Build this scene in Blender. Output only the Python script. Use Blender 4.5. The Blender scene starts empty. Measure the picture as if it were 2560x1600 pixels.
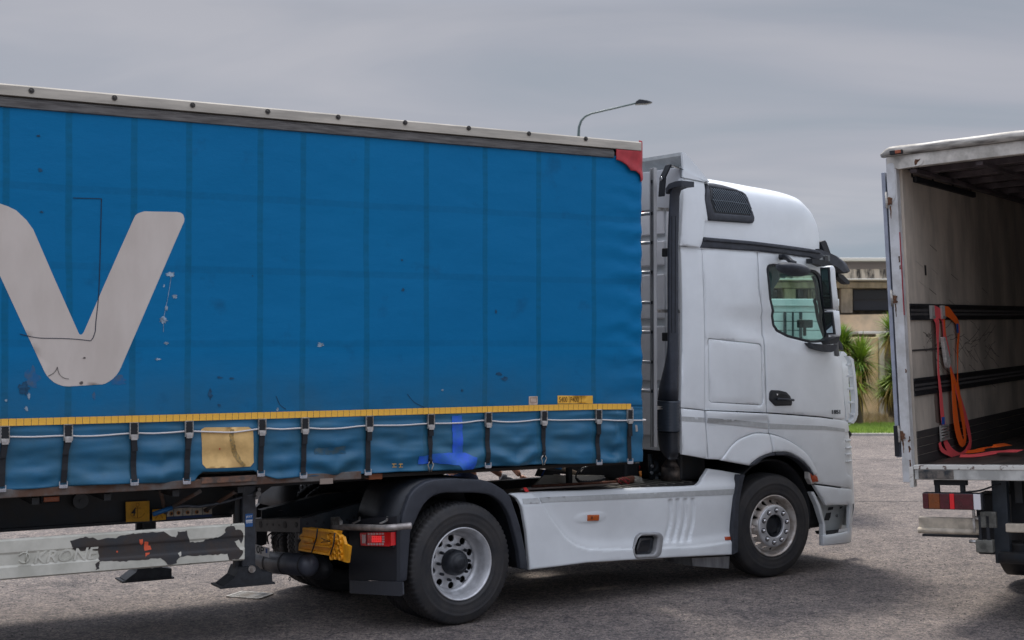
import bpy, bmesh, math, random
import numpy as np
from mathutils import Vector, Matrix, noise
from mathutils.geometry import delaunay_2d_cdt
random.seed(7)
PI = math.pi
SC = bpy.context.scene
COL = SC.collection
# ------------------------------------------------------------------ camera
FPX, CH, PITCH = 3400.0, 2.3, math.atan(62/3400.0)      # focal length in px of a 2560 px wide frame, eye height, tilt
cd = bpy.data.cameras.new('camera'); cam = bpy.data.objects.new('camera', cd); COL.objects.link(cam)
cam.location = (0, 0, CH); cam.rotation_euler = (PI/2+PITCH, 0, 0)
cd.sensor_width = 36; cd.lens = 36*FPX/2560; cd.clip_end = 2000
cd.dof.use_dof = True; cd.dof.focus_distance = 12.3; cd.dof.aperture_fstop = 3.2
SC.camera = cam
# ------------------------------------------------------------------ world and sun
SUN_DIR = Vector((.15, -.50, -1.0)).normalized()        # the way the light travels
W = bpy.data.worlds.new('World'); SC.world = W; W.use_nodes = True
nt = W.node_tree; N = nt.nodes; LK = nt.links; N.clear()
out = N.new('ShaderNodeOutputWorld'); mix = N.new('ShaderNodeMixShader')
sky = N.new('ShaderNodeTexSky'); sky.sky_type = 'NISHITA'; sky.sun_disc = False
sky.sun_elevation = math.asin(-SUN_DIR.z); sky.sun_rotation = math.atan2(-SUN_DIR.x, -SUN_DIR.y)
sky.air_density = 1.5; sky.dust_density = 3
b1 = N.new('ShaderNodeBackground'); b1.inputs[1].default_value = .09; LK.new(sky.outputs[0], b1.inputs[0])
b2 = N.new('ShaderNodeBackground'); b2.inputs[1].default_value = 1.0
tc = N.new('ShaderNodeTexCoord'); sep = N.new('ShaderNodeSeparateXYZ'); LK.new(tc.outputs['Generated'], sep.inputs[0])
def wm(op, a, b=None):
    m = N.new('ShaderNodeMath'); m.operation = op
    for i, v in enumerate((a, b)):
        if v is None: continue
        if isinstance(v, (int, float)): m.inputs[i].default_value = v
        else: LK.new(v, m.inputs[i])
    return m.outputs[0]
zc = wm('MAXIMUM', sep.outputs[2], 0.0)
dv = wm('ADD', zc, .12)
cx = N.new('ShaderNodeCombineXYZ'); LK.new(wm('DIVIDE', sep.outputs[0], dv), cx.inputs[0]); LK.new(wm('MULTIPLY', wm('DIVIDE', sep.outputs[1], dv), 1.0), cx.inputs[1])
mp = N.new('ShaderNodeMapping'); mp.inputs['Rotation'].default_value = (0, 0, .35); mp.inputs['Scale'].default_value = (.8, 1.5, 1); LK.new(cx.outputs[0], mp.inputs[0])
nz = N.new('ShaderNodeTexNoise'); nz.inputs['Scale'].default_value = .9; nz.inputs['Detail'].default_value = 5; nz.inputs['Roughness'].default_value = .5; nz.inputs['Distortion'].default_value = .5
LK.new(mp.outputs[0], nz.inputs['Vector'])
cr = N.new('ShaderNodeValToRGB'); LK.new(nz.outputs[0], cr.inputs[0])
cr.color_ramp.elements[0].position = .33; cr.color_ramp.elements[0].color = (.275, .315, .380, 1)
cr.color_ramp.elements[1].position = .66; cr.color_ramp.elements[1].color = (.405, .412, .465, 1)
e = cr.color_ramp.elements.new(.5); e.color = (.335, .355, .418, 1)
gr = N.new('ShaderNodeValToRGB'); LK.new(zc, gr.inputs[0])   # overcast sky: a bluish horizon, a brighter zenith
G = gr.color_ramp
G.elements[0].position = 0; G.elements[0].color = (.78/4, .86/4, .90/4, 1)
G.elements[1].position = 1; G.elements[1].color = (.83, .82, .81, 1)
for p_, c_ in ((.07, (.80, .84, .865)), (.13, (.84, .82, .825)), (.24, (.74, .725, .72)), (.40, (1.8, 1.78, 1.76)), (.65, (2.85, 2.82, 2.78))):
    e = G.elements.new(p_); e.color = (*[q_/4 for q_ in c_], 1)
mm = N.new('ShaderNodeMixRGB'); mm.blend_type = 'MULTIPLY'; mm.inputs[0].default_value = 1
LK.new(cr.outputs[0], mm.inputs[1]); LK.new(gr.outputs[0], mm.inputs[2]); LK.new(mm.outputs[0], b2.inputs[0]); b2.inputs[1].default_value = 4.0
mix.inputs[0].default_value = .9
LK.new(b1.outputs[0], mix.inputs[1]); LK.new(b2.outputs[0], mix.inputs[2]); LK.new(mix.outputs[0], out.inputs[0])
sl = bpy.data.lights.new('sun', 'SUN'); sl.energy = 2.7; sl.angle = math.radians(12); sl.color = (1, .94, .86)
so = bpy.data.objects.new('sun', sl); COL.objects.link(so); so.rotation_euler = SUN_DIR.to_track_quat('-Z', 'Y').to_euler()
vs = SC.view_settings; vs.view_transform = 'Standard'; vs.look = 'None'; vs.exposure = .46; vs.gamma = 1; vs.use_curve_mapping = False
SC.cycles.max_bounces = 8; SC.cycles.use_denoising = True

# ------------------------------------------------------------------ frames: measured photo points to points on a real plane
def Rz(a): return Matrix.Rotation(math.radians(a), 4, 'Z')
FR_T = Matrix.Translation((-.40, 11.19, 0)) @ Rz(37)            # tractor: x forward from the rear axle, y away from the near side, z up
FR_R = Matrix.Translation((-.032, 11.447, 0)) @ Rz(30.2)        # curtain trailer, x forward from the kingpin
FR_B = Matrix.Translation((3.349, 11.5, 0)) @ Rz(56) @ Matrix.Rotation(math.radians(-1.0), 4, 'Y') @ Matrix.Rotation(math.radians(-2.5), 4, 'X')  # box truck, leaning
def meas(M, px, py, **k):
    """point of frame M seen at (px,py) of the 2560x1600 photo lying on x=, y= or z= (number, or y=function(x,z))"""
    r = Vector(((px-1280)/FPX, math.cos(PITCH)-(800-py)/FPX*math.sin(PITCH), math.sin(PITCH)+(800-py)/FPX*math.cos(PITCH)))
    Mi = M.inverted(); c = Mi @ Vector((0, 0, CH)); d = Mi.to_3x3() @ r
    (a, v), = k.items(); i = 'xyz'.index(a)
    if callable(v):
        y = 0.0
        for _ in range(12):
            t = (y-c[1])/d[1]; q = c+d*t; y = .5*y+.5*v(q.x, q.z)
        t = (y-c[1])/d[1]; return c+d*t
    return c+d*((v-c[i])/d[i])
def T(px, py, **k): return meas(FR_T, px, py, **(k or {'y': 0.0}))
def R(px, py, **k): return meas(FR_R, px, py, **(k or {'y': 0.0}))
def B(px, py, **k): return meas(FR_B, px, py, **(k or {'x': 0.0}))
def T2(pts, y=0.0): return [(q.x, q.z) for q in (T(a, b, y=y) for a, b in pts)]
def R2(pts, y=0.0): return [(q.x, q.z) for q in (R(a, b, y=y) for a, b in pts)]

# ------------------------------------------------------------------ materials
MATS = {}
def mat(name, col, rough=.5, metal=0., var=0., vscale=6., col2=None, bump=0., bscale=60., coat=0., spec=.5, trans=0., sheen=0., stretch=None, edge=(.4, .62), emit=None):
    if name in MATS: return MATS[name]
    m = bpy.data.materials.new(name); m.use_nodes = True; t = m.node_tree; n = t.nodes; L = t.links
    p = n['Principled BSDF']; MATS[name] = m
    p.inputs['Base Color'].default_value = (*col, 1); p.inputs['Roughness'].default_value = rough; p.inputs['Metallic'].default_value = metal
    p.inputs['Coat Weight'].default_value = coat; p.inputs['Coat Roughness'].default_value = .12; p.inputs['Specular IOR Level'].default_value = spec
    p.inputs['Transmission Weight'].default_value = trans
    if emit: p.inputs['Emission Color'].default_value = (*emit[0], 1); p.inputs['Emission Strength'].default_value = emit[1]
    tc = n.new('ShaderNodeTexCoord'); vec = tc.outputs['Object']
    if stretch:
        mpn = n.new('ShaderNodeMapping'); mpn.inputs['Scale'].default_value = stretch; L.new(vec, mpn.inputs[0]); vec = mpn.outputs[0]
    if var > 0 or col2:
        a = n.new('ShaderNodeTexNoise'); a.inputs['Scale'].default_value = vscale; a.inputs['Detail'].default_value = 6; a.inputs['Roughness'].default_value = .6; L.new(vec, a.inputs['Vector'])
        rp = n.new('ShaderNodeValToRGB'); L.new(a.outputs[0], rp.inputs[0])
        c2 = col2 or tuple(c*(1-var) for c in col)
        rp.color_ramp.elements[0].position = edge[0]; rp.color_ramp.elements[0].color = (*c2, 1)
        rp.color_ramp.elements[1].position = edge[1]; rp.color_ramp.elements[1].color = (*[min(1, c*(1+var*.35)) for c in col], 1)
        L.new(rp.outputs[0], p.inputs['Base Color'])
        mr = n.new('ShaderNodeMapRange'); mr.inputs[3].default_value = min(1, rough+.12); mr.inputs[4].default_value = max(.05, rough-.05); L.new(a.outputs[0], mr.inputs[0]); L.new(mr.outputs[0], p.inputs['Roughness'])
    if bump > 0:
        b = n.new('ShaderNodeTexNoise'); b.inputs['Scale'].default_value = bscale; b.inputs['Detail'].default_value = 4; L.new(tc.outputs['Object'], b.inputs['Vector'])
        bn = n.new('ShaderNodeBump'); bn.inputs['Strength'].default_value = bump; bn.inputs['Distance'].default_value = .01; L.new(b.outputs[0], bn.inputs['Height']); L.new(bn.outputs[0], p.inputs['Normal'])
    return m
white = mat('white_paint', (.765, .80, .82), .34, var=.07, vscale=1.6, coat=.22, bump=.02, bscale=5)
white2 = mat('off_white_paint', (.66, .69, .70), .4, var=.12, vscale=9, bump=.02, bscale=12)
stripe = mat('grey_stripe_film', (.46, .475, .475), .45, var=.1, vscale=20)
gap = mat('dark_gap', (.012, .014, .018), .8)
dark = mat('dark_plastic', (.036, .041, .053), .55, var=.25, vscale=14, bump=.08, bscale=220)
dark2 = mat('black_plastic', (.011, .014, .020), .45, var=.3, vscale=10, bump=.05, bscale=90)
black = mat('matt_black', (.010, .012, .016), .6, var=.3, vscale=8)
chassis = mat('chassis_paint', (.012, .016, .021), .5, var=.35, vscale=7, col2=(.022, .020, .019), bump=.1, bscale=60)
rubber = mat('tyre_rubber', (.017, .018, .021), .62, var=.3, vscale=7, col2=(.034, .032, .032), bump=.15, bscale=120)
steel = mat('galvanised_steel', (.55, .55, .53), .42, .75, var=.3, vscale=18, col2=(.3, .27, .24))
rimm = mat('silver_rim_paint', (.62, .63, .65), .38, .55, var=.18, vscale=12)
chrome = mat('chrome', (.7, .7, .72), .15, 1.0)
alu = mat('aluminium', (.50, .465, .40), .55, .15, var=.3, vscale=3, stretch=(.6, 1, 5), col2=(.33, .31, .27), edge=(.3, .62), bump=.03, bscale=30)
alud = mat('aged_aluminium', (.17, .165, .16), .5, .4, var=.5, vscale=4, stretch=(1.2, 1, 14), col2=(.085, .08, .078), edge=(.35, .7))
rust = mat('rust', (.14, .065, .035), .9, var=.5, vscale=25, bump=.3, bscale=80)
rustgrey = mat('rusty_grey_steel', (.12, .115, .11), .75, var=.5, vscale=6, col2=(.11, .06, .04), bump=.15, bscale=60)
orange = mat('orange_lens', (.50, .10, .010), .25, coat=.5, var=.15, vscale=40)
redl = mat('red_lens', (.80, .010, .018), .2, coat=.6)
redd = mat('dark_red_lens', (.085, .006, .014), .22, coat=.5, var=.3, vscale=30)
whitel = mat('clear_lens', (.75, .74, .76), .2, coat=.5)
yellow = mat('yellow_plastic', (.72, .31, .008), .5, var=.2, vscale=14)
yreflect = mat('yellow_reflective_tape', (.97, .53, .07), .45, var=.12, vscale=9)
ypatch = mat('yellow_patch', (.70, .46, .18), .6, var=.25, vscale=6, col2=(.55, .35, .13))
orangep = mat('orange_print', (.75, .12, .03), .6)
skin = mat('skin', (.42, .20, .13), .55, var=.12, vscale=20)
denim = mat('navy_cloth', (.022, .035, .085), .85, var=.3, vscale=18, bump=.15, bscale=40)
glovem = mat('grey_glove_fabric', (.42, .41, .42), .8, var=.35, vscale=30, col2=(.22, .22, .23))
hair = mat('hair', (.03, .022, .018), .8)
webm = mat('black_webbing', (.012, .014, .018), .8, bump=.1, bscale=200)
cordm = mat('white_cord', (.66, .63, .62), .6)
strapred = mat('pink_red_webbing', (.90, .11, .12), .75, bump=.1, bscale=150)
straporg = mat('orange_webbing', (1.0, .15, .012), .7, bump=.1, bscale=150)
bluelab = mat('blue_label', (.02, .10, .38), .6)
letterm = mat('letter_print', (.61, .55, .50), .6, var=.05, vscale=1.3, stretch=(2.2, 1, .8), col2=(.555, .495, .445), bump=.03, bscale=200)
bluetape = mat('bright_blue_tape', (.015, .10, .62), .45, var=.3, vscale=14, col2=(.02, .13, .50))
redtarp = mat('red_tarp', (.46, .035, .045), .5, var=.25, vscale=7, bump=.06, bscale=50)
hosem = mat('black_hose', (.015, .017, .02), .35)
redhose = mat('red_hose', (.55, .035, .04), .4)
bluehose = mat('blue_hose', (.03, .20, .48), .5)
wood = mat('brown_wood', (.16, .06, .035), .7, var=.4, vscale=20)
bristle = mat('pale_bristles', (.45, .43, .37), .9, var=.4, vscale=60)
inkm = mat('black_ink', (.012, .012, .014), .6)
greyink = mat('dark_grey_badge', (.03, .035, .045), .35)

# ------------------------------------------------------------------ object helpers
def thing(name, label, cat, M, group=None):
    o = bpy.data.objects.new(name, None); COL.objects.link(o); o.matrix_world = M; o['label'] = label; o['category'] = cat; o.empty_display_size = .3
    if group: o['group'] = group
    return o
def tag(o, label, cat, group=None):
    o['label'] = label; o['category'] = cat
    if group: o['group'] = group
    return o
def link(name, me, m, parent=None, loc=None, rot=None):
    o = bpy.data.objects.new(name, me); COL.objects.link(o)
    if m is not None and not me.materials: me.materials.append(m)
    if parent is not None: o.parent = parent
    if loc is not None: o.location = loc
    if rot is not None: o.rotation_euler = rot
    return o
def twin(o, loc=None, rot=None, parent=None):
    c = o.copy(); COL.objects.link(c); c.parent = parent or o.parent
    if loc is not None: c.location = loc
    if rot is not None: c.rotation_euler = rot
    return c
class MB:
    def __init__(s): s.v = []; s.f = []; s.sm = []
    def add(s, vs, fs, smooth=False):
        k = len(s.v); s.v += [tuple(v) for v in vs]; s.f += [tuple(i+k for i in f) for f in fs]; s.sm += [smooth]*len(fs); return s
    def box(s, a, b, M=None, bev=0):
        x0, y0, z0 = a; x1, y1, z1 = b
        if bev <= 0:
            vs = [(x, y, z) for x in (x0, x1) for y in (y0, y1) for z in (z0, z1)]
            fs = [(0, 1, 3, 2), (4, 6, 7, 5), (0, 4, 5, 1), (2, 3, 7, 6), (0, 2, 6, 4), (1, 5, 7, 3)]
        else:
            bm = bmesh.new(); bmesh.ops.create_cube(bm, size=1)
            for v in bm.verts: v.co = Vector(((x0+x1)/2+v.co.x*(x1-x0), (y0+y1)/2+v.co.y*(y1-y0), (z0+z1)/2+v.co.z*(z1-z0)))
            bmesh.ops.bevel(bm, geom=bm.edges[:], offset=bev, segments=2, affect='EDGES', profile=.5)
            bm.verts.index_update(); vs = [v.co.copy() for v in bm.verts]; fs = [[v.index for v in f.verts] for f in bm.faces]; bm.free()
        if M is not None: vs = [M @ Vector(v) for v in vs]
        return s.add(vs, fs)
    def cyl(s, p0, p1, r0, r1=None, n=16, caps=True, smooth=True):
        r1 = r0 if r1 is None else r1; p0 = Vector(p0); p1 = Vector(p1); d = (p1-p0).normalized()
        u = d.orthogonal().normalized(); w = d.cross(u)
        vs = [p+(u*math.cos(2*PI*i/n)+w*math.sin(2*PI*i/n))*r for p, r in ((p0, r0), (p1, r1)) for i in range(n)]
        s.add(vs, [(i, (i+1) % n, n+(i+1) % n, n+i) for i in range(n)], smooth)
        if caps: k = len(s.v)-2*n; s.f += [tuple(k+i for i in reversed(range(n))), tuple(k+n+i for i in range(n))]; s.sm += [False]*2
        return s
    def tube(s, pts, r, n=8, sc=None, caps=True):
        pts = [Vector(p) for p in pts]; rings = []; u = None
        for i, p in enumerate(pts):
            d = (pts[min(i+1, len(pts)-1)]-pts[max(i-1, 0)]).normalized()
            u = d.orthogonal().normalized() if u is None else (u-d*u.dot(d)).normalized()
            w = d.cross(u); rr = r(i/(len(pts)-1)) if callable(r) else r
            rings.append([p+(u*math.cos(2*PI*j/n)+w*math.sin(2*PI*j/n))*rr for j in range(n)])
        return s.loft(rings, caps=caps)
    def loft(s, rings, caps=True, closed=True, smooth=True):
        n = len(rings[0]); k = len(s.v); s.v += [tuple(v) for g in rings for v in g]
        for a in range(len(rings)-1):
            for j in range(n if closed else n-1):
                s.f.append((k+a*n+j, k+a*n+(j+1) % n, k+(a+1)*n+(j+1) % n, k+(a+1)*n+j)); s.sm.append(smooth)
        if caps: s.f += [tuple(k+j for j in reversed(range(n))), tuple(k+(len(rings)-1)*n+j for j in range(n))]; s.sm += [False]*2
        return s
    def prism(s, poly, y0, y1, axis='y', M=None):
        n = len(poly)
        def P(a, b, c): return {'y': (a, c, b), 'x': (c, a, b), 'z': (a, b, c)}[axis]
        vs = [P(a, b, y0) for a, b in poly]+[P(a, b, y1) for a, b in poly]
        if M is not None: vs = [M @ Vector(v) for v in vs]
        fs = [tuple(range(n)), tuple(reversed(range(n, 2*n)))]+[(i, i+n, (i+1) % n+n, (i+1) % n) for i in range(n)]
        return s.add(vs, fs)
    def strip(s, pts, width, thick):           # a flat band through pts; width = vector (or list), thick = vector
        w = width if isinstance(width, list) else [width]*len(pts); th = Vector(thick)
        rings = [[Vector(p)-Vector(w[i])/2, Vector(p)+Vector(w[i])/2, Vector(p)+Vector(w[i])/2+th, Vector(p)-Vector(w[i])/2+th] for i, p in enumerate(pts)]
        return s.loft(rings, smooth=False)
    def lathe(s, prof, n=48, rf=None, M=None):  # profile of (y, r) round the y axis
        rings = []
        for i in range(n):
            a = 2*PI*i/n; g = []
            for j, (y, r) in enumerate(prof):
                r2 = rf(j, i, r) if rf else r
                g.append(Vector((r2*math.cos(a), y, r2*math.sin(a))))
            rings.append([M @ v for v in g] if M is not None else g)
        k = len(s.v); m = len(prof); s.v += [tuple(v) for g in rings for v in g]
        for i in range(n):
            for j in range(m-1):
                i2 = (i+1) % n; s.f.append((k+i*m+j, k+i*m+j+1, k+i2*m+j+1, k+i2*m+j)); s.sm.append(True)
        return s
    def mesh(s, name):
        me = bpy.data.meshes.new(name); me.from_pydata([tuple(v) for v in s.v], [], s.f)
        me.polygons.foreach_set('use_smooth', s.sm); me.update()
        bm = bmesh.new(); bm.from_mesh(me); bmesh.ops.recalc_face_normals(bm, faces=bm.faces[:]); bm.to_mesh(me); bm.free()
        return me
    def build(s, name, m, parent=None, loc=None, rot=None, stuff=False):
        o = link(name, s.mesh(name), m, parent, loc, rot)
        if stuff: o['kind'] = 'stuff'
        return o
def inside(P, poly):
    x, y = P[:, 0], P[:, 1]; c = np.zeros(len(P), bool); n = len(poly)
    for i in range(n):
        x0, y0 = poly[i]; x1, y1 = poly[(i+1) % n]
        if y0 == y1: continue
        k = ((y0 > y) != (y1 > y)) & (x < (x1-x0)*(y-y0)/(y1-y0)+x0); c ^= k
    return c
def pdist(P, poly):
    d = np.full(len(P), 1e9); n = len(poly)
    for i in range(n):
        a = np.array(poly[i]); b = np.array(poly[(i+1) % n]); ab = b-a; L2 = max(ab @ ab, 1e-12)
        t = np.clip(((P-a) @ ab)/L2, 0, 1); q = a+t[:, None]*ab; d = np.minimum(d, np.hypot(*(P-q).T))
    return d
def rnd(poly, r=.02, k=4):                       # round the corners of a polygon
    o = []; n = len(poly)
    for i in range(n):
        p = Vector(poly[i]); a = Vector(poly[i-1])-p; b = Vector(poly[(i+1) % n])-p
        q = min(r, a.length*.45, b.length*.45); a = p+a.normalized()*q; b = p+b.normalized()*q
        for j in range(k+1):
            t = j/k; w = a*(1-t)**2+p*2*t*(1-t)+b*t*t; o.append((w.x, w.y))
    return o
def dens(poly, res):
    o = []
    for i in range(len(poly)):
        a = poly[i]; b = poly[(i+1) % len(poly)]; L = math.hypot(b[0]-a[0], b[1]-a[1]); k = max(1, int(math.ceil(L/res)))
        for j in range(k): o.append((a[0]+(b[0]-a[0])*j/k, a[1]+(b[1]-a[1])*j/k))
    return o
def smoothpoly(pts, k=6, closed=False):          # Catmull-Rom through points
    o = []; n = len(pts); P = [Vector(p) for p in pts]
    for i in range(n if closed else n-1):
        p0 = P[i-1] if (closed or i > 0) else P[i]; p1 = P[i]; p2 = P[(i+1) % n]; p3 = P[(i+2) % n] if (closed or i+2 < n) else p2
        for j in range(k):
            t = j/k; o.append(tuple(.5*((2*p1)+(p2-p0)*t+(2*p0-5*p1+4*p2-p3)*t*t+(3*p1-p0-3*p2+p3)*t**3)))
    if not closed: o.append(tuple(P[-1]))
    return o
def panel(name, poly, m, parent, yf=0.0, thick=.02, bev=.006, res=.08, holes=(), gapw=0., relief=None, lines=(), loc=None):
    """curved sheet-metal panel: outline in (x,z), lying at y=yf(x,z), rolled edges, real thickness"""
    Y = yf if callable(yf) else (lambda x, z: yf)
    poly = dens(poly, res); holes = [dens(h, res) for h in holes]
    loops = [poly]+holes; pts = []; edges = []; rng = []
    for lp in loops:
        k = len(pts); pts += lp; n = len(lp); edges += [(k+i, k+(i+1) % n) for i in range(n)]; rng.append((k, n))
    A = np.array(poly); x0, z0 = A.min(0); x1, z1 = A.max(0)
    gx, gz = np.meshgrid(np.arange(x0+res*.5, x1, res), np.arange(z0+res*.5, z1, res)); cand = [np.c_[gx.ravel(), gz.ravel()]]
    ext = []
    for lp in loops:
        L = np.array(lp); nx = np.roll(L, -1, 0)-np.roll(L, 1, 0); ln = np.hypot(*nx.T)+1e-9; nn = np.c_[-nx[:, 1], nx[:, 0]]/ln[:, None]
        for d in (bev*.3, bev):
            for sgn in (1, -1): ext.append((d, L+nn*d*sgn))
    keep = []
    def ok(P, d):
        q = inside(P, poly)
        for h in holes: q &= ~inside(P, h)
        dd = pdist(P, poly)
        for h in holes: dd = np.minimum(dd, pdist(P, h))
        return P[q & (dd > d)]
    for d, P in ext:
        if bev > 0: keep.append(ok(P, d*.93))
    keep.append(ok(cand[0], max(bev*1.6, res*.3)))
    for ln_ in lines:
        q = np.array(ln_); keep.append(ok(q, max(bev*1.3, .004)))
    allp = [Vector(p) for p in pts]+[Vector(p) for a in keep for p in a]
    rv, re_, rf_, ov, _, _ = delaunay_2d_cdt(allp, edges, [], 0, 1e-6)
    V = np.array([(v.x, v.y) for v in rv]); tri = [f for f in rf_ if len(f) == 3]
    C = np.array([V[list(f)].mean(0) for f in tri]); q = inside(C, poly)
    for h in holes: q &= ~inside(C, h)
    tri = [f for f, k in zip(tri, q) if k]
    D = pdist(V, poly)
    for h in holes: D = np.minimum(D, pdist(V, h))
    vs = []
    for i, (x, z) in enumerate(V):
        y = Y(x, z)
        if bev > 0 and D[i] < bev: y += bev*(1-math.sqrt(max(0, 1-(1-D[i]/bev)**2)))
        if relief: y += relief(x, z)
        vs.append((x, y, z))
    fs = []
    for a, b, c in tri:
        ax, az = V[b]-V[a]; bx, bz = V[c]-V[a]
        fs.append((a, b, c) if ax*bz-az*bx > 0 else (a, c, b))
    sm = [True]*len(fs)
    from collections import Counter
    cnt = Counter()
    for a, b, c in fs:
        for e_ in ((a, b), (b, c), (c, a)): cnt[e_] += 1
    bd = [e_ for e_ in cnt if (e_[1], e_[0]) not in cnt]; mp_ = {}
    n0 = len(vs)
    for a, b in bd:
        for k in (a, b):
            if k not in mp_:
                x, y, z = vs[k]; mp_[k] = len(vs); vs.append((x, y, z)); vs.append((x, y+thick, z))
        fs.append((mp_[a], mp_[a]+1, mp_[b]+1, mp_[b])); sm.append(False)
    me = bpy.data.meshes.new(name); me.from_pydata(vs, [], fs); me.polygons.foreach_set('use_smooth', sm); me.update()
    return link(name, me, m, parent, loc)
def text_mesh(s, size, ext=.001, shear=0., bold=0.):
    cu = bpy.data.curves.new('txt', 'FONT'); cu.body = s; cu.size = size; cu.extrude = ext; cu.shear = shear; cu.offset = bold; cu.resolution_u = 3
    o = bpy.data.objects.new('txt', cu); COL.objects.link(o); dg = bpy.context.evaluated_depsgraph_get(); me = bpy.data.meshes.new_from_object(o.evaluated_get(dg))
    bpy.data.objects.remove(o); bpy.data.curves.remove(cu); return me
def text(name, s, m, parent, x0, z0, size, y, width=None, ext=.001, shear=0., bold=0., slope=0., hgt=None):
    """lettering standing on the plane y (facing -y), left bottom at x0,z0"""
    me = text_mesh(s, size, ext, shear, bold); xs = [v.co.x for v in me.vertices]; a = min(xs); w = max(xs)-a; k = (width/w) if width else 1
    ys = [v.co.y for v in me.vertices]; k2 = hgt/(max(ys)-min(ys)) if hgt else 1; b = min(ys)
    Y = y if callable(y) else (lambda x, z: y)
    for v in me.vertices:
        X = x0+(v.co.x-a)*k; Z = z0+(v.co.y-b)*k2+(X-x0)*slope; v.co = Vector((X, Y(X, Z)-v.co.z, Z))
    me.update(); me.materials.clear(); return link(name, me, m, parent)
def jag(poly, amp, step):                        # torn edge
    o = []
    for p in dens(poly, step): o.append((p[0]+random.uniform(-amp, amp), p[1]+random.uniform(-amp, amp)))
    return o
# ================================================================== GROUND AND BACKDROP
def ground_mat():
    m = bpy.data.materials.new('asphalt'); m.use_nodes = True; t = m.node_tree; n = t.nodes; L = t.links; p = n['Principled BSDF']
    tc = n.new('ShaderNodeTexCoord')
    def nz(sc, d=4, r=.6): a = n.new('ShaderNodeTexNoise'); a.inputs['Scale'].default_value = sc; a.inputs['Detail'].default_value = d; a.inputs['Roughness'].default_value = r; L.new(tc.outputs['Object'], a.inputs['Vector']); return a
    def ramp(src, els):
        c = n.new('ShaderNodeValToRGB'); L.new(src, c.inputs[0]); c.color_ramp.elements[0].position = els[0][0]; c.color_ramp.elements[0].color = (*els[0][1], 1); c.color_ramp.elements[1].position = els[-1][0]; c.color_ramp.elements[1].color = (*els[-1][1], 1)
        for q in els[1:-1]: e = c.color_ramp.elements.new(q[0]); e.color = (*q[1], 1)
        return c.outputs[0]
    def mx(a, b, f=1., mode='MULTIPLY'):
        k = n.new('ShaderNodeMixRGB'); k.blend_type = mode
        if isinstance(f, float): k.inputs[0].default_value = f
        else: L.new(f, k.inputs[0])
        L.new(a, k.inputs[1]); L.new(b, k.inputs[2]); return k.outputs[0]
    big = ramp(nz(.45, 5).outputs[0], ((.3, (.145, .128, .124)), (.5, (.182, .162, .155)), (.72, (.225, .202, .190))))
    mid = ramp(nz(3.2, 6, .7).outputs[0], ((.33, (.62, .62, .64)), (.55, (1, 1, 1)), (.75, (1.16, 1.14, 1.12))))
    vo = n.new('ShaderNodeTexVoronoi'); vo.inputs['Scale'].default_value = 75; L.new(tc.outputs['Object'], vo.inputs['Vector'])
    st = ramp(vo.outputs['Color'], ((.12, (.36, .37, .40)), (.5, (1, .98, .97)), (.9, (1.65, 1.58, 1.5))))
    fine = ramp(nz(260, 3, .8).outputs[0], ((.3, (.55, .55, .55)), (.7, (1.4, 1.38, 1.35))))
    oil = ramp(nz(1.1, 3, .4).outputs[0], ((.24, (.62, .63, .66)), (.36, (1, 1, 1))))
    vo2 = n.new('ShaderNodeTexVoronoi'); vo2.inputs['Scale'].default_value = 28; L.new(tc.outputs['Object'], vo2.inputs['Vector']); st2 = ramp(vo2.outputs['Color'], ((.10, (.55, .55, .58)), (.45, (1, .99, .98)), (.95, (1.3, 1.25, 1.18))))
    pits = ramp(nz(38, 2, .5).outputs[0], ((.30, (.30, .31, .34)), (.37, (1, 1, 1))))
    L.new(mx(mx(mx(mx(mx(mx(big, mid), st), fine), oil), st2), pits), p.inputs['Base Color']); p.inputs['Roughness'].default_value = .85
    mt = n.new('ShaderNodeMath'); mt.operation = 'ADD'; L.new(vo.outputs['Distance'], mt.inputs[0]); L.new(nz(130, 3).outputs[0], mt.inputs[1])
    b = n.new('ShaderNodeBump'); b.inputs['Strength'].default_value = .8; b.inputs['Distance'].default_value = .014; L.new(mt.outputs[0], b.inputs['Height']); L.new(b.outputs[0], p.inputs['Normal'])
    return m
MB().add([(-700, -60, 0), (700, -60, 0), (700, 1300, 0), (-700, 1300, 0)], [(0, 1, 2, 3)]).build('asphalt_ground', ground_mat())['kind'] = 'structure'
# long tar cracks in the yard
ckm = mat('tar_crack', (.11, .105, .105), .8)
c = MB()
for pts in ([(4.0, 20.2, 0), (5.5, 20.0, 0), (6.4, 20.15, 0)], [(5.6, 27.5, 0), (7.5, 27.2, 0), (8.2, 27.4, 0)]):
    q = smoothpoly([(a+random.uniform(-.1, .1), b) for a, b, _ in pts], 14)
    q = [(a, b+random.uniform(-.03, .03), .002) for a, b in q]
    c.strip(q, (0, .03, 0), (0, 0, .002))
c.build('pavement_cracks', ckm, stuff=True)
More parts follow.
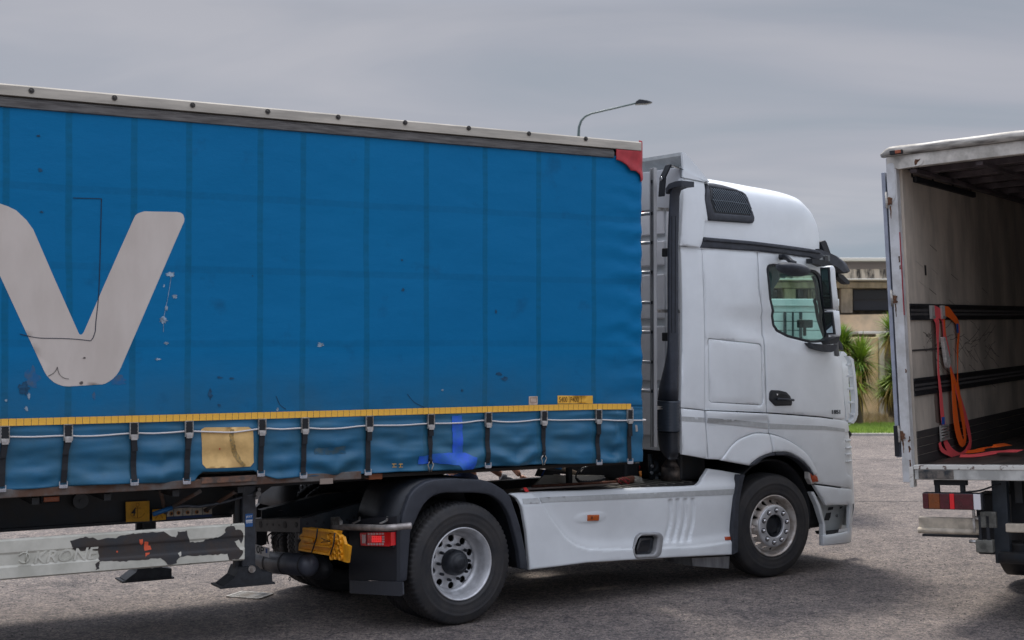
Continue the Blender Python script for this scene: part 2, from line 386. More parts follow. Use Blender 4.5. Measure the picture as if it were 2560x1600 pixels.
# kerb + grass verge + dry strip
grassm = mat('grass_blades', (.26, .37, .06), .8, var=.4, vscale=3, col2=(.17, .27, .04))
dryg = mat('dry_grass', (.42, .33, .18), .9, var=.4, vscale=5, col2=(.30, .22, .12))
soil = mat('verge_soil', (.20, .22, .07), .9, var=.4, vscale=2, col2=(.13, .16, .04), bump=.5, bscale=25)
MB().box((-30, 34.4, 0), (60, 34.55, .06)).build('kerb', mat('kerb_concrete', (.42, .40, .37), .85, var=.2, vscale=3))['kind'] = 'structure'
MB().box((-30, 34.55, -.1), (60, 41.9, .05)).build('grass_verge_soil', soil)['kind'] = 'structure'
def blades(name, m, y0, y1, nb, h0, h1, x0=-6, x1=26):
    q = MB()
    for _ in range(nb):
        x = random.uniform(x0, x1); y = y0+(y1-y0)*random.random(); h = random.uniform(h0, h1); a = random.uniform(0, PI); w = .012; dx, dy = w*math.cos(a), w*math.sin(a); lx, ly = random.uniform(-.5, .5)*h, random.uniform(-.5, .5)*h
        k = len(q.v); q.v += [(x-dx, y-dy, .05), (x+dx, y+dy, .05), (x+lx, y+ly, .05+h)]; q.f.append((k, k+1, k+2)); q.sm.append(False)
    me = bpy.data.meshes.new(name); me.from_pydata(q.v, [], q.f); o = link(name, me, m); o['kind'] = 'stuff'; return o
blades('grass', grassm, 34.6, 38.4, 30000, .05, .12, 6, 18)
blades('dry_grass', dryg, 38.3, 41.6, 22000, .08, .28, 6, 18)

def W2(px, py, Y): q = meas(Matrix.Translation((0, Y, 0)), px, py, y=0.0); return q.x, q.z
# ---- far industrial building
conc = mat('stained_concrete', (.66, .50, .33), .85, var=.35, vscale=1.6, col2=(.50, .40, .28), bump=.2, bscale=12, edge=(.3, .6))
conc2 = mat('pale_concrete', (.56, .49, .40), .85, var=.4, vscale=2.4, col2=(.36, .32, .26), stretch=(1.4, 1.4, .5), bump=.2, bscale=12)
streak = mat('mould_streaked_concrete', (.52, .45, .35), .9, var=.8, vscale=3.2, stretch=(1.6, 1, .35), col2=(.05, .045, .04), bump=.2, bscale=12, edge=(.42, .56))
sheet = mat('pale_roof_sheet', (.70, .68, .62), .5)
pane_g = mat('dull_grey_glazing', (.060, .066, .085), .35)
bt = thing('industrial_building', 'old concrete industrial building with stained beams and dull grey window band behind the cab', 'building', Matrix.Translation((0, 46, 0)))
YB = 46
def bb(name, m, x0, x1, z0, z1, y0, y1): return MB().box((x0, y0, z0), (x1, y1, z1), bev=.02).build(name, m, bt)
zf = lambda py: W2(2150, py, YB)[1]; xf_ = lambda px: W2(px, 700, YB)[0]
bb('wall', conc2, -8, 28, 0, zf(690), 2.0, 2.3)
bb('roof', sheet, -9, 29, zf(672)+.25, zf(664)+.25, -.3, 14).rotation_euler = (math.radians(1.2), 0, 0)
bb('parapet_beam', streak, -9, 29, zf(698), zf(673), -.1, .35)
bb('canopy', sheet, -8, 28, zf(703), zf(699)-.01, -.9, -.12)
bb('lintel', conc2, -8, 28, zf(719), zf(704), .3, .9)
px = 1924
for px in (1640, 1760, 1880, 1982, 2048, 2125, 2330, 2450, 2570):
    w = .22 if px in (1982, 2048, 2125) else .3
    bb('pillar', streak if px % 4 == 0 else conc2, xf_(px)-w, xf_(px)+w*.8, zf(782), zf(720), .35, .95)
for a, b in ((1640, 1760), (1760, 1880), (1880, 1982), (1982, 2048), (2048, 2125), (2125, 2330), (2330, 2450), (2450, 2570)):
    f = bb('window', mat('window_frame_grey', (.10, .10, .11), .5), xf_(a)+.3, xf_(b)-.3, zf(775), zf(721), .98, 1.05)
    w_ = MB().box((xf_(a)+.36, .94, zf(748)+.04), (xf_(b)-.36, .97, zf(722))).build('pane', pane_g, f)
    w_ = MB().box((xf_(a)+.36, .94, zf(773)), (xf_(b)-.36, .97, zf(748)-.04)).build('pane', pane_g, f)
# lower spandrel, set forward, its ledge rising slightly in the photo
MB().prism([(-8, zf(782)), (xf_(2100), zf(788)), (28, zf(765)), (28, zf(829)), (-8, zf(829))], -.5, .3).build('spandrel', conc, bt)
bb('ledge', sheet, xf_(2118), 28, zf(836), zf(829)-.004, -1.4, -.52)
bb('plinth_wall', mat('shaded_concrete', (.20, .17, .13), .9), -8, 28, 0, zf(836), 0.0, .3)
# ---- perimeter wall with pillars, iron fence
wl = thing('perimeter_wall', 'low beige rendered perimeter wall behind the yucca plants', 'wall', Matrix.Translation((0, 42, 0)))
ren = mat('beige_render', (.70, .50, .27), .9, var=.25, vscale=1.1, col2=(.48, .36, .22), bump=.15, bscale=14)
zw = lambda py: W2(2150, py, 42)[1]; xw = lambda px: W2(px, 900, 42)[0]
MB().box((-9, 0, 0), (xw(2196), .25, zw(843)), bev=.02).build('render_panel', ren, wl)
MB().box((xw(2224)+.25, 0, 0), (24, .25, zw(1000)), bev=.02).build('render_panel', ren, wl)
MB().box((xw(2197), -.12, 0), (xw(2209), .35, zw(835)), bev=.02).build('pillar', mat('pillar_concrete', (.47, .42, .34), .85, var=.3, vscale=2), wl)
fe = thing('iron_fence', 'brown iron bar fence right of the wall pillar, beside the box truck', 'fence', Matrix.Translation((0, 42, 0)))
fm = mat('weathered_iron', (.12, .09, .06), .8, var=.3, vscale=10)
MB().box((xw(2209)+.02, .08, zw(1005)), (xw(2300), .12, zw(1001))).build('rail', fm, fe); MB().box((xw(2209)+.02, .08, .12), (xw(2300), .12, .18)).build('rail', fm, fe)
b0 = MB().cyl((0, .06, .05), (0, .06, zw(996)), .013, n=6).build('bar', fm, fe); x = xw(2211)
b0.location = (x, 0, 0)
while x < xw(2300): x += .105; twin(b0, (x, 0, 0))
# ---- yuccas
leafm = mat('yucca_leaf', (.28, .38, .045), .5, var=.5, vscale=1.6, col2=(.07, .15, .025)); deadm = mat('yellowed_leaf', (.38, .27, .07), .7, var=.3, vscale=3); trunkm = mat('yucca_trunk', (.12, .09, .06), .9, bump=.4, bscale=20)
def yucca(label, x, y, heads):
    t = thing('yucca_plant', label, 'plant', Matrix.Translation((x, y, 0)), 'yucca plants in front of the beige wall')
    tr = MB()
    for (hx, hy, hz, R_) in heads:
        tr.tube(smoothpoly([(hx*.2, hy*.2, 0.0), (hx*.7, hy*.7, hz*.5), (hx, hy, hz)], 5), lambda s: .09-.03*s, n=8)
        for kind, nb in (('leaf', 300), ('dead_leaf', 70)):
            q = MB()
            for _ in range(nb):
                az = random.uniform(0, 2*PI); el = random.uniform(-.45, 1.35) if kind == 'leaf' else random.uniform(-1.35, -.3); L = R_*random.uniform(.75, 1.12)
                d = Vector((math.cos(az)*math.cos(el), math.sin(az)*math.cos(el), math.sin(el))); sd = d.cross(Vector((0, 0, 1))).normalized()*.021*random.uniform(.7, 1.3)
                p0 = Vector((hx, hy, hz+random.uniform(-.12, .05))); p1 = p0+d*L*.5; p2 = p0+d*L+Vector((0, 0, -.12*L if kind == 'leaf' else -.3*L))
                q.add([p0-sd*.6, p0+sd*.6, p1+sd, p1-sd, p2], [(0, 1, 2, 3), (3, 2, 4)])
            me = bpy.data.meshes.new(kind); me.from_pydata(q.v, [], q.f); o = link(kind, me, leafm if kind == 'leaf' else deadm, t); o['kind'] = 'stuff'
    tr.build('trunk', trunkm, t)
def wx(px, py, Y): return W2(px, py, Y)
xa, za = wx(2108, 840, 38); xb, zb = wx(2150, 885, 38); xc, zc_ = wx(2135, 950, 38)
yucca('big spiky yucca between the cab front and the wall, drooping yellow leaves below', xb, 38, [(xa-xb-.05, 0, za-.15, .68), (-.05, -.2, zb-.15, .88), (xc-xb, -.3, zc_-.05, .80), (-.5, 0, zb+.1, .7)])
xa, za = wx(2232, 830, 39); xb, zb = wx(2235, 930, 39)
yucca('darker yucca half hidden by the white corner post of the box truck', xb, 39, [(xa-xb, 0, za, .75), (0, -.3, zb-.1, .80), (-.15, .1, zb-.5, .6), (.9, 0, zb+.3, .6)])
# ---- white van behind the tractor, seen through the cab windows
FV = Matrix.Translation((2.55, 18.6, 0)) @ Rz(3)
vn = thing('box_van', 'white slatted box van parked behind the tractor, seen through the cab windows', 'van', FV)
vw = mat('van_white', (.62, .66, .66), .5, var=.1, vscale=3)
MB().box((-.3, .05, .95), (1.9, 5.2, 2.86), bev=.02).build('cargo_box', vw, vn)
s0 = MB().box((-.28, .02, 0), (1.88, .06, .115), bev=.008).build('slat', vw, vn, (0, 0, 1.0))
for i in range(1, 15): twin(s0, (0, 0, 1.0+i*.125))
for i in range(3): MB().cyl((1.19+i*.11, -.03, 1.2), (1.19+i*.11, -.03, 2.75), .022 if i != 1 else .014, n=8).build('lock_bar', black, vn)
MB().box((-.35, -.02, 2.83), (1.95, .1, 2.93), bev=.01).build('roof_rail', vw, vn)
MB().box((-.1, .1, .5), (1.7, 5.0, .93), bev=.02).build('chassis', chassis, vn)
MB().box((-.25, 5.25, .5), (1.85, 6.9, 2.3), bev=.2).build('cab', vw, vn)
for x in (-.15, 1.75):
    for y in (1.3, 5.9): MB().lathe([(0, .12), (0, .3), (.02, .36), (.2, .36), (.22, .3), (.22, .12), (0, .12)], 24).build('wheel', rubber, vn, (x, y, .36), (0, 0, PI/2))
# ---- street lamp
sl_ = thing('street_lamp', 'grey green curved arm street lamp rising behind the blue trailer roof', 'street lamp', Matrix.Translation((0, 38, 0)))
lampm = mat('lamp_paint', (.10, .14, .14), .5)
pp = [wx(a, b, 38) for a, b in ((1446, 520), (1446, 345), (1447.5, 318), (1453, 302), (1463, 291), (1478, 284), (1530, 272), (1590, 258))]
MB().tube([(pp[0][0], 0, 0), (pp[0][0], 0, 4), (pp[0][0], 0, 6)]+[(a, 0, b) for a, b in pp[1:]], lambda s: .050-.026*min(1, s*1.2), n=10).build('pole', lampm, sl_)
ha = wx(1589, 258, 38); hb = wx(1630, 257, 38)
h = MB().prism([(ha[0], ha[1]+.03), (ha[0]+.1, ha[1]+.09), (hb[0]-.15, hb[1]+.05), (hb[0], hb[1]), (hb[0]-.15, hb[1]-.04), (ha[0]+.15, ha[1]-.03), (ha[0], ha[1]-.04)], -.12, .12).build('lamp_head', dark2, sl_)
# ---- drain grate lying on the ground
g = thing('drain_grate', 'flat metal drain grating lying on the asphalt behind the landing leg', 'grate', Matrix.Translation((-2.40, 12.5, .004)) @ Rz(-20) @ Matrix.Scale(.78, 4))
MB().box((-.22, -.17, 0), (.22, -.155, .012)).box((-.22, .155, 0), (.22, .17, .012)).box((-.22, -.155, 0), (-.205, .155, .012)).box((.205, -.155, 0), (.22, .155, .012)).build('frame', steel, g)
b0 = MB().box((-.205, -.006, .002), (.205, .006, .012)).build('bar', steel, g, (0, -.13, 0))
for i in range(1, 7): twin(b0, (0, -.13+i*.043, 0))
# small stones and specks scattered over the yard
sm_ = MB(); stonem = mat('loose_stones', (.10, .095, .09), .9, var=.5, vscale=2)
for _ in range(2600):
    y = random.uniform(9.5, 20); x = y*random.uniform(-.42, .42); r = random.choice((.003, .004, .006, .010)); k = len(sm_.v)
    sm_.v += [(x-r, y, 0), (x+r, y, 0), (x, y+r, 0), (x, y-r, 0), (x, y, r)]; sm_.f += [(k, k+3, k+4), (k+3, k+1, k+4), (k+1, k+2, k+4), (k+2, k, k+4)]; sm_.sm += [False]*4
sm_.build('loose_gravel', stonem, stuff=True)
# ================================================================== CURTAIN-SIDED TRAILER
tr = thing('curtain_trailer', 'long curtain sided semi trailer with worn blue tarpaulin and yellow reflective line', 'trailer', FR_R)
WT = 2.55; X0, X1 = -12.2, 1.40
ZT = 4.095
strap_px = [11, 169, 333, 471, 653, 760, 921, 1075, 1219, 1358, 1494, 1571]
seam_px = [13, 172, 333, 471, 650, 757, 917, 1066, 1213, 1347, 1485]
strap_s = [R(p, 1090).x for p in strap_px]
seam_s = [R(p, 700).x for p in seam_px]
allstraps = [strap_s[0]-.5*k for k in range(1, 16)]
# tarp material: blue PVC with welded seam bands, reinforcing straps, dirt gathered towards the hem
def tarp_mat():
    m = bpy.data.materials.new('blue_tarpaulin'); m.use_nodes = True; t = m.node_tree; n = t.nodes; L = t.links; p = n['Principled BSDF']
    tc = n.new('ShaderNodeTexCoord'); sp = n.new('ShaderNodeSeparateXYZ'); L.new(tc.outputs['Object'], sp.inputs[0])
    def M(op, a, b=None, c=None):
        q = n.new('ShaderNodeMath'); q.operation = op
        for i, v in enumerate((a, b, c)):
            if v is None: continue
            if isinstance(v, (int, float)): q.inputs[i].default_value = v
            else: L.new(v, q.inputs[i])
        return q.outputs[0]
    def NZ(sc, d=5, r=.6, st=None):
        a = n.new('ShaderNodeTexNoise'); a.inputs['Scale'].default_value = sc; a.inputs['Detail'].default_value = d; a.inputs['Roughness'].default_value = r; v = tc.outputs['Object']
        if st: q = n.new('ShaderNodeMapping'); q.inputs['Scale'].default_value = st; L.new(v, q.inputs[0]); v = q.outputs[0]
        L.new(v, a.inputs['Vector']); return a.outputs[0]
    def band(src, c, w):   # soft-edged band
        return M('SUBTRACT', 1, M('SMOOTH_MIN', 1, M('MAXIMUM', 0, M('DIVIDE', M('SUBTRACT', M('ABSOLUTE', M('SUBTRACT', src, c)), w*.82), w*.36)), .05))
    wob = M('MULTIPLY', M('SUBTRACT', NZ(1.2, 2), .5), .03)
    xs = M('ADD', sp.outputs[0], wob)
    vb = None
    for c in seam_s+[seam_s[0]-.5*k for k in (1, 2)]:
        b = band(xs, c, .023); vb = b if vb is None else M('MAXIMUM', vb, b)
    zs = M('ADD', sp.outputs[2], wob); hb = None
    for c in (3.41, 2.86, 2.31):
        b = band(zs, c, .026); hb = b if hb is None else M('MAXIMUM', hb, b)
    def mixc(f, a, b):
        q = n.new('ShaderNodeMixRGB'); 
        if isinstance(f, (int, float)): q.inputs[0].default_value = f
        else: L.new(f, q.inputs[0])
        for i, v in ((1, a), (2, b)):
            if isinstance(v, tuple): q.inputs[i].default_value = (*v, 1)
            else: L.new(v, q.inputs[i])
        return q.outputs[0]
    base = mixc(M('MULTIPLY', NZ(.55, 3), 1.0), (.0, .142, .345), (.0, .188, .425))
    weave = NZ(60, 2, .5, (.25, 1, 3.5)); base = mixc(M('MULTIPLY', weave, .22), base, (.001, .08, .22))
    base = mixc(M('MULTIPLY', M('MULTIPLY', vb, NZ(9, 4, .6, (1, 1, 3))), .88), base, (.0, .095, .17))
    base = mixc(M('MULTIPLY', M('MULTIPLY', hb, NZ(7, 4, .6, (3, 1, 1))), .42), base, (.0, .085, .19))
    # dirt: strongest just above the yellow line, fading upward
    dz = M('MAXIMUM', 0, M('MINIMUM', 1, M('DIVIDE', M('SUBTRACT', 2.25, sp.outputs[2]), .5)))
    dn = M('MINIMUM', 1, M('MAXIMUM', 0, M('MULTIPLY', M('SUBTRACT', NZ(2.4, 7, .65), .28), 2.2)))
    base = mixc(M('MULTIPLY', M('MULTIPLY', dz, M('ADD', .25, M('MULTIPLY', dn, .75))), .62), base, (.045, .105, .135))
    dz2 = M('MAXIMUM', 0, M('MINIMUM', 1, M('DIVIDE', M('SUBTRACT', 1.76, sp.outputs[2]), .06)))
    base = mixc(M('MULTIPLY', dz2, M('ADD', .22, M('MULTIPLY', dn, .30))), base, (.02, .10, .14))
    dk = M('MINIMUM', 1, M('MAXIMUM', 0, M('MULTIPLY', M('SUBTRACT', NZ(3.3, 6, .6), .60), 7)))
    base = mixc(M('MULTIPLY', dk, .35), base, (.006, .05, .11))
    lt = M('MINIMUM', 1, M('MAXIMUM', 0, M('MULTIPLY', M('SUBTRACT', NZ(26, 5, .8, (1, 1, .35)), .70), 9)))
    base = mixc(M('MULTIPLY', lt, .30), base, (.16, .30, .42))
    L.new(base, p.inputs['Base Color']); L.new(M('ADD', .16, M('MULTIPLY', dz2, .30)), p.inputs['Specular IOR Level'])
    ro = n.new('ShaderNodeMapRange'); ro.inputs[3].default_value = .42; ro.inputs[4].default_value = .62; L.new(NZ(2, 4), ro.inputs[0]); L.new(M('SUBTRACT', ro.outputs[0], M('MULTIPLY', dz2, .12)), p.inputs['Roughness']); p.inputs['Specular IOR Level'].default_value = .18
    hgt = M('ADD', M('MULTIPLY', NZ(120, 2, .5, (.4, 1, 3)), .3), M('ADD', M('MULTIPLY', vb, .45), M('MULTIPLY', NZ(2.2, 4, .5, (.8, 1, 1.6)), 4)))
    b = n.new('ShaderNodeBump'); b.inputs['Strength'].default_value = .35; b.inputs['Distance'].default_value = .008; L.new(hgt, b.inputs['Height']); L.new(b.outputs[0], p.inputs['Normal'])
    return m
tarp = tarp_mat()
def fb(x, z, k=0., o=4): return noise.fractal(Vector((x, k, z)), .9, 2.0, o)
ztape = lambda s: float(np.interp(s, [-4.06, -1.7, -.5, .3, .9, 1.3, 1.42], [1.763, 1.762, 1.762, 1.763, 1.760, 1.752, 1.746]))
hem_px = [(0, 1226), (80, 1222), (159, 1216), (240, 1211), (324, 1209), (400, 1208), (470, 1206), (488, 1202), (496, 1190), (506, 1180), (635, 1176), (650, 1186), (691, 1197), (740, 1193), (800, 1190), (838, 1187.6), (921, 1184), (1004, 1179), (1075, 1177), (1169, 1174), (1219, 1166), (1300, 1164), (1361, 1160), (1430, 1160), (1499, 1158), (1560, 1156), (1613, 1154)]
hem = [(R(a, b).x, R(a, b).z) for a, b in hem_px]; hx = [h[0] for h in hem]; hz = [h[1] for h in hem]
def zhem(s):
    if s < hx[0]: return 1.29+.012*math.sin(s*6)
    return float(np.interp(s, hx, hz))
def strapd(s):
    return min(abs(s-q) for q in strap_s+allstraps[:3])
def sstep_(t): t = min(1, max(0, t)); return t*t*(3-2*t)
def tarp_y(s, z):
    # bulge of the cloth away from the frame; creases above the hem, pinched by the straps, and horizontal creases at the front corner
    y = -.010*fb(s*.5, z*.9, 3.1)
    if s > .75 and z > 1.7:
        k = min(1, (s-.75)/.55)**1.5; y += -.016*k*math.sin(z*30+4*fb(s*1.1, z*.8, 5)+s*2.0)*(.55+.45*fb(.3, z*1.3, 9)) - .010*k*fb(s*2, z*7, 8)
    if z < 1.80:
        w = min(1, (1.80-z)/.10); d = strapd(s); pin = math.exp(-(d/.10)**2); low = min(1, max(0, (1.62-z)/.3))
        a = fb(s*.9, z*5.5, 12.3, 3); b = fb(s*2.1+z*2.5, z*2.6, 22.7, 3)
        bay = sum(1 for q_ in strap_s if q_ < s); h1 = math.sin(bay*12.9898)*43758.5; h1 -= math.floor(h1); h2 = math.sin(bay*78.233)*9631.7; h2 -= math.floor(h2)
        fold = (.45+.75*h2)*math.sin((z-1.30-(.03+.05*h1)*math.cos(min(d, .3)*(4+5*h2))-(h1-.5)*.05*(s*2.3)-.05*fb(s*1.1, z, 2))*(26+16*h1))
        rip = math.sin((z-1.74)*60+s*1.3)*math.exp(-((z-1.70)/.035)**2)*.006
        y += w*(-.010-.026*a*(1-.5*pin)-.016*b*low-.026*fold*low*(1-pin*.6)+.018*pin)+rip*w
        if s > .75: u = (s-1.0)*.75+(z-1.45); y += -.020*(1-sstep_((s-1.15)/.25)*.8)*min(1, (s-.75)/.4)*w*math.sin(u*21+2*fb(s, z, 4))*math.exp(-((z-1.50)/.2)**2)
        if s > 1.1: y = y*(1-.7*w*sstep_((s-1.1)/.28))-.006*w
        if z < 1.34: y += -.012*(1.34-z)/.07*(.5+.5*fb(s*3, 0, 1))
    if s > X1-.04: t = min(1, (s-(X1-.04))/.04); y += .04*(1-math.sqrt(max(0, 1-t*t)))
    return y
def tarp_grid(name, s0, s1, ns, zlo, zhi, nz_):
    q = MB(); ss = np.linspace(s0, s1, ns); rings = []
    for s in ss:
        a, b = zlo(s), zhi(s); rings.append([(s, tarp_y(s, a+(b-a)*j/nz_), a+(b-a)*j/nz_) for j in range(nz_+1)])
    q.loft(rings, caps=False, closed=False); me = q.mesh(name)
    return me
def tarp_obj(name, s0, s1, ns, zlo, zhi, nz_):
    o = link(name, tarp_grid(name, s0, s1, ns, zlo, zhi, nz_), tarp, tr); md = o.modifiers.new('thick', 'SOLIDIFY'); md.thickness = .002; md.offset = 0; return o
# 3.94 = under the pelmet rail
tarp_obj('curtain', -4.6, X1-.001, 230, ztape, lambda s: 3.97, 100)
tarp_obj('curtain_skirt', -4.6, X1-.001, 560, zhem, ztape, 42)
o = MB().box((X0, -.004, 1.29), (-4.6, .0, 3.97)).build('curtain', tarp, tr)
# curtain wraps round the front corner post
MB().loft([[(X1-.001, .040, z), (X1+.004, .12, z), (X1+.004, .20, z)] for z in np.linspace(1.26, 3.98, 12)], caps=False, closed=False).build('curtain_return', tarp, tr)
# roof, walls, floor
MB().box((X0, .02, 4.05), (X1, WT-.02, 4.08)).build('roof', mat('translucent_roof', (.6, .62, .62), .6), tr)
MB().box((X1-.05, .06, 1.24), (X1-.01, WT-.06, 4.05)).build('front_wall', mat('grey_bulkhead', (.16, .17, .18), .5, .3), tr)
MB().box((X0, .05, 1.24), (X0+.05, WT-.05, 4.05)).build('rear_door', white2, tr)
MB().box((X0, WT-.01, 1.27), (X1, WT, 4.0)).build('curtain', tarp, tr)
MB().box((X0, .075, 1.235), (X1-.03, WT-.06, 1.262)).build('floor', mat('floor_ply', (.03, .025, .022), .8), tr)
MB().box((X0, .010, 1.238), (R(905, 1190).x, .07, 1.300), bev=.006).build('side_rail', rustgrey, tr)
MB().box((R(905, 1190).x+.002, .45, 1.205), (-.25, WT-.45, 1.224)).build('neck_plate', chassis, tr)
# cantrail: pale upper profile, dark lower profile, bolts
zb_ = 4.032; xe = R(1599, 378).x; xd = R(1532, 395).x
MB().prism([(-.030, zb_), (-.030, 4.100), (-.022, 4.110), (.03, 4.110), (.03, zb_)], X0, xe, axis='x').build('cantrail', alu, tr)
MB().prism([(-.004, 3.948), (-.020, 3.953), (-.024, 4.003), (-.012, 4.01), (-.012, 4.018), (.0, zb_-.002), (.03, zb_-.002), (.03, 3.948)], X0, xd, axis='x').build('curtain_track', alud, tr)
MB().box((xd+.002, .0, 3.94), (R(1540.5, 380).x+.02, .03, 4.0)).build('track_end', black, tr)
bolt = MB().cyl((0, -.031, 0), (0, -.036, 0), .020, n=14).cyl((0, -.036, 0), (0, -.044, 0), .011, .008, n=12); bm_ = bolt.mesh('bolt'); bm_.materials.append(mat('bolt_dark', (.07, .065, .06), .5, .5))
for a, b in ((72, 216), (268, 233), (452, 250), (629, 265), (795, 278), (953, 291), (1103, 304), (1245, 317), (1379, 329)):
    q = R(a*1.0583, b*1.0583); link('bolt', bm_, None, tr, (q.x, 0, q.z))
# red corner cover
rp = R2([(1540.5, 372), (1540.5, 399), (1553, 404), (1565, 412), (1576, 426), (1589, 428), (1599, 437), (1603, 455), (1612, 447), (1611, 352), (1598, 351), (1598, 376), (1580, 376), (1560, 374)], -.02)
panel('corner_flap', rp, redtarp, tr, yf=lambda x, z: -.026+.05*max(0, (x-1.33)/.08)**2+.007*math.sin(z*26+x*14)*min(1, max(0, 4.0-z)*8), thick=.006, bev=.004, res=.02)
# V shaped letter print
L0 = [(-60, 500), (-25, 504), (0, 509), (20, 516), (40, 525.6), (66, 550), (83, 573.5), (129, 680), (195, 829), (198, 835), (202, 837), (206, 835), (210, 829), (275, 680), (334, 547), (338, 539), (344, 534), (352, 531), (360.5, 528.5), (443, 530), (452, 532), (458, 537), (461, 547), (460, 555), (456, 563.6), (407, 676), (304, 915), (298, 928), (291, 938), (281, 948), (271, 954.5), (263, 959), (255, 961), (172, 966), (158, 965), (145.5, 961), (135, 956), (125.7, 948), (118, 940), (112, 931), (0, 690), (-60, 560)]
def decal(name, poly, m, off=.0028, res=.05, thick=.0012, par=None, holes=()):
    return panel(name, poly, m, par or tr, yf=lambda x, z: tarp_y(x, z)-off, thick=thick, bev=0, res=res, holes=holes)
decal('letter_v', R2(L0), letterm, res=.06)
# reinforcement stitching drawn round a repair
def line_on(name, pts, w, m, off=.004, k=4):
    q = smoothpoly([(R(a, b).x, R(a, b).z) for a, b in pts], k) if k > 1 else R2(pts); b = MB()
    b.strip([(x, tarp_y(x, z)-off, z) for x, z in q], [((-w if abs(q[min(i+1, len(q)-1)][1]-q[max(i-1, 0)][1]) > abs(q[min(i+1, len(q)-1)][0]-q[max(i-1, 0)][0]) else 0), 0, (0 if abs(q[min(i+1, len(q)-1)][1]-q[max(i-1, 0)][1]) > abs(q[min(i+1, len(q)-1)][0]-q[max(i-1, 0)][0]) else w)) for i in range(len(q))], (0, -.001, 0))
    return b.build(name, m, tr)
seamd = mat('dark_stitching', (.008, .02, .045), .8)
line_on('repair_stitch', [(182, 495), (215, 496), (253, 497)], .005, seamd)
line_on('repair_stitch', [(253, 497), (251, 600), (249, 680), (246, 745), (240, 800), (238, 828)], .006, seamd)
line_on('repair_stitch', [(238, 828), (233, 843), (227, 852)], .006, seamd)
line_on('repair_stitch', [(227, 852), (190, 848), (150, 846), (100, 845), (70, 840), (50, 835)], .005, seamd)
line_on('repair_stitch', [(690, 990), (700, 1012), (715, 1023)], .004, seamd); line_on('repair_stitch', [(1018, 985), (1035, 1005), (1060, 1018)], .004, seamd)
# scuffs, tears and stains
scf = mat('pale_scuff', (.30, .40, .50), .7, var=.5, vscale=30); drk = mat('dark_scuff', (.004, .075, .17), .7, var=.4, vscale=40); brn = mat('brown_stain', (.05, .10, .17), .8, var=.4, vscale=14, col2=(.01, .12, .30))
def blob(name, cx_, cy_, rx, ry, m, n=17, amp=.55, off=.0034):
    p = [(cx_+rx*math.cos(2*PI*i/n)*random.uniform(1-amp, 1+amp*.4), cy_+ry*math.sin(2*PI*i/n)*random.uniform(1-amp, 1+amp*.4)) for i in range(n)]
    return decal(name, R2(p), m, off=off, res=.08)
for a in ((426, 686, 12, 8), (436, 741, 8, 6), (416, 770, 4, 8), (408, 800, 13, 9), (416, 858, 6, 4), (395, 898, 8, 3), (410, 715, 2.5, 4), (801, 862, 9, 7), (694, 1024, 3, 5), (1106, 975, 3, 4), (15, 1001, 4, 4), (66, 1022, 6, 6), (72, 990, 4, 8)): blob('scuff', *a, scf)
line_on('scuff', [(427, 695), (420, 740), (410, 790), (408, 830)], .003, scf)
for a in ((550, 944, 9, 3), (578, 946, 7, 3), (525, 985, 6, 14), (60, 970, 16, 20), (1247, 935, 8, 6), (1262, 947, 9, 6), (100, 425, 6, 5), (96, 340, 5, 3), (104, 530, 5, 3), (631, 690, 2, 2), (1155, 976, 4, 4), (1240, 780, 3, 6), (1007, 725, 4, 5), (1005, 650, 3, 3), (548, 1013, 5, 4)): blob('dark_stain', *a, drk, off=.0042)
for a in ((80, 945, 22, 28), (295, 950, 24, 16), (235, 990, 5, 10), (215, 895, 3, 3), (205, 958, 6, 8)): blob('brown_stain', *a, brn, off=.0021)
blk = mat('letter_marks', (.10, .09, .085), .8)
line_on('scribble', [(120, 940), (132, 934), (140, 925), (143, 917)], .005, blk, off=.006); line_on('scribble', [(143, 917), (148, 935), (160, 945), (172, 947)], .004, blk, off=.006)
blob('scribble', 211, 895, 3.5, 3, blk, off=.006); blob('scribble', 203, 957, 5, 5, blk, off=.006)
# yellow reflective line: separate segments
s = -4.30; k = 0; HT = .050
seg = bpy.data.meshes.new('tape_segment')
sb = MB().box((.0015, -.0014, -HT/2), (.0485, 0, HT/2)); sme = sb.mesh('tape_segment'); sme.materials.append(yreflect)
send = R(1570, 1023).x
while s < send:
    zc0 = ztape(s); zc1 = ztape(s+.05); y0, y1 = tarp_y(s, zc0), tarp_y(s+.05, zc1)
    o = link('tape_segment', sme, None, tr, (s, min(y0, y1)-.010, zc0+.0), (0, -math.atan2(zc1-zc0, .05), max(-.3, min(.3, math.atan2(y1-y0, .05))))); k += 1; s += .05
decal('tape_end', R2([(1571, 1017), (1581, 1017), (1584, 1024), (1582, 1031), (1571, 1031)]), mat('peeled_white_tape', (.42, .42, .42), .7, var=.4, vscale=40), off=.005, res=.02)
MB().box((X0, -.006, 1.735), (-4.3, -.004, 1.785)).build('tape_segment', yreflect, tr)
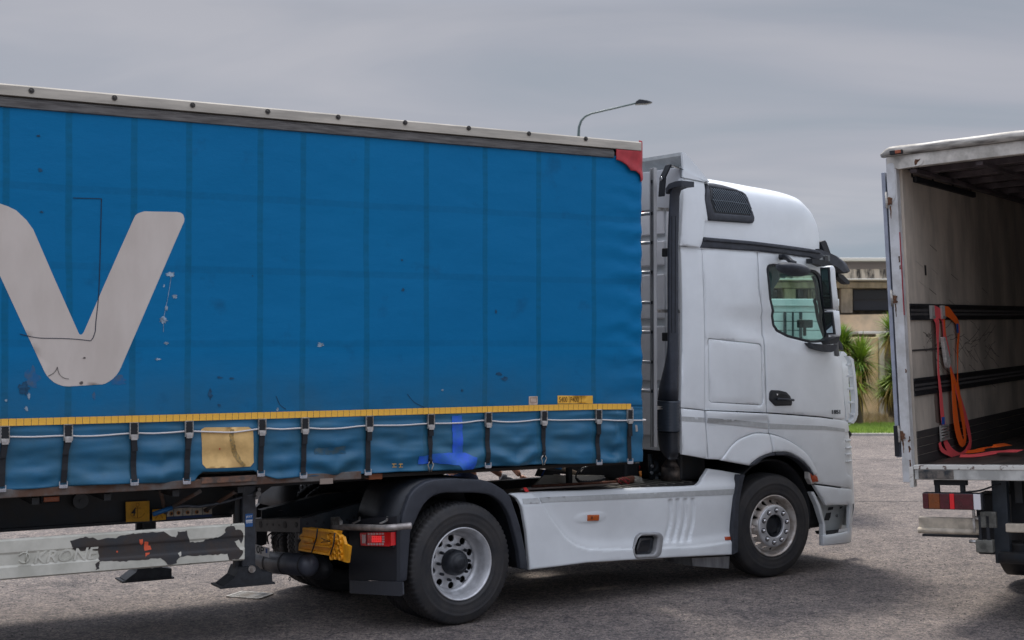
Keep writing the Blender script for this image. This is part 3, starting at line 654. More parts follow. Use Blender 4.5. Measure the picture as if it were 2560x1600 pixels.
# white plate, S400 P400 plate, yellow patch, blue tape, small marks
wp = R2([(1322, 991), (1344, 990.5), (1344, 1012), (1322, 1012.5)]); decal('small_label', wp, mat('faded_label', (.60, .47, .38), .6, var=.2, vscale=20), off=.004)
for l in ([(1325.5, 994), (1341, 994), (1341, 1006), (1325.5, 1006), (1325.5, 994)],):
    for a, b in zip(l, l[1:]): line_on('label_line', [a, b], .0028, mat('faint_ink', (.30, .20, .14), .7), off=.007, k=1)
yl = R2([(1394, 989), (1481.5, 989.2), (1482, 1009), (1394, 1008.6)]); decal('load_label', yl, yreflect, off=.004)
decal('load_label_lip', R2([(1394, 1009.6), (1482, 1010), (1482, 1012), (1394, 1012)]), mat('label_lip', (.45, .25, .03), .6), off=.004)
ink2 = mat('label_ink', (.20, .10, .01), .6)
for a, b, tx in ((1397.5, 1418, 'S400'), (1425.5, 1447, 'P400')):
    p = R(a, 1005.8, y=0.0); p2 = R(b, 1005.8, y=0.0)
    text('load_code', tx, ink2, tr, p.x, p.z, .06, tarp_y(p.x, p.z)-.0062, width=p2.x-p.x, hgt=.047, bold=.0004, ext=.0004)
for a in (1422.5, 1453): line_on('label_line', [(a, 990), (a, 1008)], .003, ink2, off=.007, k=1)
decal('yellow_patch', (R2([(503, 1073.5), (512, 1068.5), (620, 1067), (632, 1075), (634, 1156), (625, 1166), (512.6, 1170), (504, 1159.6)])), ypatch, off=.0065, res=.04)
mk = [(576, 1072), (572, 1085), (572, 1105), (576, 1125), (584, 1143), (596, 1160), (606, 1166), (612, 1164), (600, 1148), (590, 1128), (584, 1108), (582, 1088), (583, 1074)]
decal('rub_mark', jag(R2(mk), .004, .02), mat('grey_rub', (.17, .13, .06), .8, var=.7, vscale=60, col2=(.42, .26, .08)), off=.0095, res=.05)
blob('red_spot', 546.5, 1122, 2.2, 2.2, mat('red_spot', (.5, .03, .02), .6), off=.010)
decal('tape_patch', jag(R2([(1129, 1040), (1154.6, 1038), (1155, 1134), (1129.5, 1133)]), .002, .03), bluetape, off=.0075, res=.03)
decal('tape_patch', jag(R2([(1046, 1142), (1100, 1132), (1160, 1130.5), (1186, 1143), (1186, 1160), (1180, 1172), (1150, 1174), (1139, 1162), (1090, 1158), (1046, 1161)]), .003, .04), bluetape, off=.009, res=.03)
decal('grey_rub', jag(R2([(786, 1121), (862, 1116), (864, 1133), (788, 1137)]), .006, .03), mat('rubbed_grey', (.05, .09, .11), .8, var=.6, vscale=18, col2=(.01, .10, .20)), off=.004, res=.04)
for i, c in enumerate((986, 1001.5)):
    a = R2([(c-5, 1160), (c+5, 1159.6)]); ym = mat('small_yellow_mark', (.75, .42, .08), .6)
    line_on('stencil_mark', [(c-5, 1160.2), (c+5, 1160)], .005, ym, off=.006, k=1); line_on('stencil_mark', [(c-4, 1168), (c+6, 1167.5)], .004, ym, off=.006, k=1); line_on('stencil_mark', [(c-1, 1160), (c, 1168)], .005, ym, off=.006, k=1)
decal('small_tag', R2([(1585, 1062), (1590, 1062), (1592, 1078), (1587, 1079)]), mat('tag_metal', (.35, .33, .32), .5), off=.004)
# the white cord along the skirt
cp = [(0, 1092), (20, 1091.7), (80, 1092), (165, 1089), (200, 1090.5), (250, 1089), (332, 1083), (380, 1083.5), (430, 1081), (470, 1078), (530, 1079.5), (585, 1080), (655, 1071), (700, 1072.5), (760, 1069.6), (800, 1071.5), (850, 1070), (913, 1064), (1000, 1063), (1066, 1059), (1120, 1058), (1160, 1056), (1195, 1052), (1219, 1051.5), (1265, 1055), (1310, 1053), (1350, 1049), (1400, 1050.5), (1490, 1049), (1540, 1051), (1570, 1050.5), (1604, 1050.5)]
q = [R(a, b) for a, b in cp]; q = [(v.x, tarp_y(v.x, v.z)-.016, v.z) for v in q]; q += [(1.43, .02, q[-1][2]), (1.44, .10, q[-1][2])]
MB().tube([(X0, -.02, 1.62)]+[(v[0], v[1], v[2]) for v in smoothpoly(q, 3)], .0065, n=6).build('cord', cordm, tr)
# tension straps with over-centre buckles
def strapkit(s, zt, zb, ybase, lean, hook_y, tail, kind, name_='tension_strap'):
    w = .0205; top = zt-.002; K = .72
    f = lambda z: tarp_y(s, z)-.014
    pts = [(s+lean*(top-z)/.4, min(f(z), f(top)+.02), z) for z in np.linspace(top-.10, zb+.03, 8)]
    st = MB().strip(pts, (2*w, 0, 0), (0, -.003, 0))
    if kind == 'knot':
        st = MB().strip(pts[:-1], [(2*w*(1 if i < 4 else .72), 0, 0) for i in range(7)], (0, -.004, 0))
    o = st.build(name_, webm, tr)
    yb = f(top)-.006; bk = MB(); e = .0285
    for d in (-1, 1):
        bk.box((s+d*e-.0025, yb-.018, top-.118), (s+d*e+.0025, yb+.006, top), bev=.001)
        for k in range(4): bk.box((s+d*(e-.004)-.003, yb-.012, top-.022-k*.024), (s+d*(e-.004)+.003, yb-.008, top-.014-k*.024))
    bk.box((s-e, yb-.010, top-.007), (s+e, yb, top), bev=.002); bk.cyl((s-.030, yb-.012, top-.092), (s+.030, yb-.012, top-.092), .005, n=8)
    bk.build('buckle', steel, o)
    MB().box((s-.022, yb-.013, top-.090), (s+.022, yb-.009, top-.010)).build('buckle_pad', black, o)
    MB().prism([(s-.025, top-.090), (s+.027, top-.090), (s+.023, top-.128), (s-.020, top-.128)], yb-.018, yb-.014).box((s-.022, yb-.022, top-.110), (s+.024, yb-.018, top-.105)).build('buckle_lever', mat('bright_steel', (.62, .61, .60), .3, .8, var=.2, vscale=30), o)
    if tail > 0: MB().prism([(s-.020, top-.128), (s+.022, top-.128), (s+.024+lean, top-.128-tail), (s-.016+lean, top-.131-tail)], yb-.012, yb-.009).build('strap_tail', webm, o)
    xb = s+lean*(top-zb)/.4; yh = min(f(zb+.05), f(top)+.02)-.004
    if kind == 'knot':
        MB().tube([(xb-.002, yh, zb+.115), (xb+.004, yh-.012, zb+.09), (xb, yh, zb+.07)], .014, n=8).build('knot', webm, o)
        MB().tube([(xb-.008, yh-.006, zb-.002), (xb-.016, yh-.01, zb+.03), (xb-.024, yh-.01, zb+.055), (xb-.010, yh-.01, zb+.078), (xb+.012, yh-.01, zb+.078), (xb+.026, yh-.01, zb+.055), (xb+.016, yh-.01, zb+.03), (xb+.006, yh-.006, zb-.002)], .0055, n=6).build('hook', steel, o)
    else:
        hk = MB().box((xb-.029, yh-.012, zb+.004), (xb-.024, yh+.0, zb+.040)).box((xb+.024, yh-.012, zb+.004), (xb+.029, yh+.0, zb+.040)).box((xb-.029, yh-.014, zb-.006), (xb+.029, yh-.002, zb+.016), bev=.002)
        for i in range(4): hk.box((xb-.022+i*.0125, yh-.017, zb-.007), (xb-.016+i*.0125, yh-.013, zb+.015))
        hk.build('hook', mat('hook_grey', (.50, .50, .53), .5, .4, var=.2, vscale=30), o)
for i, s in enumerate(strap_s):
    strapkit(s, ztape(s)-HT/2+.004, zhem(s)-.005, 0, (-.015, -.025, .004, -.012, -.006, -.006, -.004, .0, -.006, .0, .0, .0)[i], 0, (.09, .085, .08, .08, .08, .075, .07, .05, 0, .02, .09, .11)[i], 'knot' if i in (7, 9) else 'hook')
# underside: main beams, cross members, braces, legs, guard
zb0, zb1 = .925, 1.19; xb1 = R(580, 1290, y=.62).x
for y in (.62, WT-.74):
    MB().box((X0, y, zb0), (xb1, y+.12, zb0+.022)).box((X0, y, zb1-.02), (xb1+.4, y+.12, zb1-.001)).box((X0, y+.05, zb0+.022), (xb1, y+.062, zb1-.02)).build('main_beam', chassis, tr)
    MB().prism([(xb1, zb0), (xb1, zb1+.01), (X1-.1, 1.234), (X1-.1, 1.215), (-.1, 1.205), (-.3, 1.16), (xb1+.35, 1.145)], y+.05, y+.062).build('neck_beam', chassis, tr)
cm = MB().box((-.03, .745, 1.05), (.03, WT-.75, 1.21)).box((-.025, .08, 1.175), (.025, .745, 1.222)).box((-.025, WT-.75, 1.175), (.025, WT-.08, 1.222)).mesh('cross_member'); cm.materials.append(chassis)
for i in range(22):
    x = -11.8+i*.5
    if x < xb1-.1: link('cross_member', cm, None, tr, (x, 0, 0))
for a, b in (((R(410, 1255, y=.6).x, .55, 1.02), (R(492, 1215, y=.2).x, .12, 1.2)), ((R(508, 1256, y=.6).x, .55, 1.0), (R(590, 1212, y=.2).x, .12, 1.2)), ((R(410, 1258, y=.6).x, .55, 1.0), (R(400, 1222, y=.4).x, .4, 1.2))):
    MB().cyl(a, b, .016, n=8).build('brace', rustgrey, tr)
MB().box((-6.5, .9, .72), (-4.6, 1.6, .92), bev=.05).build('air_reservoir', chassis, tr)
MB().box((X0, .3, .80), (R(268, 1330, y=.5).x, .5, .885), bev=.004).build('spare_carrier', rustgrey, tr)
# fifth-wheel pin plate area
MB().cyl((0, WT/2, 1.08), (0, WT/2, 1.21), .045, n=16).build('kingpin', steel, tr)
# side marker lamp
p0 = R(108, 1242, y=.50); p1 = R(150, 1254, y=.50)
o = MB().box((p0.x-.012, .512, p1.z-.008), (p1.x+.012, .60, p0.z+.006), bev=.004).build('marker_lamp', black, tr); MB().box((p0.x+.004, .498, p1.z+.002), (p1.x-.004, .515, p0.z-.002), bev=.004).build('lens', orange, o)
q = R(202, 1249, y=.60); MB().cyl((q.x, .60, q.z-.01), (q.x, .62, q.z-.01), .058, n=24).cyl((q.x, .585, q.z-.01), (q.x, .60, q.z-.01), .012, n=10).build('reflector_disc', mat('dusty_grey', (.07, .075, .08), .6), tr)
# anchor sticker with the figure 4
yb = .612
def flat(name, pts, m, y, th=.002): 
    return MB().prism([(R(a, b, y=y).x, R(a, b, y=y).z) for a, b in pts], y, y+th).build(name, m, tr)
flat('anchor_sticker', [(314, 1255), (373.4, 1252), (373.7, 1303), (315, 1305)], mat('yellow_sticker', (.68, .33, .01), .5, var=.2, vscale=14), yb)
p = R(328, 1290, y=yb-.002); text('figure', '4', inkm, tr, p.x, p.z, .08, yb-.004, width=.034, hgt=.062, shear=.2, bold=.0008)
an = mat('sticker_line', (.42, .19, .01), .6)
def arc(cx_, cz_, r, a0, a1, n=12): return [(cx_+r*math.cos(a0+(a1-a0)*i/n), cz_+r*math.sin(a0+(a1-a0)*i/n)) for i in range(n+1)]
ac = R(344, 1262, y=yb); A_ = MB(); x0, z0 = ac.x, ac.z
for pts in (arc(x0, z0, .013, 0, 2*PI), [(x0, z0-.013), (x0, z0-.10)], [(x0-.028, z0-.026), (x0+.028, z0-.026)], arc(x0, z0-.045, .058, PI*1.12, PI*1.88)):
    A_.tube([(a, yb-.002, b) for a, b in pts], .0028, n=5)
A_.build('anchor_sign', an, tr)
flat('yellow_sticker', [(381, 1274), (415, 1271), (415, 1299), (381, 1302)], MATS['yellow_sticker'], yb); 
A_ = MB(); q = R(398, 1290, y=yb)
A_.tube([(q.x-.03, yb-.002, q.z-.02), (q.x+.0, yb-.002, q.z+.02), (q.x+.03, yb-.002, q.z-.02)], .003, n=5).build('sticker_sign', an, tr)
flat('valve_panel', [(417, 1273), (530, 1265), (530, 1287), (417, 1296)], mat('cream_plate', (.52, .45, .36), .6, var=.3, vscale=20), yb)
flat('valve_panel_strip', [(417, 1292), (530, 1285), (530, 1292), (417, 1299)], mat('deep_blue_strip', (.01, .03, .10), .6), yb-.003)
for i, (a, b) in enumerate(((428, 1284), (446, 1282), (469, 1281), (492, 1280), (518, 1278))):
    q = R(a, b, y=yb); o = MB().cyl((q.x, yb-.004, q.z), (q.x, yb, q.z), .0155, n=14).build('valve_port', mat('orange_brown', (.45, .17, .03), .6), tr)
    MB().box((q.x-.006, yb-.014, q.z-.008), (q.x+.006, yb-.004, q.z+.008)).build('valve_pin', dark2, o)
    if i: q2 = R(a-12, b, y=yb); MB().box((q2.x-.0015, yb-.003, q2.z-.03), (q2.x+.0015, yb, q2.z+.028)).build('valve_divider', seamd, tr)
# winding handle
a = R(382, 1286, y=.45); b = R(430, 1269, y=.45); c_ = R(500, 1266, y=.40); d_ = R(560, 1255, y=.36); e_ = R(640, 1233, y=.32)
MB().cyl((a.x, .45, a.z), (b.x, .45, b.z), .018, n=12).build('crank_grip', mat('blue_grip', (.02, .13, .33), .5), tr)
MB().tube(smoothpoly([(b.x, .45, b.z), (c_.x-.1, .44, c_.z+.006), (c_.x, .40, c_.z), (d_.x, .36, d_.z), (e_.x, .32, e_.z)], 5), .012, n=8).build('crank_handle', steel if False else mat('dull_steel', (.10, .11, .13), .45, .4, var=.3, vscale=20), tr)
MB().cyl((e_.x+.0, .26, e_.z), (e_.x, .36, e_.z), .022, n=10).cyl((e_.x+.02, .30, e_.z+.03), (e_.x+.02, .35, e_.z+.03), .014, n=8).cyl((e_.x-.0, .30, e_.z-.035), (e_.x, .35, e_.z-.035), .014, n=8).build('crank_joint', mat('joint_metal', (.2, .2, .2), .4, .6), tr)
# landing legs
def leg(y, near):
    dx_ = 0 if near else -.42
    xa = R(606, 1400, y=.32).x+dx_; xb = R(639, 1400, y=.32).x+dx_
    o = MB().box((xa, y, .48), (xb, y+.12, 1.2), bev=.006).build('landing_leg', mat('leg_paint', (.050, .056, .068), .5, var=.4, vscale=9, bump=.08), tr)
    MB().box((xa-.045, y+.05, .52), (xa-.003, y+.10, 1.12), bev=.004).build('leg_bracket', chassis, o)
    zf0 = .425 if near else .31; xm = (xa+xb)/2
    f = MB().prism([(xm-.21, zf0), (xm+.18, zf0), (xm+.18, zf0+.085), (xm+.10, zf0+.10), (xm+.06, zf0+.15), (xm-.09, zf0+.15), (xm-.12, zf0+.08), (xm-.21, zf0+.018)], y-.03, y+.17)
    f.prism([(xm-.24, zf0-.002), (xm+.20, zf0-.002), (xm+.20, zf0+.012), (xm-.24, zf0+.012)], y-.04, y+.20).build('foot', mat('foot_black', (.026, .030, .036), .5, var=.4, vscale=12), o)
    MB().cyl((xm+.01, y-.045, zf0+.13), (xm+.01, y, zf0+.13), .028, n=16).cyl((xm+.01, y-.05, zf0+.13), (xm+.01, y-.044, zf0+.13), .013, n=10).build('foot_pin', steel, o)
    return o, xm
lg, xm = leg(.32, 1); leg(1.62, 0)
qa = R(613.5, 1285, y=.318); qb = R(632, 1316, y=.318)
bl = MB().box((qa.x, .3165, qb.z), (qb.x, .3195, qa.z)).build('leg_label', mat('jost_blue', (.02, .12, .36), .5), lg)
text('label_name', 'JOST', mat('label_white', (.7, .72, .75), .5), lg, qa.x+.004, qa.z-.034, .03, .3158, width=(qb.x-qa.x)*.84, hgt=.020, bold=.0006)
MB().box((qa.x+.004, .3155, qa.z-.062), (qb.x-.004, .3165, qa.z-.046)).box((qa.x+.004, .3155, qa.z-.072), (qb.x-.004, .3165, qa.z-.066)).build('label_lines', MATS['label_white'], lg)
MB().box((-2.15, .36, .98), (-2.09, WT-.4, 1.02)).build('leg_shaft', chassis, tr)
# side guard: one long pressed board, flaking white over black
YG = .05; g0 = R(-30, 1353, y=YG); gz1, gz0 = .948, .668; gx1 = R(610, 1350, y=YG).x
prof = [(0, gz0), (-.016, gz0+.012), (-.016, gz0+.085), (-.009, gz0+.10), (-.009, gz0+.175), (-.017, gz0+.19), (-.017, gz1-.012), (0, gz1), (.02, gz1), (.02, gz0)]
gd = MB().prism([(y+YG, z) for y, z in prof], -10.3, gx1, axis='x').build('side_guard', mat('guard_white', (.60, .585, .51), .45, var=.2, vscale=5, bump=.04, bscale=20, col2=(.50, .49, .42)), tr)
def gy(z): return YG+float(np.interp(z, [gz0, gz0+.012, gz0+.085, gz0+.10, gz0+.175, gz0+.19, gz1-.012, gz1], [0, -.016, -.016, -.009, -.009, -.017, -.017, 0]))
def G2(pts): return [(R(a, b, y=YG-.015).x, min(gz1-.002, max(gz0+.002, R(a, b, y=YG-.015).z))) for a, b in pts]
peel = mat('flaked_black', (.028, .030, .034), .6, var=.5, vscale=7, col2=(.05, .038, .032), bump=.2, bscale=30)
def gd_patch(name, pts, m, off=.0015, step=.022, amp=.005): return panel(name, jag(G2(pts), amp, step), m, gd, yf=lambda x, z: gy(z)-off, thick=.001, bev=0, res=.03, lines=[[(x_, z_) for x_ in np.arange(-3.6, -2.2, .02)] for z_ in (gz0+.083, gz0+.087, gz0+.098, gz0+.102, gz0+.173, gz0+.177, gz0+.188, gz0+.192)])
random.seed(11)
gd_patch('flaked_patch', [(175, 1352), (215, 1342), (245, 1348), (262, 1346), (290, 1345), (305, 1337), (345, 1333), (408, 1328), (425, 1338), (440, 1345), (445, 1330), (468, 1326), (470, 1345), (476, 1355), (500, 1357), (515, 1350), (552, 1341), (562, 1330), (565, 1318), (580, 1312), (590, 1323), (606, 1328), (610, 1345), (600, 1365), (608, 1382), (596, 1398), (572, 1400), (570, 1384), (520, 1388), (452, 1391), (444, 1398), (440, 1408), (418, 1412), (412, 1400), (400, 1394), (370, 1398), (300, 1404), (262, 1402), (248, 1405), (246, 1378), (225, 1374), (195, 1378), (180, 1373)], peel)
gd_patch('flaked_patch', [(239, 1410), (248, 1403), (247, 1423), (240, 1426)], peel)
gd_patch('flaked_patch', [(460, 1407), (470, 1414), (480, 1409), (472, 1417), (464, 1414)], peel)
gd_patch('paint_island', [(446, 1383), (452, 1380), (454, 1389), (448, 1391)], MATS['guard_white'], off=.003)
gd_patch('paint_island', [(588, 1353), (598, 1349), (606, 1362), (609, 1376), (600, 1374), (590, 1362)], MATS['guard_white'], off=.003)
orr = mat('orange_flake', (.75, .12, .05), .6)
for pts in ([(348, 1349), (357, 1348), (357, 1359), (353, 1363), (349, 1357)], [(361, 1354), (370, 1354), (371, 1364), (376, 1364), (379, 1374), (362, 1377), (360, 1372)], [(364, 1382), (375, 1381), (374, 1385), (367, 1388), (364, 1392)], [(291, 1378), (295, 1377), (295, 1382), (291, 1381)]):
    gd_patch('orange_flake', pts, orr, off=.0035, step=.05, amp=.001)
p = R(84, 1411, y=YG-.012); p2 = R(246, 1403, y=YG-.012)
gm = MATS['guard_white']
text('raised_name', 'KRONE', gm, gd, p.x, p.z+.004, .12, lambda x, z: YG-.009, width=p2.x-p.x, hgt=.088, shear=.25, bold=.002, ext=.007)
cxp = R(60, 1398, y=YG-.012); MB().tube([(a, YG-.012, b) for a, b in arc(cxp.x, cxp.z+.01, .036, -PI*.85, PI*.35+PI*.5)], .006, n=6).tube([(cxp.x+.01, YG-.012, cxp.z-.02), (cxp.x+.02, YG-.012, cxp.z+.06)], .006, n=6).box((cxp.x-.04, YG-.016, cxp.z-.052), (cxp.x+.045, YG-.004, cxp.z-.040)).build('raised_emblem', gm, gd)
for x in (-3.6, -2.6, -5.0): MB().box((x, YG+.02, .72), (x+.04, .5, .76)).box((x, .45, .70), (x+.04, .62, .76)).build('guard_bracket', chassis, tr)
# running gear far to the left
for i in range(3):
    for y in (0.03, WT-.41):
        w = MB().lathe([(.05, .10), (.05, .29), (0, .31), (0, .46), (.03, .5), (.35, .5), (.38, .46), (.38, .31), (.33, .29), (.33, .1)], 40).build('wheel', rubber, tr, (-9.7+i*1.31, y, .5))
    MB().cyl((-9.7+i*1.31, .3, .5), (-9.7+i*1.31, WT-.3, .5), .06).build('axle', chassis, tr)
# brown timber wedge + orange lamp under the rail
q0 = R(918, 1188, y=.1); q1 = R(951, 1195, y=.1); MB().box((q0.x, .06, q1.z-.005), (q1.x, .16, q0.z+.012), bev=.003).build('marker_lamp', mat('dull_orange', (.30, .09, .03), .5), tr)
q0 = R(503, 1179, y=.01); q1 = R(640, 1190, y=.01); MB().box((q0.x, -.004, 1.268), (q1.x, .06, 1.312), bev=.003).build('patch_rail', mat('rusty_rail', (.20, .10, .06), .8, var=.6, vscale=14, col2=(.09, .07, .06), bump=.3), tr)
q0 = R(800, 1189, y=.005); q1 = R(832, 1197, y=.005); MB().box((q0.x, .002, 1.215), (q1.x, .011, 1.258)).build('rail_plate', mat('plate_tan', (.30, .24, .20), .7), tr)
# ================================================================== TRACTOR UNIT
tk = thing('tractor_unit', 'white tractor truck with high roof sleeper cab coupled under the blue trailer', 'truck', FR_T)
WB, WD = 3.755, 2.5
def swage(x): a = T(1800, 815); b = T(2024, 874); return a.z+(b.z-a.z)*(x-a.x)/(b.x-a.x)
def sstep(t): t = min(1, max(0, t)); return t*t*(3-2*t)
XFZ = ([.3, .6, 1.2, 1.5, 1.75, 2.3, 3.2], [5.20, 5.28, 5.23, 5.15, 5.10, 5.04, 4.96])
def xfront(z): return float(np.interp(z, *XFZ))
def cab_y(x, z):
    Rr = .45; t = (x-(xfront(z)-Rr))/Rr; y = 0.
    if t > 0: y += Rr*(1-math.sqrt(1-min(t, .97)**2))
    if z > 2.2: y += .045*((z-2.2)/1.0)**2
    if 1.5 < z < 2.6: y += .026*sstep((z-swage(x)+.03)/.06)*sstep((x-2.85)/.5)
    return y
CP = lambda pts, off=0.: [(q.x, q.z) for q in (T(a, b, y=lambda x, z: cab_y(x, z)+off) for a, b in pts)]
FT = .02
def cpanel(name, px, m=white, off=0., holes=(), relief=None, res=.07, thick=.03, bev=.008, lines=(), r=.0, par=None):
    p = CP(px, off); p = rnd(p, r) if r else p
    return panel(name, p, m, par or tk, yf=lambda x, z: cab_y(x, z)+off, thick=thick, bev=bev, res=res, holes=[CP(h, off) for h in holes], relief=relief, lines=lines)
# ---- side panels
FILM = []
cpanel('rear_corner_panel', [(1702, 616), (1755, 621.5), (1758, 700), (1762, 1025), (1703.5, 1018.5)])
flapo = [(1771, 849), (1774, 846), (1900, 860), (1904, 866), (1908, 1008), (1904, 1013.5), (1778, 1006), (1773, 1000)]
sp = cpanel('side_panel', [(1755.8, 621.5), (1893.5, 630), (1898, 725), (1904.5, 811.6), (1909, 849), (1916.5, 1031), (1762.8, 1025)], holes=[flapo])
cpanel('storage_flap', [(1772.3, 850), (1775, 847.3), (1899.2, 861), (1902.8, 866.5), (1906.6, 1007.5), (1903, 1012.3), (1779, 1004.8), (1774.3, 999)])
win = [(1916.7, 672), (1919, 665), (1924, 661), (1934.6, 659.5), (1980, 665), (2023.5, 672), (2040, 676), (2051, 684.6), (2058, 701.6), (2066, 765), (2074, 845.5), (2073, 851), (2066, 854.5), (2040, 857), (2023.5, 857), (1968.5, 843), (1941, 828.5), (1931.5, 813.7), (1928, 790), (1924, 748)]
door = [(1895.8, 630.3), (1950, 634), (2023.5, 643), (2044, 652), (2060, 666), (2085, 760), (2104, 873.6), (2110, 960), (2114.5, 1045), (2105, 1048.8), (2056, 1041.5), (1990, 1036), (1919, 1031), (1912, 849), (1907, 811.6), (1900.5, 725)]
dr = cpanel('door', door, holes=[win])
# dark window surround + glass
inn = [(1922, 676), (1924.5, 669), (1930, 666), (1938, 665), (1980, 670), (2022, 677.5), (2036, 682), (2044, 689), (2049.5, 704), (2058, 765), (2065.5, 836), (2064, 843), (2058, 848), (2040, 851), (2024, 850.5), (1971, 837), (1945.5, 824), (1936.5, 811), (1933.5, 788), (1929, 748)]
cpanel('window_seal', win, dark2, off=.010, holes=[inn], thick=.03, bev=.003, res=.05, par=dr)
def glass_mat():
    m = bpy.data.materials.new('tinted_glass'); m.use_nodes = True; t = m.node_tree; n = t.nodes; L = t.links; n.clear()
    o = n.new('ShaderNodeOutputMaterial'); a = n.new('ShaderNodeBsdfTransparent'); a.inputs[0].default_value = (.74, .96, .89, 1); g = n.new('ShaderNodeBsdfGlossy'); g.inputs['Roughness'].default_value = .02; g.inputs[0].default_value = (.9, .95, .95, 1)
    f = n.new('ShaderNodeLayerWeight'); f.inputs[0].default_value = .5; pw_ = n.new('ShaderNodeMath'); pw_.operation = 'POWER'; pw_.inputs[1].default_value = 4.0; L.new(f.outputs['Facing'], pw_.inputs[0]); mr_ = n.new('ShaderNodeMapRange'); mr_.inputs[3].default_value = .05; mr_.inputs[4].default_value = .85; L.new(pw_.outputs[0], mr_.inputs[0]); x = n.new('ShaderNodeMixShader'); L.new(mr_.outputs[0], x.inputs[0]); L.new(a.outputs[0], x.inputs[1]); L.new(g.outputs[0], x.inputs[2]); L.new(x.outputs[0], o.inputs[0]); return m
glass = glass_mat()
cpanel('window_glass', inn, glass, off=.022, thick=.004, bev=0, res=.08, par=dr)
cpanel('quarter_frame', [(2044, 689), (2049.5, 704), (2058, 765), (2065.5, 836), (2061, 838), (2051, 765), (2041, 706), (2034, 690)], dark2, off=.03, thick=.03, bev=.003)
# handle
hd = cpanel('door_handle', [(1929.5, 975), (1950, 976), (1967, 980), (1976.6, 990), (1981.6, 1005), (1980, 1014), (1939.4, 1015), (1924.6, 1000), (1925, 982)], dark2, off=-.012, thick=.02, bev=.008, res=.03, r=.012, par=dr)
cpanel('handle_recess', [(1945, 984), (1966, 986), (1972, 993), (1946, 994)], black, off=-.0135, thick=.004, bev=0, r=.006, par=dr)
a = T(1938, 997); b = T(1978, 1000); MB().tube([(a.x, -.03, a.z), ((a.x+b.x)/2, -.045, (a.z+b.z)/2), (b.x, -.03, b.z)], .013, n=10).build('handle_grip', dark, dr)
a = T(1940, 986); MB().cyl((a.x, -.02, a.z), (a.x, -.013, a.z), .009, n=12).build('key_lock', chrome, dr)
p = T(2079.5, 1036); text('model_number', '1851', greyink, dr, T(2079.5, 1036, y=cab_y).x, T(2079.5, 1036, y=cab_y).z+.004, .06, lambda x, z: cab_y(x, z)-.002, width=.135, hgt=.042, bold=.0018, ext=.003, slope=-.02)
# ---- lower cab
def sm2(p, k=5): return smoothpoly(p, k)
archo = [(1803, 1149.5), (1823, 1121), (1836, 1107), (1852, 1095.6), (1881, 1084), (1900, 1082), (1921.5, 1083.5)]; archo = [tuple(v) for v in smoothpoly(archo, 4)]
archo2 = [(1924, 1084), (1945, 1090), (1967, 1100), (1990, 1114), (2009, 1130), (2025, 1152), (2036.5, 1177)]; archo2 = [tuple(v) for v in smoothpoly(archo2, 4)]
cpanel('lower_rear_panel', [(1704, 1021), (1761, 1027), (1766, 1085), (1770.7, 1147.5), (1707, 1136)])
lp = cpanel('lower_side_panel', [(1763, 1027.3), (1917.5, 1034), (1920.5, 1060), (1921.5, 1082.5)]+list(reversed(archo[:-1]))+[(1773, 1147.5), (1768, 1085)], res=.03, relief=lambda x, z: -.02*sstep((z-1.55)/.06))
inner1 = [(1801, 1151), (1868, 1163.5), (1871, 1158), (1888, 1145), (1905, 1137), (1925.5, 1130.5), (1922.5, 1100), (1921.5, 1085)]
AC = (WB, .55)
def flare(x, z):
    r = math.hypot(x-AC[0], z-AC[1]); return -.012-.03*sstep((.98-r)/.30)+.02*max(0, (r-.62)/.3)**2*0
cpanel('wheel_arch_flare', [(1921.3, 1084.7)]+list(reversed([(a, b+1.2) for a, b in archo[:-1]]))+[(1868, 1163.3), (1871, 1158), (1888, 1145), (1905, 1137), (1925.2, 1130.5)], relief=flare, res=.03, bev=.014)
cpanel('wheel_arch_flare', [(1923.7, 1085.5)]+[(a, b+1.2) for a, b in archo2[1:]]+[(2038, 1186), (2028, 1188), (2027, 1184), (2016.6, 1167), (2003, 1152), (1987, 1141), (1970, 1132), (1957, 1129), (1930, 1129.5), (1927.2, 1130)], relief=flare, res=.03, bev=.014)
fl = lambda x, z: flare(x, z)-.004
cpanel('arch_trim', [(1866, 1163.5), (1888, 1145), (1905, 1137.5), (1929, 1130.8), (1930, 1138), (1915, 1140), (1902, 1144.5), (1882, 1162)], dark, relief=fl, res=.03, bev=.006, thick=.08)
cpanel('arch_trim', [(1930.5, 1130.5), (1957, 1130), (1970, 1133), (1987, 1142), (2003, 1153), (2016.6, 1168), (2028, 1187), (2024, 1189), (2016, 1177), (2002, 1161), (1987, 1149), (1972, 1141.5), (1959, 1138), (1931.5, 1138)], dark, relief=fl, res=.03, bev=.006, thick=.08)
cpanel('front_side_panel', [(1919.3, 1034), (1990, 1039), (2056, 1044.5), (2105, 1051.5), (2116, 1054), (2130, 1062), (2126, 1075), (2114, 1083), (2113, 1100), (2114, 1150), (2116, 1177), (2121, 1187), (2131, 1193), (2131, 1221), (2036, 1208), (2048, 1206), (2040, 1190), (2038, 1180)]+list(reversed([(a, b-1) for a, b in archo2])))
cpanel('corner_vent', [(2116, 1085), (2127, 1077), (2131, 1085), (2131, 1190), (2124, 1187), (2118, 1178), (2115.5, 1150)], black, off=.02, thick=.01, bev=0)
for yy in (1100, 1118, 1135, 1152): cpanel('vent_bar', [(2115, yy), (2131, yy-2), (2131, yy+2), (2115, yy+4)], white, off=.004, thick=.02, bev=.004)
for pts in ([(1704.5, 1041), (1761.5, 1044), (1762.5, 1056), (1704.8, 1052.5)],): cpanel('stripe_film', pts, stripe, off=-.002, thick=.001, bev=0, res=.02)
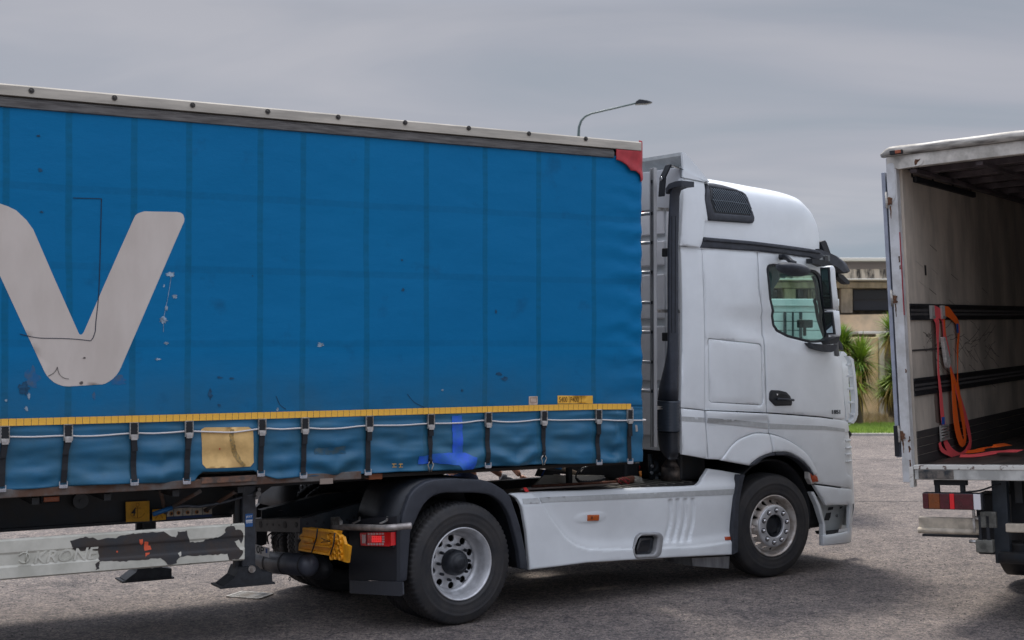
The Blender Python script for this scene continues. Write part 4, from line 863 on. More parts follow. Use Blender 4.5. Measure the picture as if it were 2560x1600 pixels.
for pts in ([(1765, 1044.3), (1840, 1050), (1918.5, 1058), (1920, 1071.5), (1840, 1063), (1766.5, 1056.5)],): panel('stripe_film', CP(pts), stripe, tk, yf=lambda x, z: cab_y(x, z)-.006-.02*sstep((z-1.55)/.06), thick=.001, bev=0, res=.012)
cpanel('stripe_film', [(1921.5, 1058.5), (1990, 1062), (2060, 1065), (2112, 1072), (2112, 1079), (2060, 1074.5), (1990, 1073), (1924, 1072)], stripe, off=-.003, thick=.001, bev=0, res=.02)
# marker lamp on the arch
o = cpanel('side_marker', [(2022, 1180), (2042, 1189), (2046, 1206), (2030, 1211), (2022, 1196)], mat('lamp_base', (.45, .43, .41), .5), off=-.03, thick=.05, bev=.006, res=.03)
cpanel('lens', [(2027, 1182), (2044, 1191), (2047.6, 1204), (2033, 1206), (2029, 1194)], mat('deep_orange_lens', (.42, .065, .02), .25, coat=.5), off=-.04, thick=.02, bev=.006, res=.03, par=o)
# ---- bumper, step recess
cpanel('bumper', [(2036, 1212), (2131, 1224.5), (2131, 1300), (2131, 1353), (2128, 1356.5), (2059.5, 1365), (2059.5, 1340), (2123, 1328), (2124, 1262), (2067.5, 1263.7)], bev=.012, res=.06)
cpanel('bumper_edge', [(2029, 1231), (2036, 1229), (2052, 1264), (2064, 1311), (2066, 1338), (2066.5, 1364), (2059.3, 1364.6), (2059, 1311), (2044, 1263.7)], white, off=.03, thick=.05, bev=.01, res=.04)
cpanel('step_recess', [(2040, 1240), (2125, 1258), (2126, 1330), (2064, 1344)], mat('recess_grey', (.50, .54, .55), .45), off=.14, thick=.02, bev=0, res=.1)
cpanel('step_tread', [(2064, 1331), (2122, 1325), (2122, 1329.5), (2068, 1338.5)], black, off=.03, thick=.14, bev=.002)
for q in ([(2072, 1268), (2084, 1267), (2082, 1274), (2070, 1276)], [(2066, 1283), (2078, 1281), (2076, 1293), (2072, 1301), (2061, 1301)], [(2101, 1267), (2107, 1266), (2104, 1271), (2100, 1272)]): cpanel('recess_vent', q, dark2, off=.132, thick=.004, bev=0, res=.05)
a = T(2091, 1289, y=lambda x, z: cab_y(x, z)+.13); MB().cyl((a.x, a.y-.012, a.z), (a.x, a.y, a.z), .014, n=12).build('recess_bolt', chrome, tk)
# ---- front shell: wraps from the near corner round the nose to the far corner
def ring(z, inset, t0=-.9, n=10):
    xf = xfront(z); Rr = .45; o = []
    def pt(th): x = xf-Rr+(Rr-inset)*math.sin(th); y = Rr-(Rr-inset)*math.cos(th); return x, y
    for i in range(n+1): x, y = pt(PI/2*i/n); o.append((x, y+(.045*((z-2.2))**2 if z > 2.2 else 0), z))
    return [(xf-Rr-.05, inset+(.045*((z-2.2))**2 if z > 2.2 else 0), z)]+o+[(a, WD-b, z) for a, b, _ in reversed(o)]+[(xf-Rr-.05, WD-inset, z)]
MB().loft([ring(z, .014) for z in (.37, .40)], caps=False, closed=False).build('bumper_shell', white, tk)
MB().loft([ring(z, .014)[4:] for z in (.40, .5, .6, .64)], caps=False, closed=False).build('bumper_shell', white, tk)
MB().loft([ring(z, .014) for z in (.64, .75, .9, 1.0, 1.08)], caps=False, closed=False).build('bumper_shell', white, tk)
MB().loft([ring(z, .014) for z in (1.085, 1.2, 1.35, 1.5, 1.65, 1.8, 1.95, 2.05, 2.14)], caps=False, closed=False).build('front_shell', white, tk)
def sub(z, a, b, ins): r = ring(z, ins, n=16); return r[a:b]
zz = (2.14, 2.3, 2.5, 2.7, 2.9, 3.1, 3.22)
for a, b, nm in ((3, 9, 'pillar'),): MB().loft([sub(z, a, b, .02) for z in zz], caps=False, closed=False).build(nm, dark2, tk)
MB().loft([[(x, WD-y, z_) for x, y, z_ in sub(z, 3, 9, .02)] for z in zz], caps=False, closed=False).build('pillar', dark2, tk)
MB().loft([ring(z, .03, n=16)[8:-8] for z in zz], caps=False, closed=False).build('windscreen', glass, tk)
cpanel('pillar_cover', [(2060, 667), (2068, 672), (2090, 760), (2107, 860), (2110, 876), (2104, 873), (2086, 760)], dark2, off=.004, thick=.03, bev=.004)
# ---- mirrors
def eu(name, pts, y0, y1, m, par=None): return MB().prism(T2(pts, y0), y0, y1).build(name, m, par or tk)
mw = []
YM = -.27
def mring(zpx, xl, xr, w=.12):       # housing ring: rear (glass) face on the left, shell side facing the camera
    a = T(xl, zpx, y=YM); b = T(xr, zpx, y=YM); d = b.x-a.x; z = a.z
    return [(a.x, YM+.012, z), (a.x+.012, YM, z), (b.x-d*.35, YM, z), (b.x-d*.08, YM+.015, z), (b.x, YM+.05, z), (b.x, YM+w-.03, z), (b.x-d*.3, YM+w, z), (a.x+.01, YM+w, z), (a.x, YM+w-.012, z)]
mr = [mring(*v) for v in ((664, 2079, 2084, .08), (666, 2076, 2089, .10), (672, 2075, 2092, .12), (700, 2076, 2094, .12), (740, 2080, 2098.5, .12), (774, 2083, 2102, .12))]
mh = MB().loft(mr).build('mirror_housing', white, tk)
mr = [mring(*v) for v in ((776.5, 2083, 2102.5, .12), (800, 2086, 2105, .12), (825, 2089, 2107, .12), (836, 2090, 2106, .11), (841, 2093, 2103, .08))]
MB().loft(mr).build('mirror_housing', white, tk)
mg = mat('mirror_glass', (.45, .55, .58), .04, 1.0)
for z0, z1, l0, l1 in ((668, 772, 2075, 2083), (780, 836, 2083, 2090)):
    a = T(l0, z0, y=YM); b = T(l1, z1, y=YM)
    f_ = MB().prism([(YM+.004, a.z), (YM+.115, a.z), (YM+.115, b.z), (YM+.004, b.z)], 0, .02, axis='x')
    vs = []
    for v in f_.v: k = (a.z-v[2])/(a.z-b.z); vs.append((a.x+(b.x-a.x)*k-.016+v[0], v[1], v[2]))
    f_.v = vs; fo = f_.build('mirror_frame', dark2, mh)
    g_ = MB().prism([(YM+.018, a.z-.015), (YM+.10, a.z-.015), (YM+.10, b.z+.015), (YM+.018, b.z+.015)], 0, .003, axis='x')
    g_.v = [(a.x+(b.x-a.x)*(a.z-v[2])/(a.z-b.z)-.020+v[0], v[1], v[2]) for v in g_.v]; g_.build('mirror_glass', mg, mh)
eu('mirror_arm', [(2030, 646.5), (2045, 648), (2070, 653), (2080.6, 660), (2080, 664), (2058, 666), (2044, 660), (2031, 658)], -.06, .02, dark2)
eu('mirror_arm', [(2070, 852), (2078, 848), (2099, 840), (2100, 846), (2093, 858), (2076, 861)], -.20, -.10, dark2)
eu('mirror_foot', [(2024.6, 857), (2045, 860), (2075, 861.5), (2093, 862), (2092, 870), (2085, 878), (2078, 880.5), (2066, 879), (2036, 871.5), (2029, 864)], -.05, .06, dark)
# round kerb mirror over the door
cc = T(1983, 668, y=-.22); b = MB(); rr = []
for k in range(13):
    t = -PI/2+PI*k/12; rr.append([(cc.x+.215*math.cos(t)*math.cos(u), -.22+.12*math.cos(t)*math.sin(u), cc.z+(.052 if t > 0 else .075)*math.sin(t)-.012-.10*.215*math.cos(t)*math.cos(u)) for u in [2*PI*i/32 for i in range(32)]])
b.loft(rr).build('kerb_mirror', dark, tk)
a = T(1953, 643, y=-.0); m_ = T(1968, 645, y=-.10); e_ = T(1989, 659, y=-.22)
MB().tube(smoothpoly([(a.x, .02, a.z), (a.x+.01, -.03, a.z), (m_.x, -.10, m_.z), (e_.x-.03, -.19, e_.z+.02), (e_.x, -.22, e_.z)], 5), lambda s: .030-.006*s, n=10).build('kerb_mirror_arm', dark2, tk)
# slotted air deflector at the nose corner
cpanel('corner_deflector', [(2106.5, 878), (2112, 880), (2118, 885), (2123, 960), (2129, 1056), (2118, 1052), (2113, 985)], white, off=-.004, thick=.03, bev=.006, res=.04)
dv_ = lambda px, py: T(px, py, y=.12)
b = MB(); P_o = [(2122, 891), (2130, 898), (2136, 940), (2141, 997), (2141.5, 1036), (2137, 1050), (2130, 1059)]; P_i = [(2117, 890), (2124, 902), (2130, 940), (2134.5, 997), (2134.5, 1032), (2130, 1046), (2124, 1056)]
b.loft([[(v.x, .10, v.z), (u.x, .10, u.z), (u.x, .16, u.z), (v.x, .16, v.z)] for v, u in ((dv_(*p), dv_(*q)) for p, q in zip(P_i, P_o))], smooth=False)
dfl = b.build('slotted_deflector', white, tk)
for y_ in (912, 940, 972, 1006, 1036): a = dv_(2119+(y_-900)*.06, y_); c = dv_(2133+(y_-900)*.05, y_+1); MB().box((a.x, .11, a.z-.012), (c.x, .15, a.z+.012), bev=.003).build('deflector_rib', white, dfl)
# ---- core body behind the panels
def slab(name, m, xs, y0, y1, z0, z1): return MB().box((xs[0], y0, z0), (xs[1], y1, z1), bev=.01).build(name, m, tk)
slab('sleeper_body', white, (2.60, 3.28), .075, WD-.075, 1.28, 3.24)
slab('cab_floor', black, (3.285, 4.75), .06, WD-.06, 1.45, 2.0)
slab('dashboard', mat('dash_plastic', (.035, .045, .045), .6), (4.35, 4.80), .12, WD-.12, 2.0, 2.19)
slab('cab_headliner', mat('headliner', (.30, .32, .32), .9), (3.6, 4.72), .10, WD-.10, 3.16, 3.24)
slab('lower_body', black, (3.1, 3.35), .06, WD-.06, 1.26, 1.46)
for s_ in (0, 1):   # seats and wheel
    y = .35+s_*1.15
    MB().box((3.30, y, 1.9), (3.62, y+.5, 2.03), bev=.04).build('seat', mat('seat_cloth', (.04, .045, .05), .9), tk)
    MB().box((3.32, y, 2.03), (3.46, y+.5, 2.62), bev=.05).box((3.34, y+.1, 2.64), (3.44, y+.4, 2.86), bev=.04).build('seat_back', MATS['seat_cloth'], tk)
MB().tube([(4.22+.06*math.sin(a), 1.85+.22*math.cos(a), 2.22+.20*math.sin(a)) for a in np.linspace(0, 2*PI, 25)], .014, n=6, caps=False).build('steering_wheel', black, tk)
MB().prism(T2([(1917, 662), (1950, 664), (1944, 678), (1950, 696), (1934, 722), (1926, 752), (1917, 752)], .12), .12, .16).build('side_curtain', mat('curtain_cloth', (.05, .06, .065), .9), tk)
a = T(2050, 745, y=.2); b = T(2040, 760, y=.2); c_ = T(2046, 800, y=.2); d_ = T(2062, 845, y=.2)
MB().tube(smoothpoly([(a.x, .2, a.z), (b.x-.02, .2, b.z+.04), (b.x, .2, b.z-.02), (c_.x, .2, c_.z), (d_.x, .2, d_.z)], 4), .018, n=8).build('grab_handle', mat('grab_black', (.02, .03, .032), .6), tk)
q = T(2018, 808, y=.9); MB().box((q.x-.06, .9, q.z-.05), (q.x+.10, 1.0, q.z+.04), bev=.01).box((q.x, .93, q.z-.14), (q.x+.02, .96, q.z-.04)).build('dash_device', black, tk)
# far side of the cab: plain mirrored skins
def far(name, pts, m=white, y=WD): return MB().prism(pts, y-.03, y).build(name, m, tk)
far('side_panel', [(2.48, 1.3), (3.58, 1.3), (3.58, 3.22), (2.48, 3.22)])
far('door', [(3.59, 1.5), (4.62, 1.5), (4.62, 2.15), (3.59, 2.15)]); far('door_frame', [(3.59, 2.15), (3.68, 2.15), (3.68, 3.12), (4.55, 3.12), (4.55, 3.22), (3.59, 3.22)])
# ---- roof
ZB = 3.21
sil = [T(a, b, y=.33) for a, b in ((1709, 447), (1762, 454), (1833, 466.5), (1857, 471.4), (1907, 480), (1940, 487), (1969, 496), (2001, 521), (2026, 551), (2041, 578), (2048, 602))]
sx = [q.x for q in sil]; sz = [q.z+.05 for q in sil]; XR1 = 4.93
def ztop(x):
    if x <= sx[-1]: return float(np.interp(x, sx, sz))
    return ZB+.02+(sz[-1]-ZB-.02)*math.sqrt(max(0, 1-((x-sx[-1])/(XR1-sx[-1]))**2))
def yin(x, k=.0):
    t = max(0, (x-3.9)/(XR1+.02-3.9)); return .045+.62*(1-math.sqrt(max(0, 1-t**2.4)))
EB = .30
def roof_y(x, z):
    x = min(x, XR1-.02); s = min(.999, max(0, (z-ZB)/(ztop(x)-ZB))); sn = s**(1/EB); cs = math.sqrt(max(0, 1-sn*sn)); yi = yin(x)
    return yi+(WD/2-yi)*(1-cs**EB)
rings = []
for x in list(np.linspace(2.60, 4.2, 16))+list(np.linspace(4.24, XR1-.004, 22)):
    zt = ztop(x); yi = yin(x); g = []
    for k in range(25):
        th = PI/2*(k/24); g.append((x, yi+(WD/2-yi)*(1-math.cos(th)**EB), ZB+(zt-ZB)*math.sin(th)**EB))
    rings.append(g+[(a, WD-b, c) for a, b, c in reversed(g[:-1])])
rm = MB().loft(rings, caps=True, closed=False).build('roof', white, tk)
RP = lambda pts, off=0.: [(q.x, q.z) for q in (T(a, b, y=lambda x, z: roof_y(x, z)+off) for a, b in pts)]
def rpanel(name, px, m, off, thick=.02, bev=.006, res=.04, holes=(), r=0, par=None):
    p = RP(px, off); p = rnd(p, r) if r else p
    return panel(name, p, m, par or tk, yf=lambda x, z: roof_y(x, z)+off, thick=thick, bev=bev, res=res, holes=[RP(h, off) for h in holes])
fy_ = lambda x, z: .012+.035*max(0, (z-3.2)/.7)**2
_p = [(q.x, q.z) for q in (T(a, b, y=fy_) for a, b in [(1709, 445), (1762, 455.5), (1763, 500), (1771, 551), (1763, 553), (1760.5, 590), (1751, 618), (1702, 613.5)])]
panel('rear_side_fairing', _p, white, tk, yf=fy_, thick=.06, bev=.010, res=.06)
go = [(1763.5, 456), (1785, 457.5), (1808, 462), (1840, 471.5), (1858, 478.5), (1866, 485), (1875, 505), (1888, 544), (1888.5, 552), (1885, 557), (1878, 558), (1775, 551), (1770, 546), (1765, 501)]
gi = [(1774.5, 467), (1845, 479.5), (1858, 485.5), (1864.5, 492), (1879, 536), (1876, 538.5), (1790, 532), (1786.5, 529), (1777, 499)]
gv = rpanel('roof_vent_frame', go, dark, -.028, thick=.05, bev=.016, holes=[gi])
rpanel('vent_backing', gi, mat('vent_black', (.004, .008, .014), .25), -.016, thick=.002, bev=0, par=gv)
GI = RP(gi)
gx0, gx1 = min(p[0] for p in GI), max(p[0] for p in GI); gz0_, gz1_ = min(p[1] for p in GI), max(p[1] for p in GI)
slm = mat('grille_bar', (.16, .19, .22), .35, .3)
n_ = 21
for i in range(n_):
    b = MB(); pts = []
    for k in range(24):
        z = gz1_-(gz1_-gz0_)*k/23; x = gx0+(gx1-gx0)*(i+.2)/n_*1.08-.10+.16*(k/23)
        if inside(np.array([[x, z]]), GI)[0]: pts.append((x, roof_y(x, z)-.022, z))
    if len(pts) > 2: b.strip(pts, (.007, 0, 0), (0, .004, 0)); b.build('slat', slm, gv)
pts = [(x, roof_y(x, z)-.024, z) for x, z in RP([(1777, 500), (1820, 504), (1866, 511)])]; MB().strip(pts, (0, 0, .005), (0, .004, 0)).build('slat', slm, gv)
pts = [(x, roof_y(x, z)-.002, z) for x, z in RP([(1876, 502), (1910, 508), (1950, 518), (1990, 531)])]
# dark drip strip
cpanel('roof_trim', [(1761, 594), (1882, 604.5), (1960, 614), (2024, 623.5), (2052, 629.5), (2062, 640), (2046, 651), (2026, 643), (1960, 634.5), (1892, 628), (1753, 619), (1757, 609)], dark, off=-.02, thick=.05, bev=.01, res=.05)
cpanel('roof_trim_lip', [(1761, 592.5), (1882, 603), (1960, 612.5), (2024, 621.5), (2054, 628), (2054, 634), (2024, 630), (1960, 621), (1882, 611.5), (1762, 601.5)], dark, off=-.036, thick=.03, bev=.006, res=.05)
# visor across the windscreen top
vpts = T2([(2024, 623.5), (2059.5, 634), (2080.6, 642), (2104, 659), (2116, 679), (2108, 684), (2093, 674), (2083, 668), (2062, 662), (2040, 650)], .22)
q = MB(); rr = []
for k, y in enumerate([.10, .13, .22]+list(np.linspace(.4, WD-.4, 7))+[WD-.22, WD-.13, WD-.10]):
    s_ = {0: .75, 1: .92, 12: .75, 11: .92}.get(k, 1); cx_ = vpts[0][0]
    rr.append([(cx_+(a-cx_)*s_+.04*min(1, (y-.1)/1.15, (WD-.1-y)/1.15), y, b) for a, b in vpts])
q.loft(rr).build('sun_visor', dark, tk)
MB().prism(T2([(2090, 683), (2104, 687), (2121, 704), (2120, 711), (2113, 709), (2094, 693)], .3), .28, .36).build('visor_bracket', dark2, tk)
MB().prism(T2([(2047, 605), (2059, 601), (2063, 606), (2074, 636), (2060, 634), (2052, 615)], .35), .33, .47).build('camera_arm', dark2, tk)
MB().prism(T2([(2038, 573), (2042, 578), (2043.5, 586), (2040, 583)], .3), .3, .5).build('roof_marker', MATS['deep_orange_lens'], tk)
# deflector on the rear of the roof
ap = T2([(1706, 380), (1712, 382), (1740, 413), (1774, 455), (1763, 452), (1730, 437), (1709, 424)], .05)
MB().prism(ap, .05, .075).build('deflector_flap', white, tk); MB().prism(ap, WD-.075, WD-.05).build('deflector_flap', white, tk)
top = [ap[0], ap[1], ap[2], ap[3], (ap[3][0]+.02, ap[3][1]-.03), (ap[2][0]-.03, ap[2][1]-.02), (ap[0][0]+.01, ap[0][1]-.03)]
MB().prism(top, .075, WD-.075).build('roof_deflector', white2, tk)
fl2 = T2([(1706, 425), (1710, 425), (1735, 440), (1763, 455), (1709, 444.5), (1706, 443)], .04); MB().prism(fl2, .03, .05).build('deflector_base', white, tk)
MB().box((2.56, .1, 3.6), (2.60, WD-.1, 3.98), bev=.01).build('deflector_support', mat('shaded_grey_metal', (.50, .51, .53), .5), tk)
b = MB(); q1 = T(1652, 470, x=2.45); q2 = T(1668, 412, x=2.45); q3 = T(1696, 422, x=2.5)
b.strip([(2.45, q1.y, q1.z-.08), (2.45, q1.y-.02, q1.z+.1), (2.46, q2.y, q2.z)], (0, .07, 0), (.02, 0, 0)); b.strip([(2.46, q2.y, q2.z), (2.52, q3.y, q3.z)], (0, .03, .02), (.05, 0, 0)); b.build('deflector_stay', dark2, tk)
q = T(1654, 447, x=2.44); MB().cyl((2.425, q.y, q.z), (2.44, q.y, q.z), .018, n=12).build('stay_bolt', chrome, tk)
# ---- back of the sleeper: pressed panel
rw = mat('rear_wall_paint', (.84, .84, .86), .42, var=.08, vscale=4)
def ry_(px, py, x=2.59): q = T(px, py, x=x); return q.y, q.z
for z0, z1 in ((3.36, 3.62), (3.06, 3.30), (2.55, 2.98), (1.95, 2.48), (1.42, 1.88)):
    MB().box((2.575, .34, z0), (2.60, 1.1, z1), bev=.012).box((2.575, 1.2, z0), (2.60, 2.2, z1), bev=.012).build('pressed_panel', rw, tk)
MB().box((2.570, .10, 1.35), (2.601, .30, 3.65), bev=.012).build('corner_pressing', rw, tk)
y0_, z0_ = ry_(1607, 518); MB().box((2.566, y0_-.03, z0_-.06), (2.574, y0_+.02, z0_+.04)).build('red_label', mat('red_label', (.6, .02, .03), .5), tk)
# ---- air intake duct at the near rear corner
DX = 2.40
def dsec(pl, pr, py, dx=.06, x=DX, n=20):
    pr -= 7; sh_ = dx*130; pl += sh_*.8; pr = max(pr-sh_*.8, pl+5)
    a = T(pl, py, x=x); b = T(pr, py, x=x); cy = (a.y+b.y)/2; ry = abs(a.y-b.y)/2
    return [(x+dx*(abs(math.cos(t))**.6)*(1 if math.cos(t) > 0 else -1), cy+ry*(abs(math.sin(t))**.7)*(1 if math.sin(t) > 0 else -1), a.z) for t in [2*PI*i/n for i in range(n)]]
MB().loft([dsec(*s_) for s_ in ((1690, 1702, 468), (1682, 1703, 474), (1677, 1703, 490), (1674, 1702, 540), (1671, 1700, 620), (1671, 1700, 740), (1671, 1700, 830), (1671, 1700, 860), (1669, 1701, 880), (1664, 1702, 905), (1656, 1702, 935), (1648, 1702, 965), (1643, 1702, 1000))]).build('air_intake_duct', mat('duct_plastic', (.030, .036, .050), .5, var=.2, vscale=12, bump=.08, bscale=200), tk)
bell = []
for k in range(20):
    py = 1001+k*4.0; w = 3 if k % 2 else 0; bell.append(dsec(1636+w*1.8+(k > 15)*2, 1707, py, .100-(.030 if k % 2 else 0)))
MB().loft(bell).build('bellows', mat('bellows_rubber', (.035, .045, .06), .3), tk)
MB().loft([dsec(*s_) for s_ in ((1643, 1703, 1077), (1643, 1703, 1082), (1644, 1703, 1092), (1646, 1703, 1110), (1650, 1704, 1125), (1660, 1702, 1138), (1672, 1696, 1146), (1676, 1692, 1148))]).build('duct_cup', dark2, tk)
MB().strip([Vector(T(a, b, x=2.32)) for a, b in ((1664, 478), (1672, 466), (1688, 460), (1704, 458))], (0, 0, .05), (.16, 0, 0)).build('duct_cap', dark, tk)
for py in (631, 842):
    q = T(1667, py, x=2.42); MB().box((2.40, q.y-.02, q.z-.04), (2.44, q.y+.05, q.z+.04), bev=.008).build('duct_clip', black, tk)
for px in (1680, 1689):
    pts = [Vector(T(px+(y_-540)*-.003, y_, x=DX-.101)) for y_ in (540, 640, 740, 832)]; MB().strip(pts, (0, .008, 0), (-.002, 0, 0)).build('duct_groove', black, tk)
# ---- ladder on the rear of the cab
LX = 2.22
ld = MB(); a = T(1633, 420, x=LX); b = T(1633.5, 1118, x=LX); yy = a.y
ld.box((LX-.02, yy-.028, b.z), (LX+.02, yy-.012, a.z), bev=.002).box((LX-.02, yy+.012, b.z), (LX+.02, yy+.028, a.z), bev=.002).box((LX+.0, yy-.012, b.z), (LX+.008, yy+.012, a.z))
lad = ld.build('ladder', mat('ladder_alu', (.46, .46, .46), .35, .7, var=.2, vscale=10, stretch=(1, 1, .1)), tk)
MB().box((LX-.02, yy+.42, b.z), (LX+.02, yy+.47, a.z), bev=.003).build('ladder_stile', MATS['ladder_alu'], lad)
for py in (454, 533, 606, 680, 756, 830, 905, 978):
    q = T(1634, py, x=LX); 
    if py > 460: MB().cyl((LX, yy+.02, q.z), (LX, yy+.43, q.z), .016, n=10).build('rung', MATS['ladder_alu'], lad)
    MB().box((LX-.0225, yy-.010, q.z-.014), (LX-.0005, yy+.010, q.z+.014)).build('rung_end', black, lad)
for z in (3.55, 2.6, 1.7): MB().box((LX+.02, yy-.01, z), (2.58, yy+.015, z+.03)).build('ladder_bracket', steel, lad)
# ---- side fairing between the axles
crease = T2([(1345, 1237), (1358, 1258), (1379.6, 1295.5), (1414, 1342), (1430, 1356), (1446, 1366.5), (1478, 1375), (1540, 1375.5), (1582, 1373.7), (1658, 1371), (1750, 1368), (1790, 1362.5), (1836, 1354)])
cxs = np.array(crease)
def cdist(x, z):     # signed distance: positive above/right of the crease
    P = np.array([x, z]); a = cxs[:-1]; b = cxs[1:]; ab = b-a; t = np.clip(((P-a)*ab).sum(1)/(ab*ab).sum(1), 0, 1); q = a+t[:, None]*ab; d = np.hypot(*(P-q).T); i = int(d.argmin())
    s_ = ab[i][0]*(P[1]-q[i][1])-ab[i][1]*(P[0]-q[i][0]); return float(d[i])*(1 if s_ > 0 else -1)
lt_, lb_ = T2([(1681, 1248), (1699, 1247.5), (1718, 1246.5), (1737, 1245.5)]), T2([(1671, 1359), (1690, 1359), (1708, 1358.5), (1728, 1357.5)])
def skirt_relief(x, z):
    y = .022
    c = cdist(x, z)
    if c > -.004: y += .012*sstep((c+.004)/.010)+.022*sstep(c/.10)*(1-.8*sstep((c-.10)/.35))-.004
    else: y += -.004
    if z > .93: y += .05*sstep((z-.93)/.12)
    for (xt, zt), (xb, zb2) in zip(lt_, lb_):
        if zb2 < z < zt:
            u = (zt-z)/(zt-zb2); xc = xt+(xb-xt)*u+.035*math.sin(PI*u)*1.0; d = (x-xc)/.034
            if -1 < d < 1: y += .034*(1-abs(d)**4)*(.5+.5*d)*sstep(min(u, 1-u)/.025)
    ml = T(1484, 1295); dx, dz = (x-ml.x)/.16, (z-ml.z)/.052
    r = dx*dx+dz*dz
    if r < 1.6: y -= .008*sstep((1.6-r)/1.2)*sstep((1.0-abs(dz))/.35)
    return y
SY = lambda x, z: .022+.05*sstep((z-.93)/.12)
def S2(pts): return [(q.x, q.z) for q in (T(a, b, y=SY) for a, b in pts)]
sk = S2([(1276, 1236), (1283, 1233), (1310, 1231.5), (1461, 1227), (1600, 1220), (1720, 1216), (1744.6, 1214), (1752, 1209), (1757, 1202), (1766, 1186), (1775, 1172), (1810, 1177), (1856, 1185.4), (1849, 1203), (1841, 1230), (1837, 1246), (1834, 1290), (1833, 1318.7), (1831.6, 1386.8), (1740, 1391), (1652, 1395.4), (1560, 1401), (1466.5, 1407), (1390, 1417), (1324.6, 1424.6), (1323, 1400), (1317, 1333), (1307, 1275), (1292.7, 1246)])
so_ = rnd(S2([(1581, 1373.7), (1594, 1341), (1604, 1333), (1650, 1331.4), (1657.5, 1341.8), (1652, 1384), (1643, 1394), (1591, 1397.2), (1585, 1391)]), .02)
ls = [[(a_+nx_*k_, b_+nz_*k_) for a_, b_ in dens(crease, .02)[:-60] for nx_, nz_, k_ in ((.7, .7, .006), (.7, .7, -.006), (.7, .7, 0), (0, 1, .006), (0, 1, -.006))]]
ls += [[(x, z) for z in np.linspace(lb_[0][1]-.01, lt_[0][1]+.01, 40)] for x in np.linspace(lb_[0][0]-.05, lt_[-1][0]+.09, 50)]
mp0 = T(1484, 1295); ls += [[(x, z) for z in np.linspace(mp0.z-.08, mp0.z+.08, 18)] for x in np.linspace(mp0.x-.22, mp0.x+.22, 26)]
so_in = rnd(S2([(1583.5, 1373.7), (1596, 1342), (1604, 1336), (1647, 1334.4), (1654.5, 1342), (1649.5, 1382), (1641, 1391), (1592, 1394), (1588, 1390)]), .02)
skp = panel('side_fairing', sk, white, tk, yf=0, thick=.03, bev=.012, res=.022, holes=[so_in], relief=skirt_relief, lines=ls)
def onsk(name, pts, m, off=.0045, thick=.001, bev=0, res=.03, r=0, par=None):
    p = S2(pts); p = rnd(p, r) if r else p
    return panel(name, p, m, par or skp, yf=lambda x, z: skirt_relief(x, z)-off, thick=thick, bev=bev, res=res)
onsk('stripe_film', [(1304, 1246.5), (1344, 1244.8), (1349, 1257.5), (1306.5, 1259)], stripe, res=.018)
onsk('stripe_film', [(1349, 1244.5), (1500, 1237.5), (1650, 1231), (1750, 1226.8), (1838.5, 1222.5), (1835.5, 1236), (1750, 1239.5), (1650, 1244), (1500, 1250.5), (1354, 1257)], stripe, res=.018)
o = onsk('marker_lamp', [(1470.5, 1287.7), (1498.5, 1287.2), (1498.5, 1302), (1470.8, 1302.6)], orange, off=.012, thick=.012, bev=.004, res=.02)
q = T(1484, 1295); MB().box((q.x-.009, skirt_relief(q.x, q.z)-.014, q.z-.011), (q.x+.009, skirt_relief(q.x, q.z)-.0115, q.z+.011)).build('lamp_core', mat('dark_amber', (.14, .03, .01), .4), o)
onsk('rear_reflector', [(1814.7, 1342.3), (1828.6, 1341.8), (1828.6, 1350), (1814.7, 1350.8)], MATS['deep_orange_lens'], off=.008, thick=.01, bev=.003, res=.02)
# oval step ring with dark pocket
pf = panel('step_ring', so_, mat('ring_grey', (.34, .345, .35), .4, .2, var=.15, vscale=12), skp, yf=.006, thick=.05, bev=.014, res=.02, holes=[rnd(T2([(1589, 1372), (1599, 1345), (1606, 1340.5), (1641, 1339), (1648, 1345), (1643, 1379), (1636, 1386.5), (1595, 1388.5), (1591, 1385)]), .02)])
MB().prism(T2([(1576, 1330), (1662, 1328), (1658, 1400), (1578, 1402)], .15), .15, .17).build('pocket_back', mat('pocket_grey', (.20, .185, .165), .6), skp)
panel('filler_glass', rnd(T2([(1591, 1375), (1601, 1343), (1624, 1341), (1635, 1343), (1633, 1365), (1628, 1386), (1596, 1389)], .06), .02), mat('dark_pane', (.010, .014, .020), .12, coat=1), skp, yf=.06, thick=.03, bev=.01, res=.03)
# dark edge by the front wheel, bracket below
ed = T2([(1850.5, 1186.8), (1861.6, 1187), (1857, 1205), (1852, 1229), (1847, 1262), (1845.5, 1290), (1844, 1380), (1832.5, 1385.5), (1833.5, 1318), (1835, 1290), (1838, 1246), (1842, 1225)]); MB().prism(ed, -.004, .07).build('fairing_edge', dark, tk)
MB().prism(T2([(1730, 1395), (1824, 1391), (1822, 1421.5), (1732, 1415)], .12), .12, .5).build('tank_bracket', mat('brushed_alu', (.42, .43, .45), .35, .7, var=.5, vscale=5, stretch=(1, 1, .2)), tk)
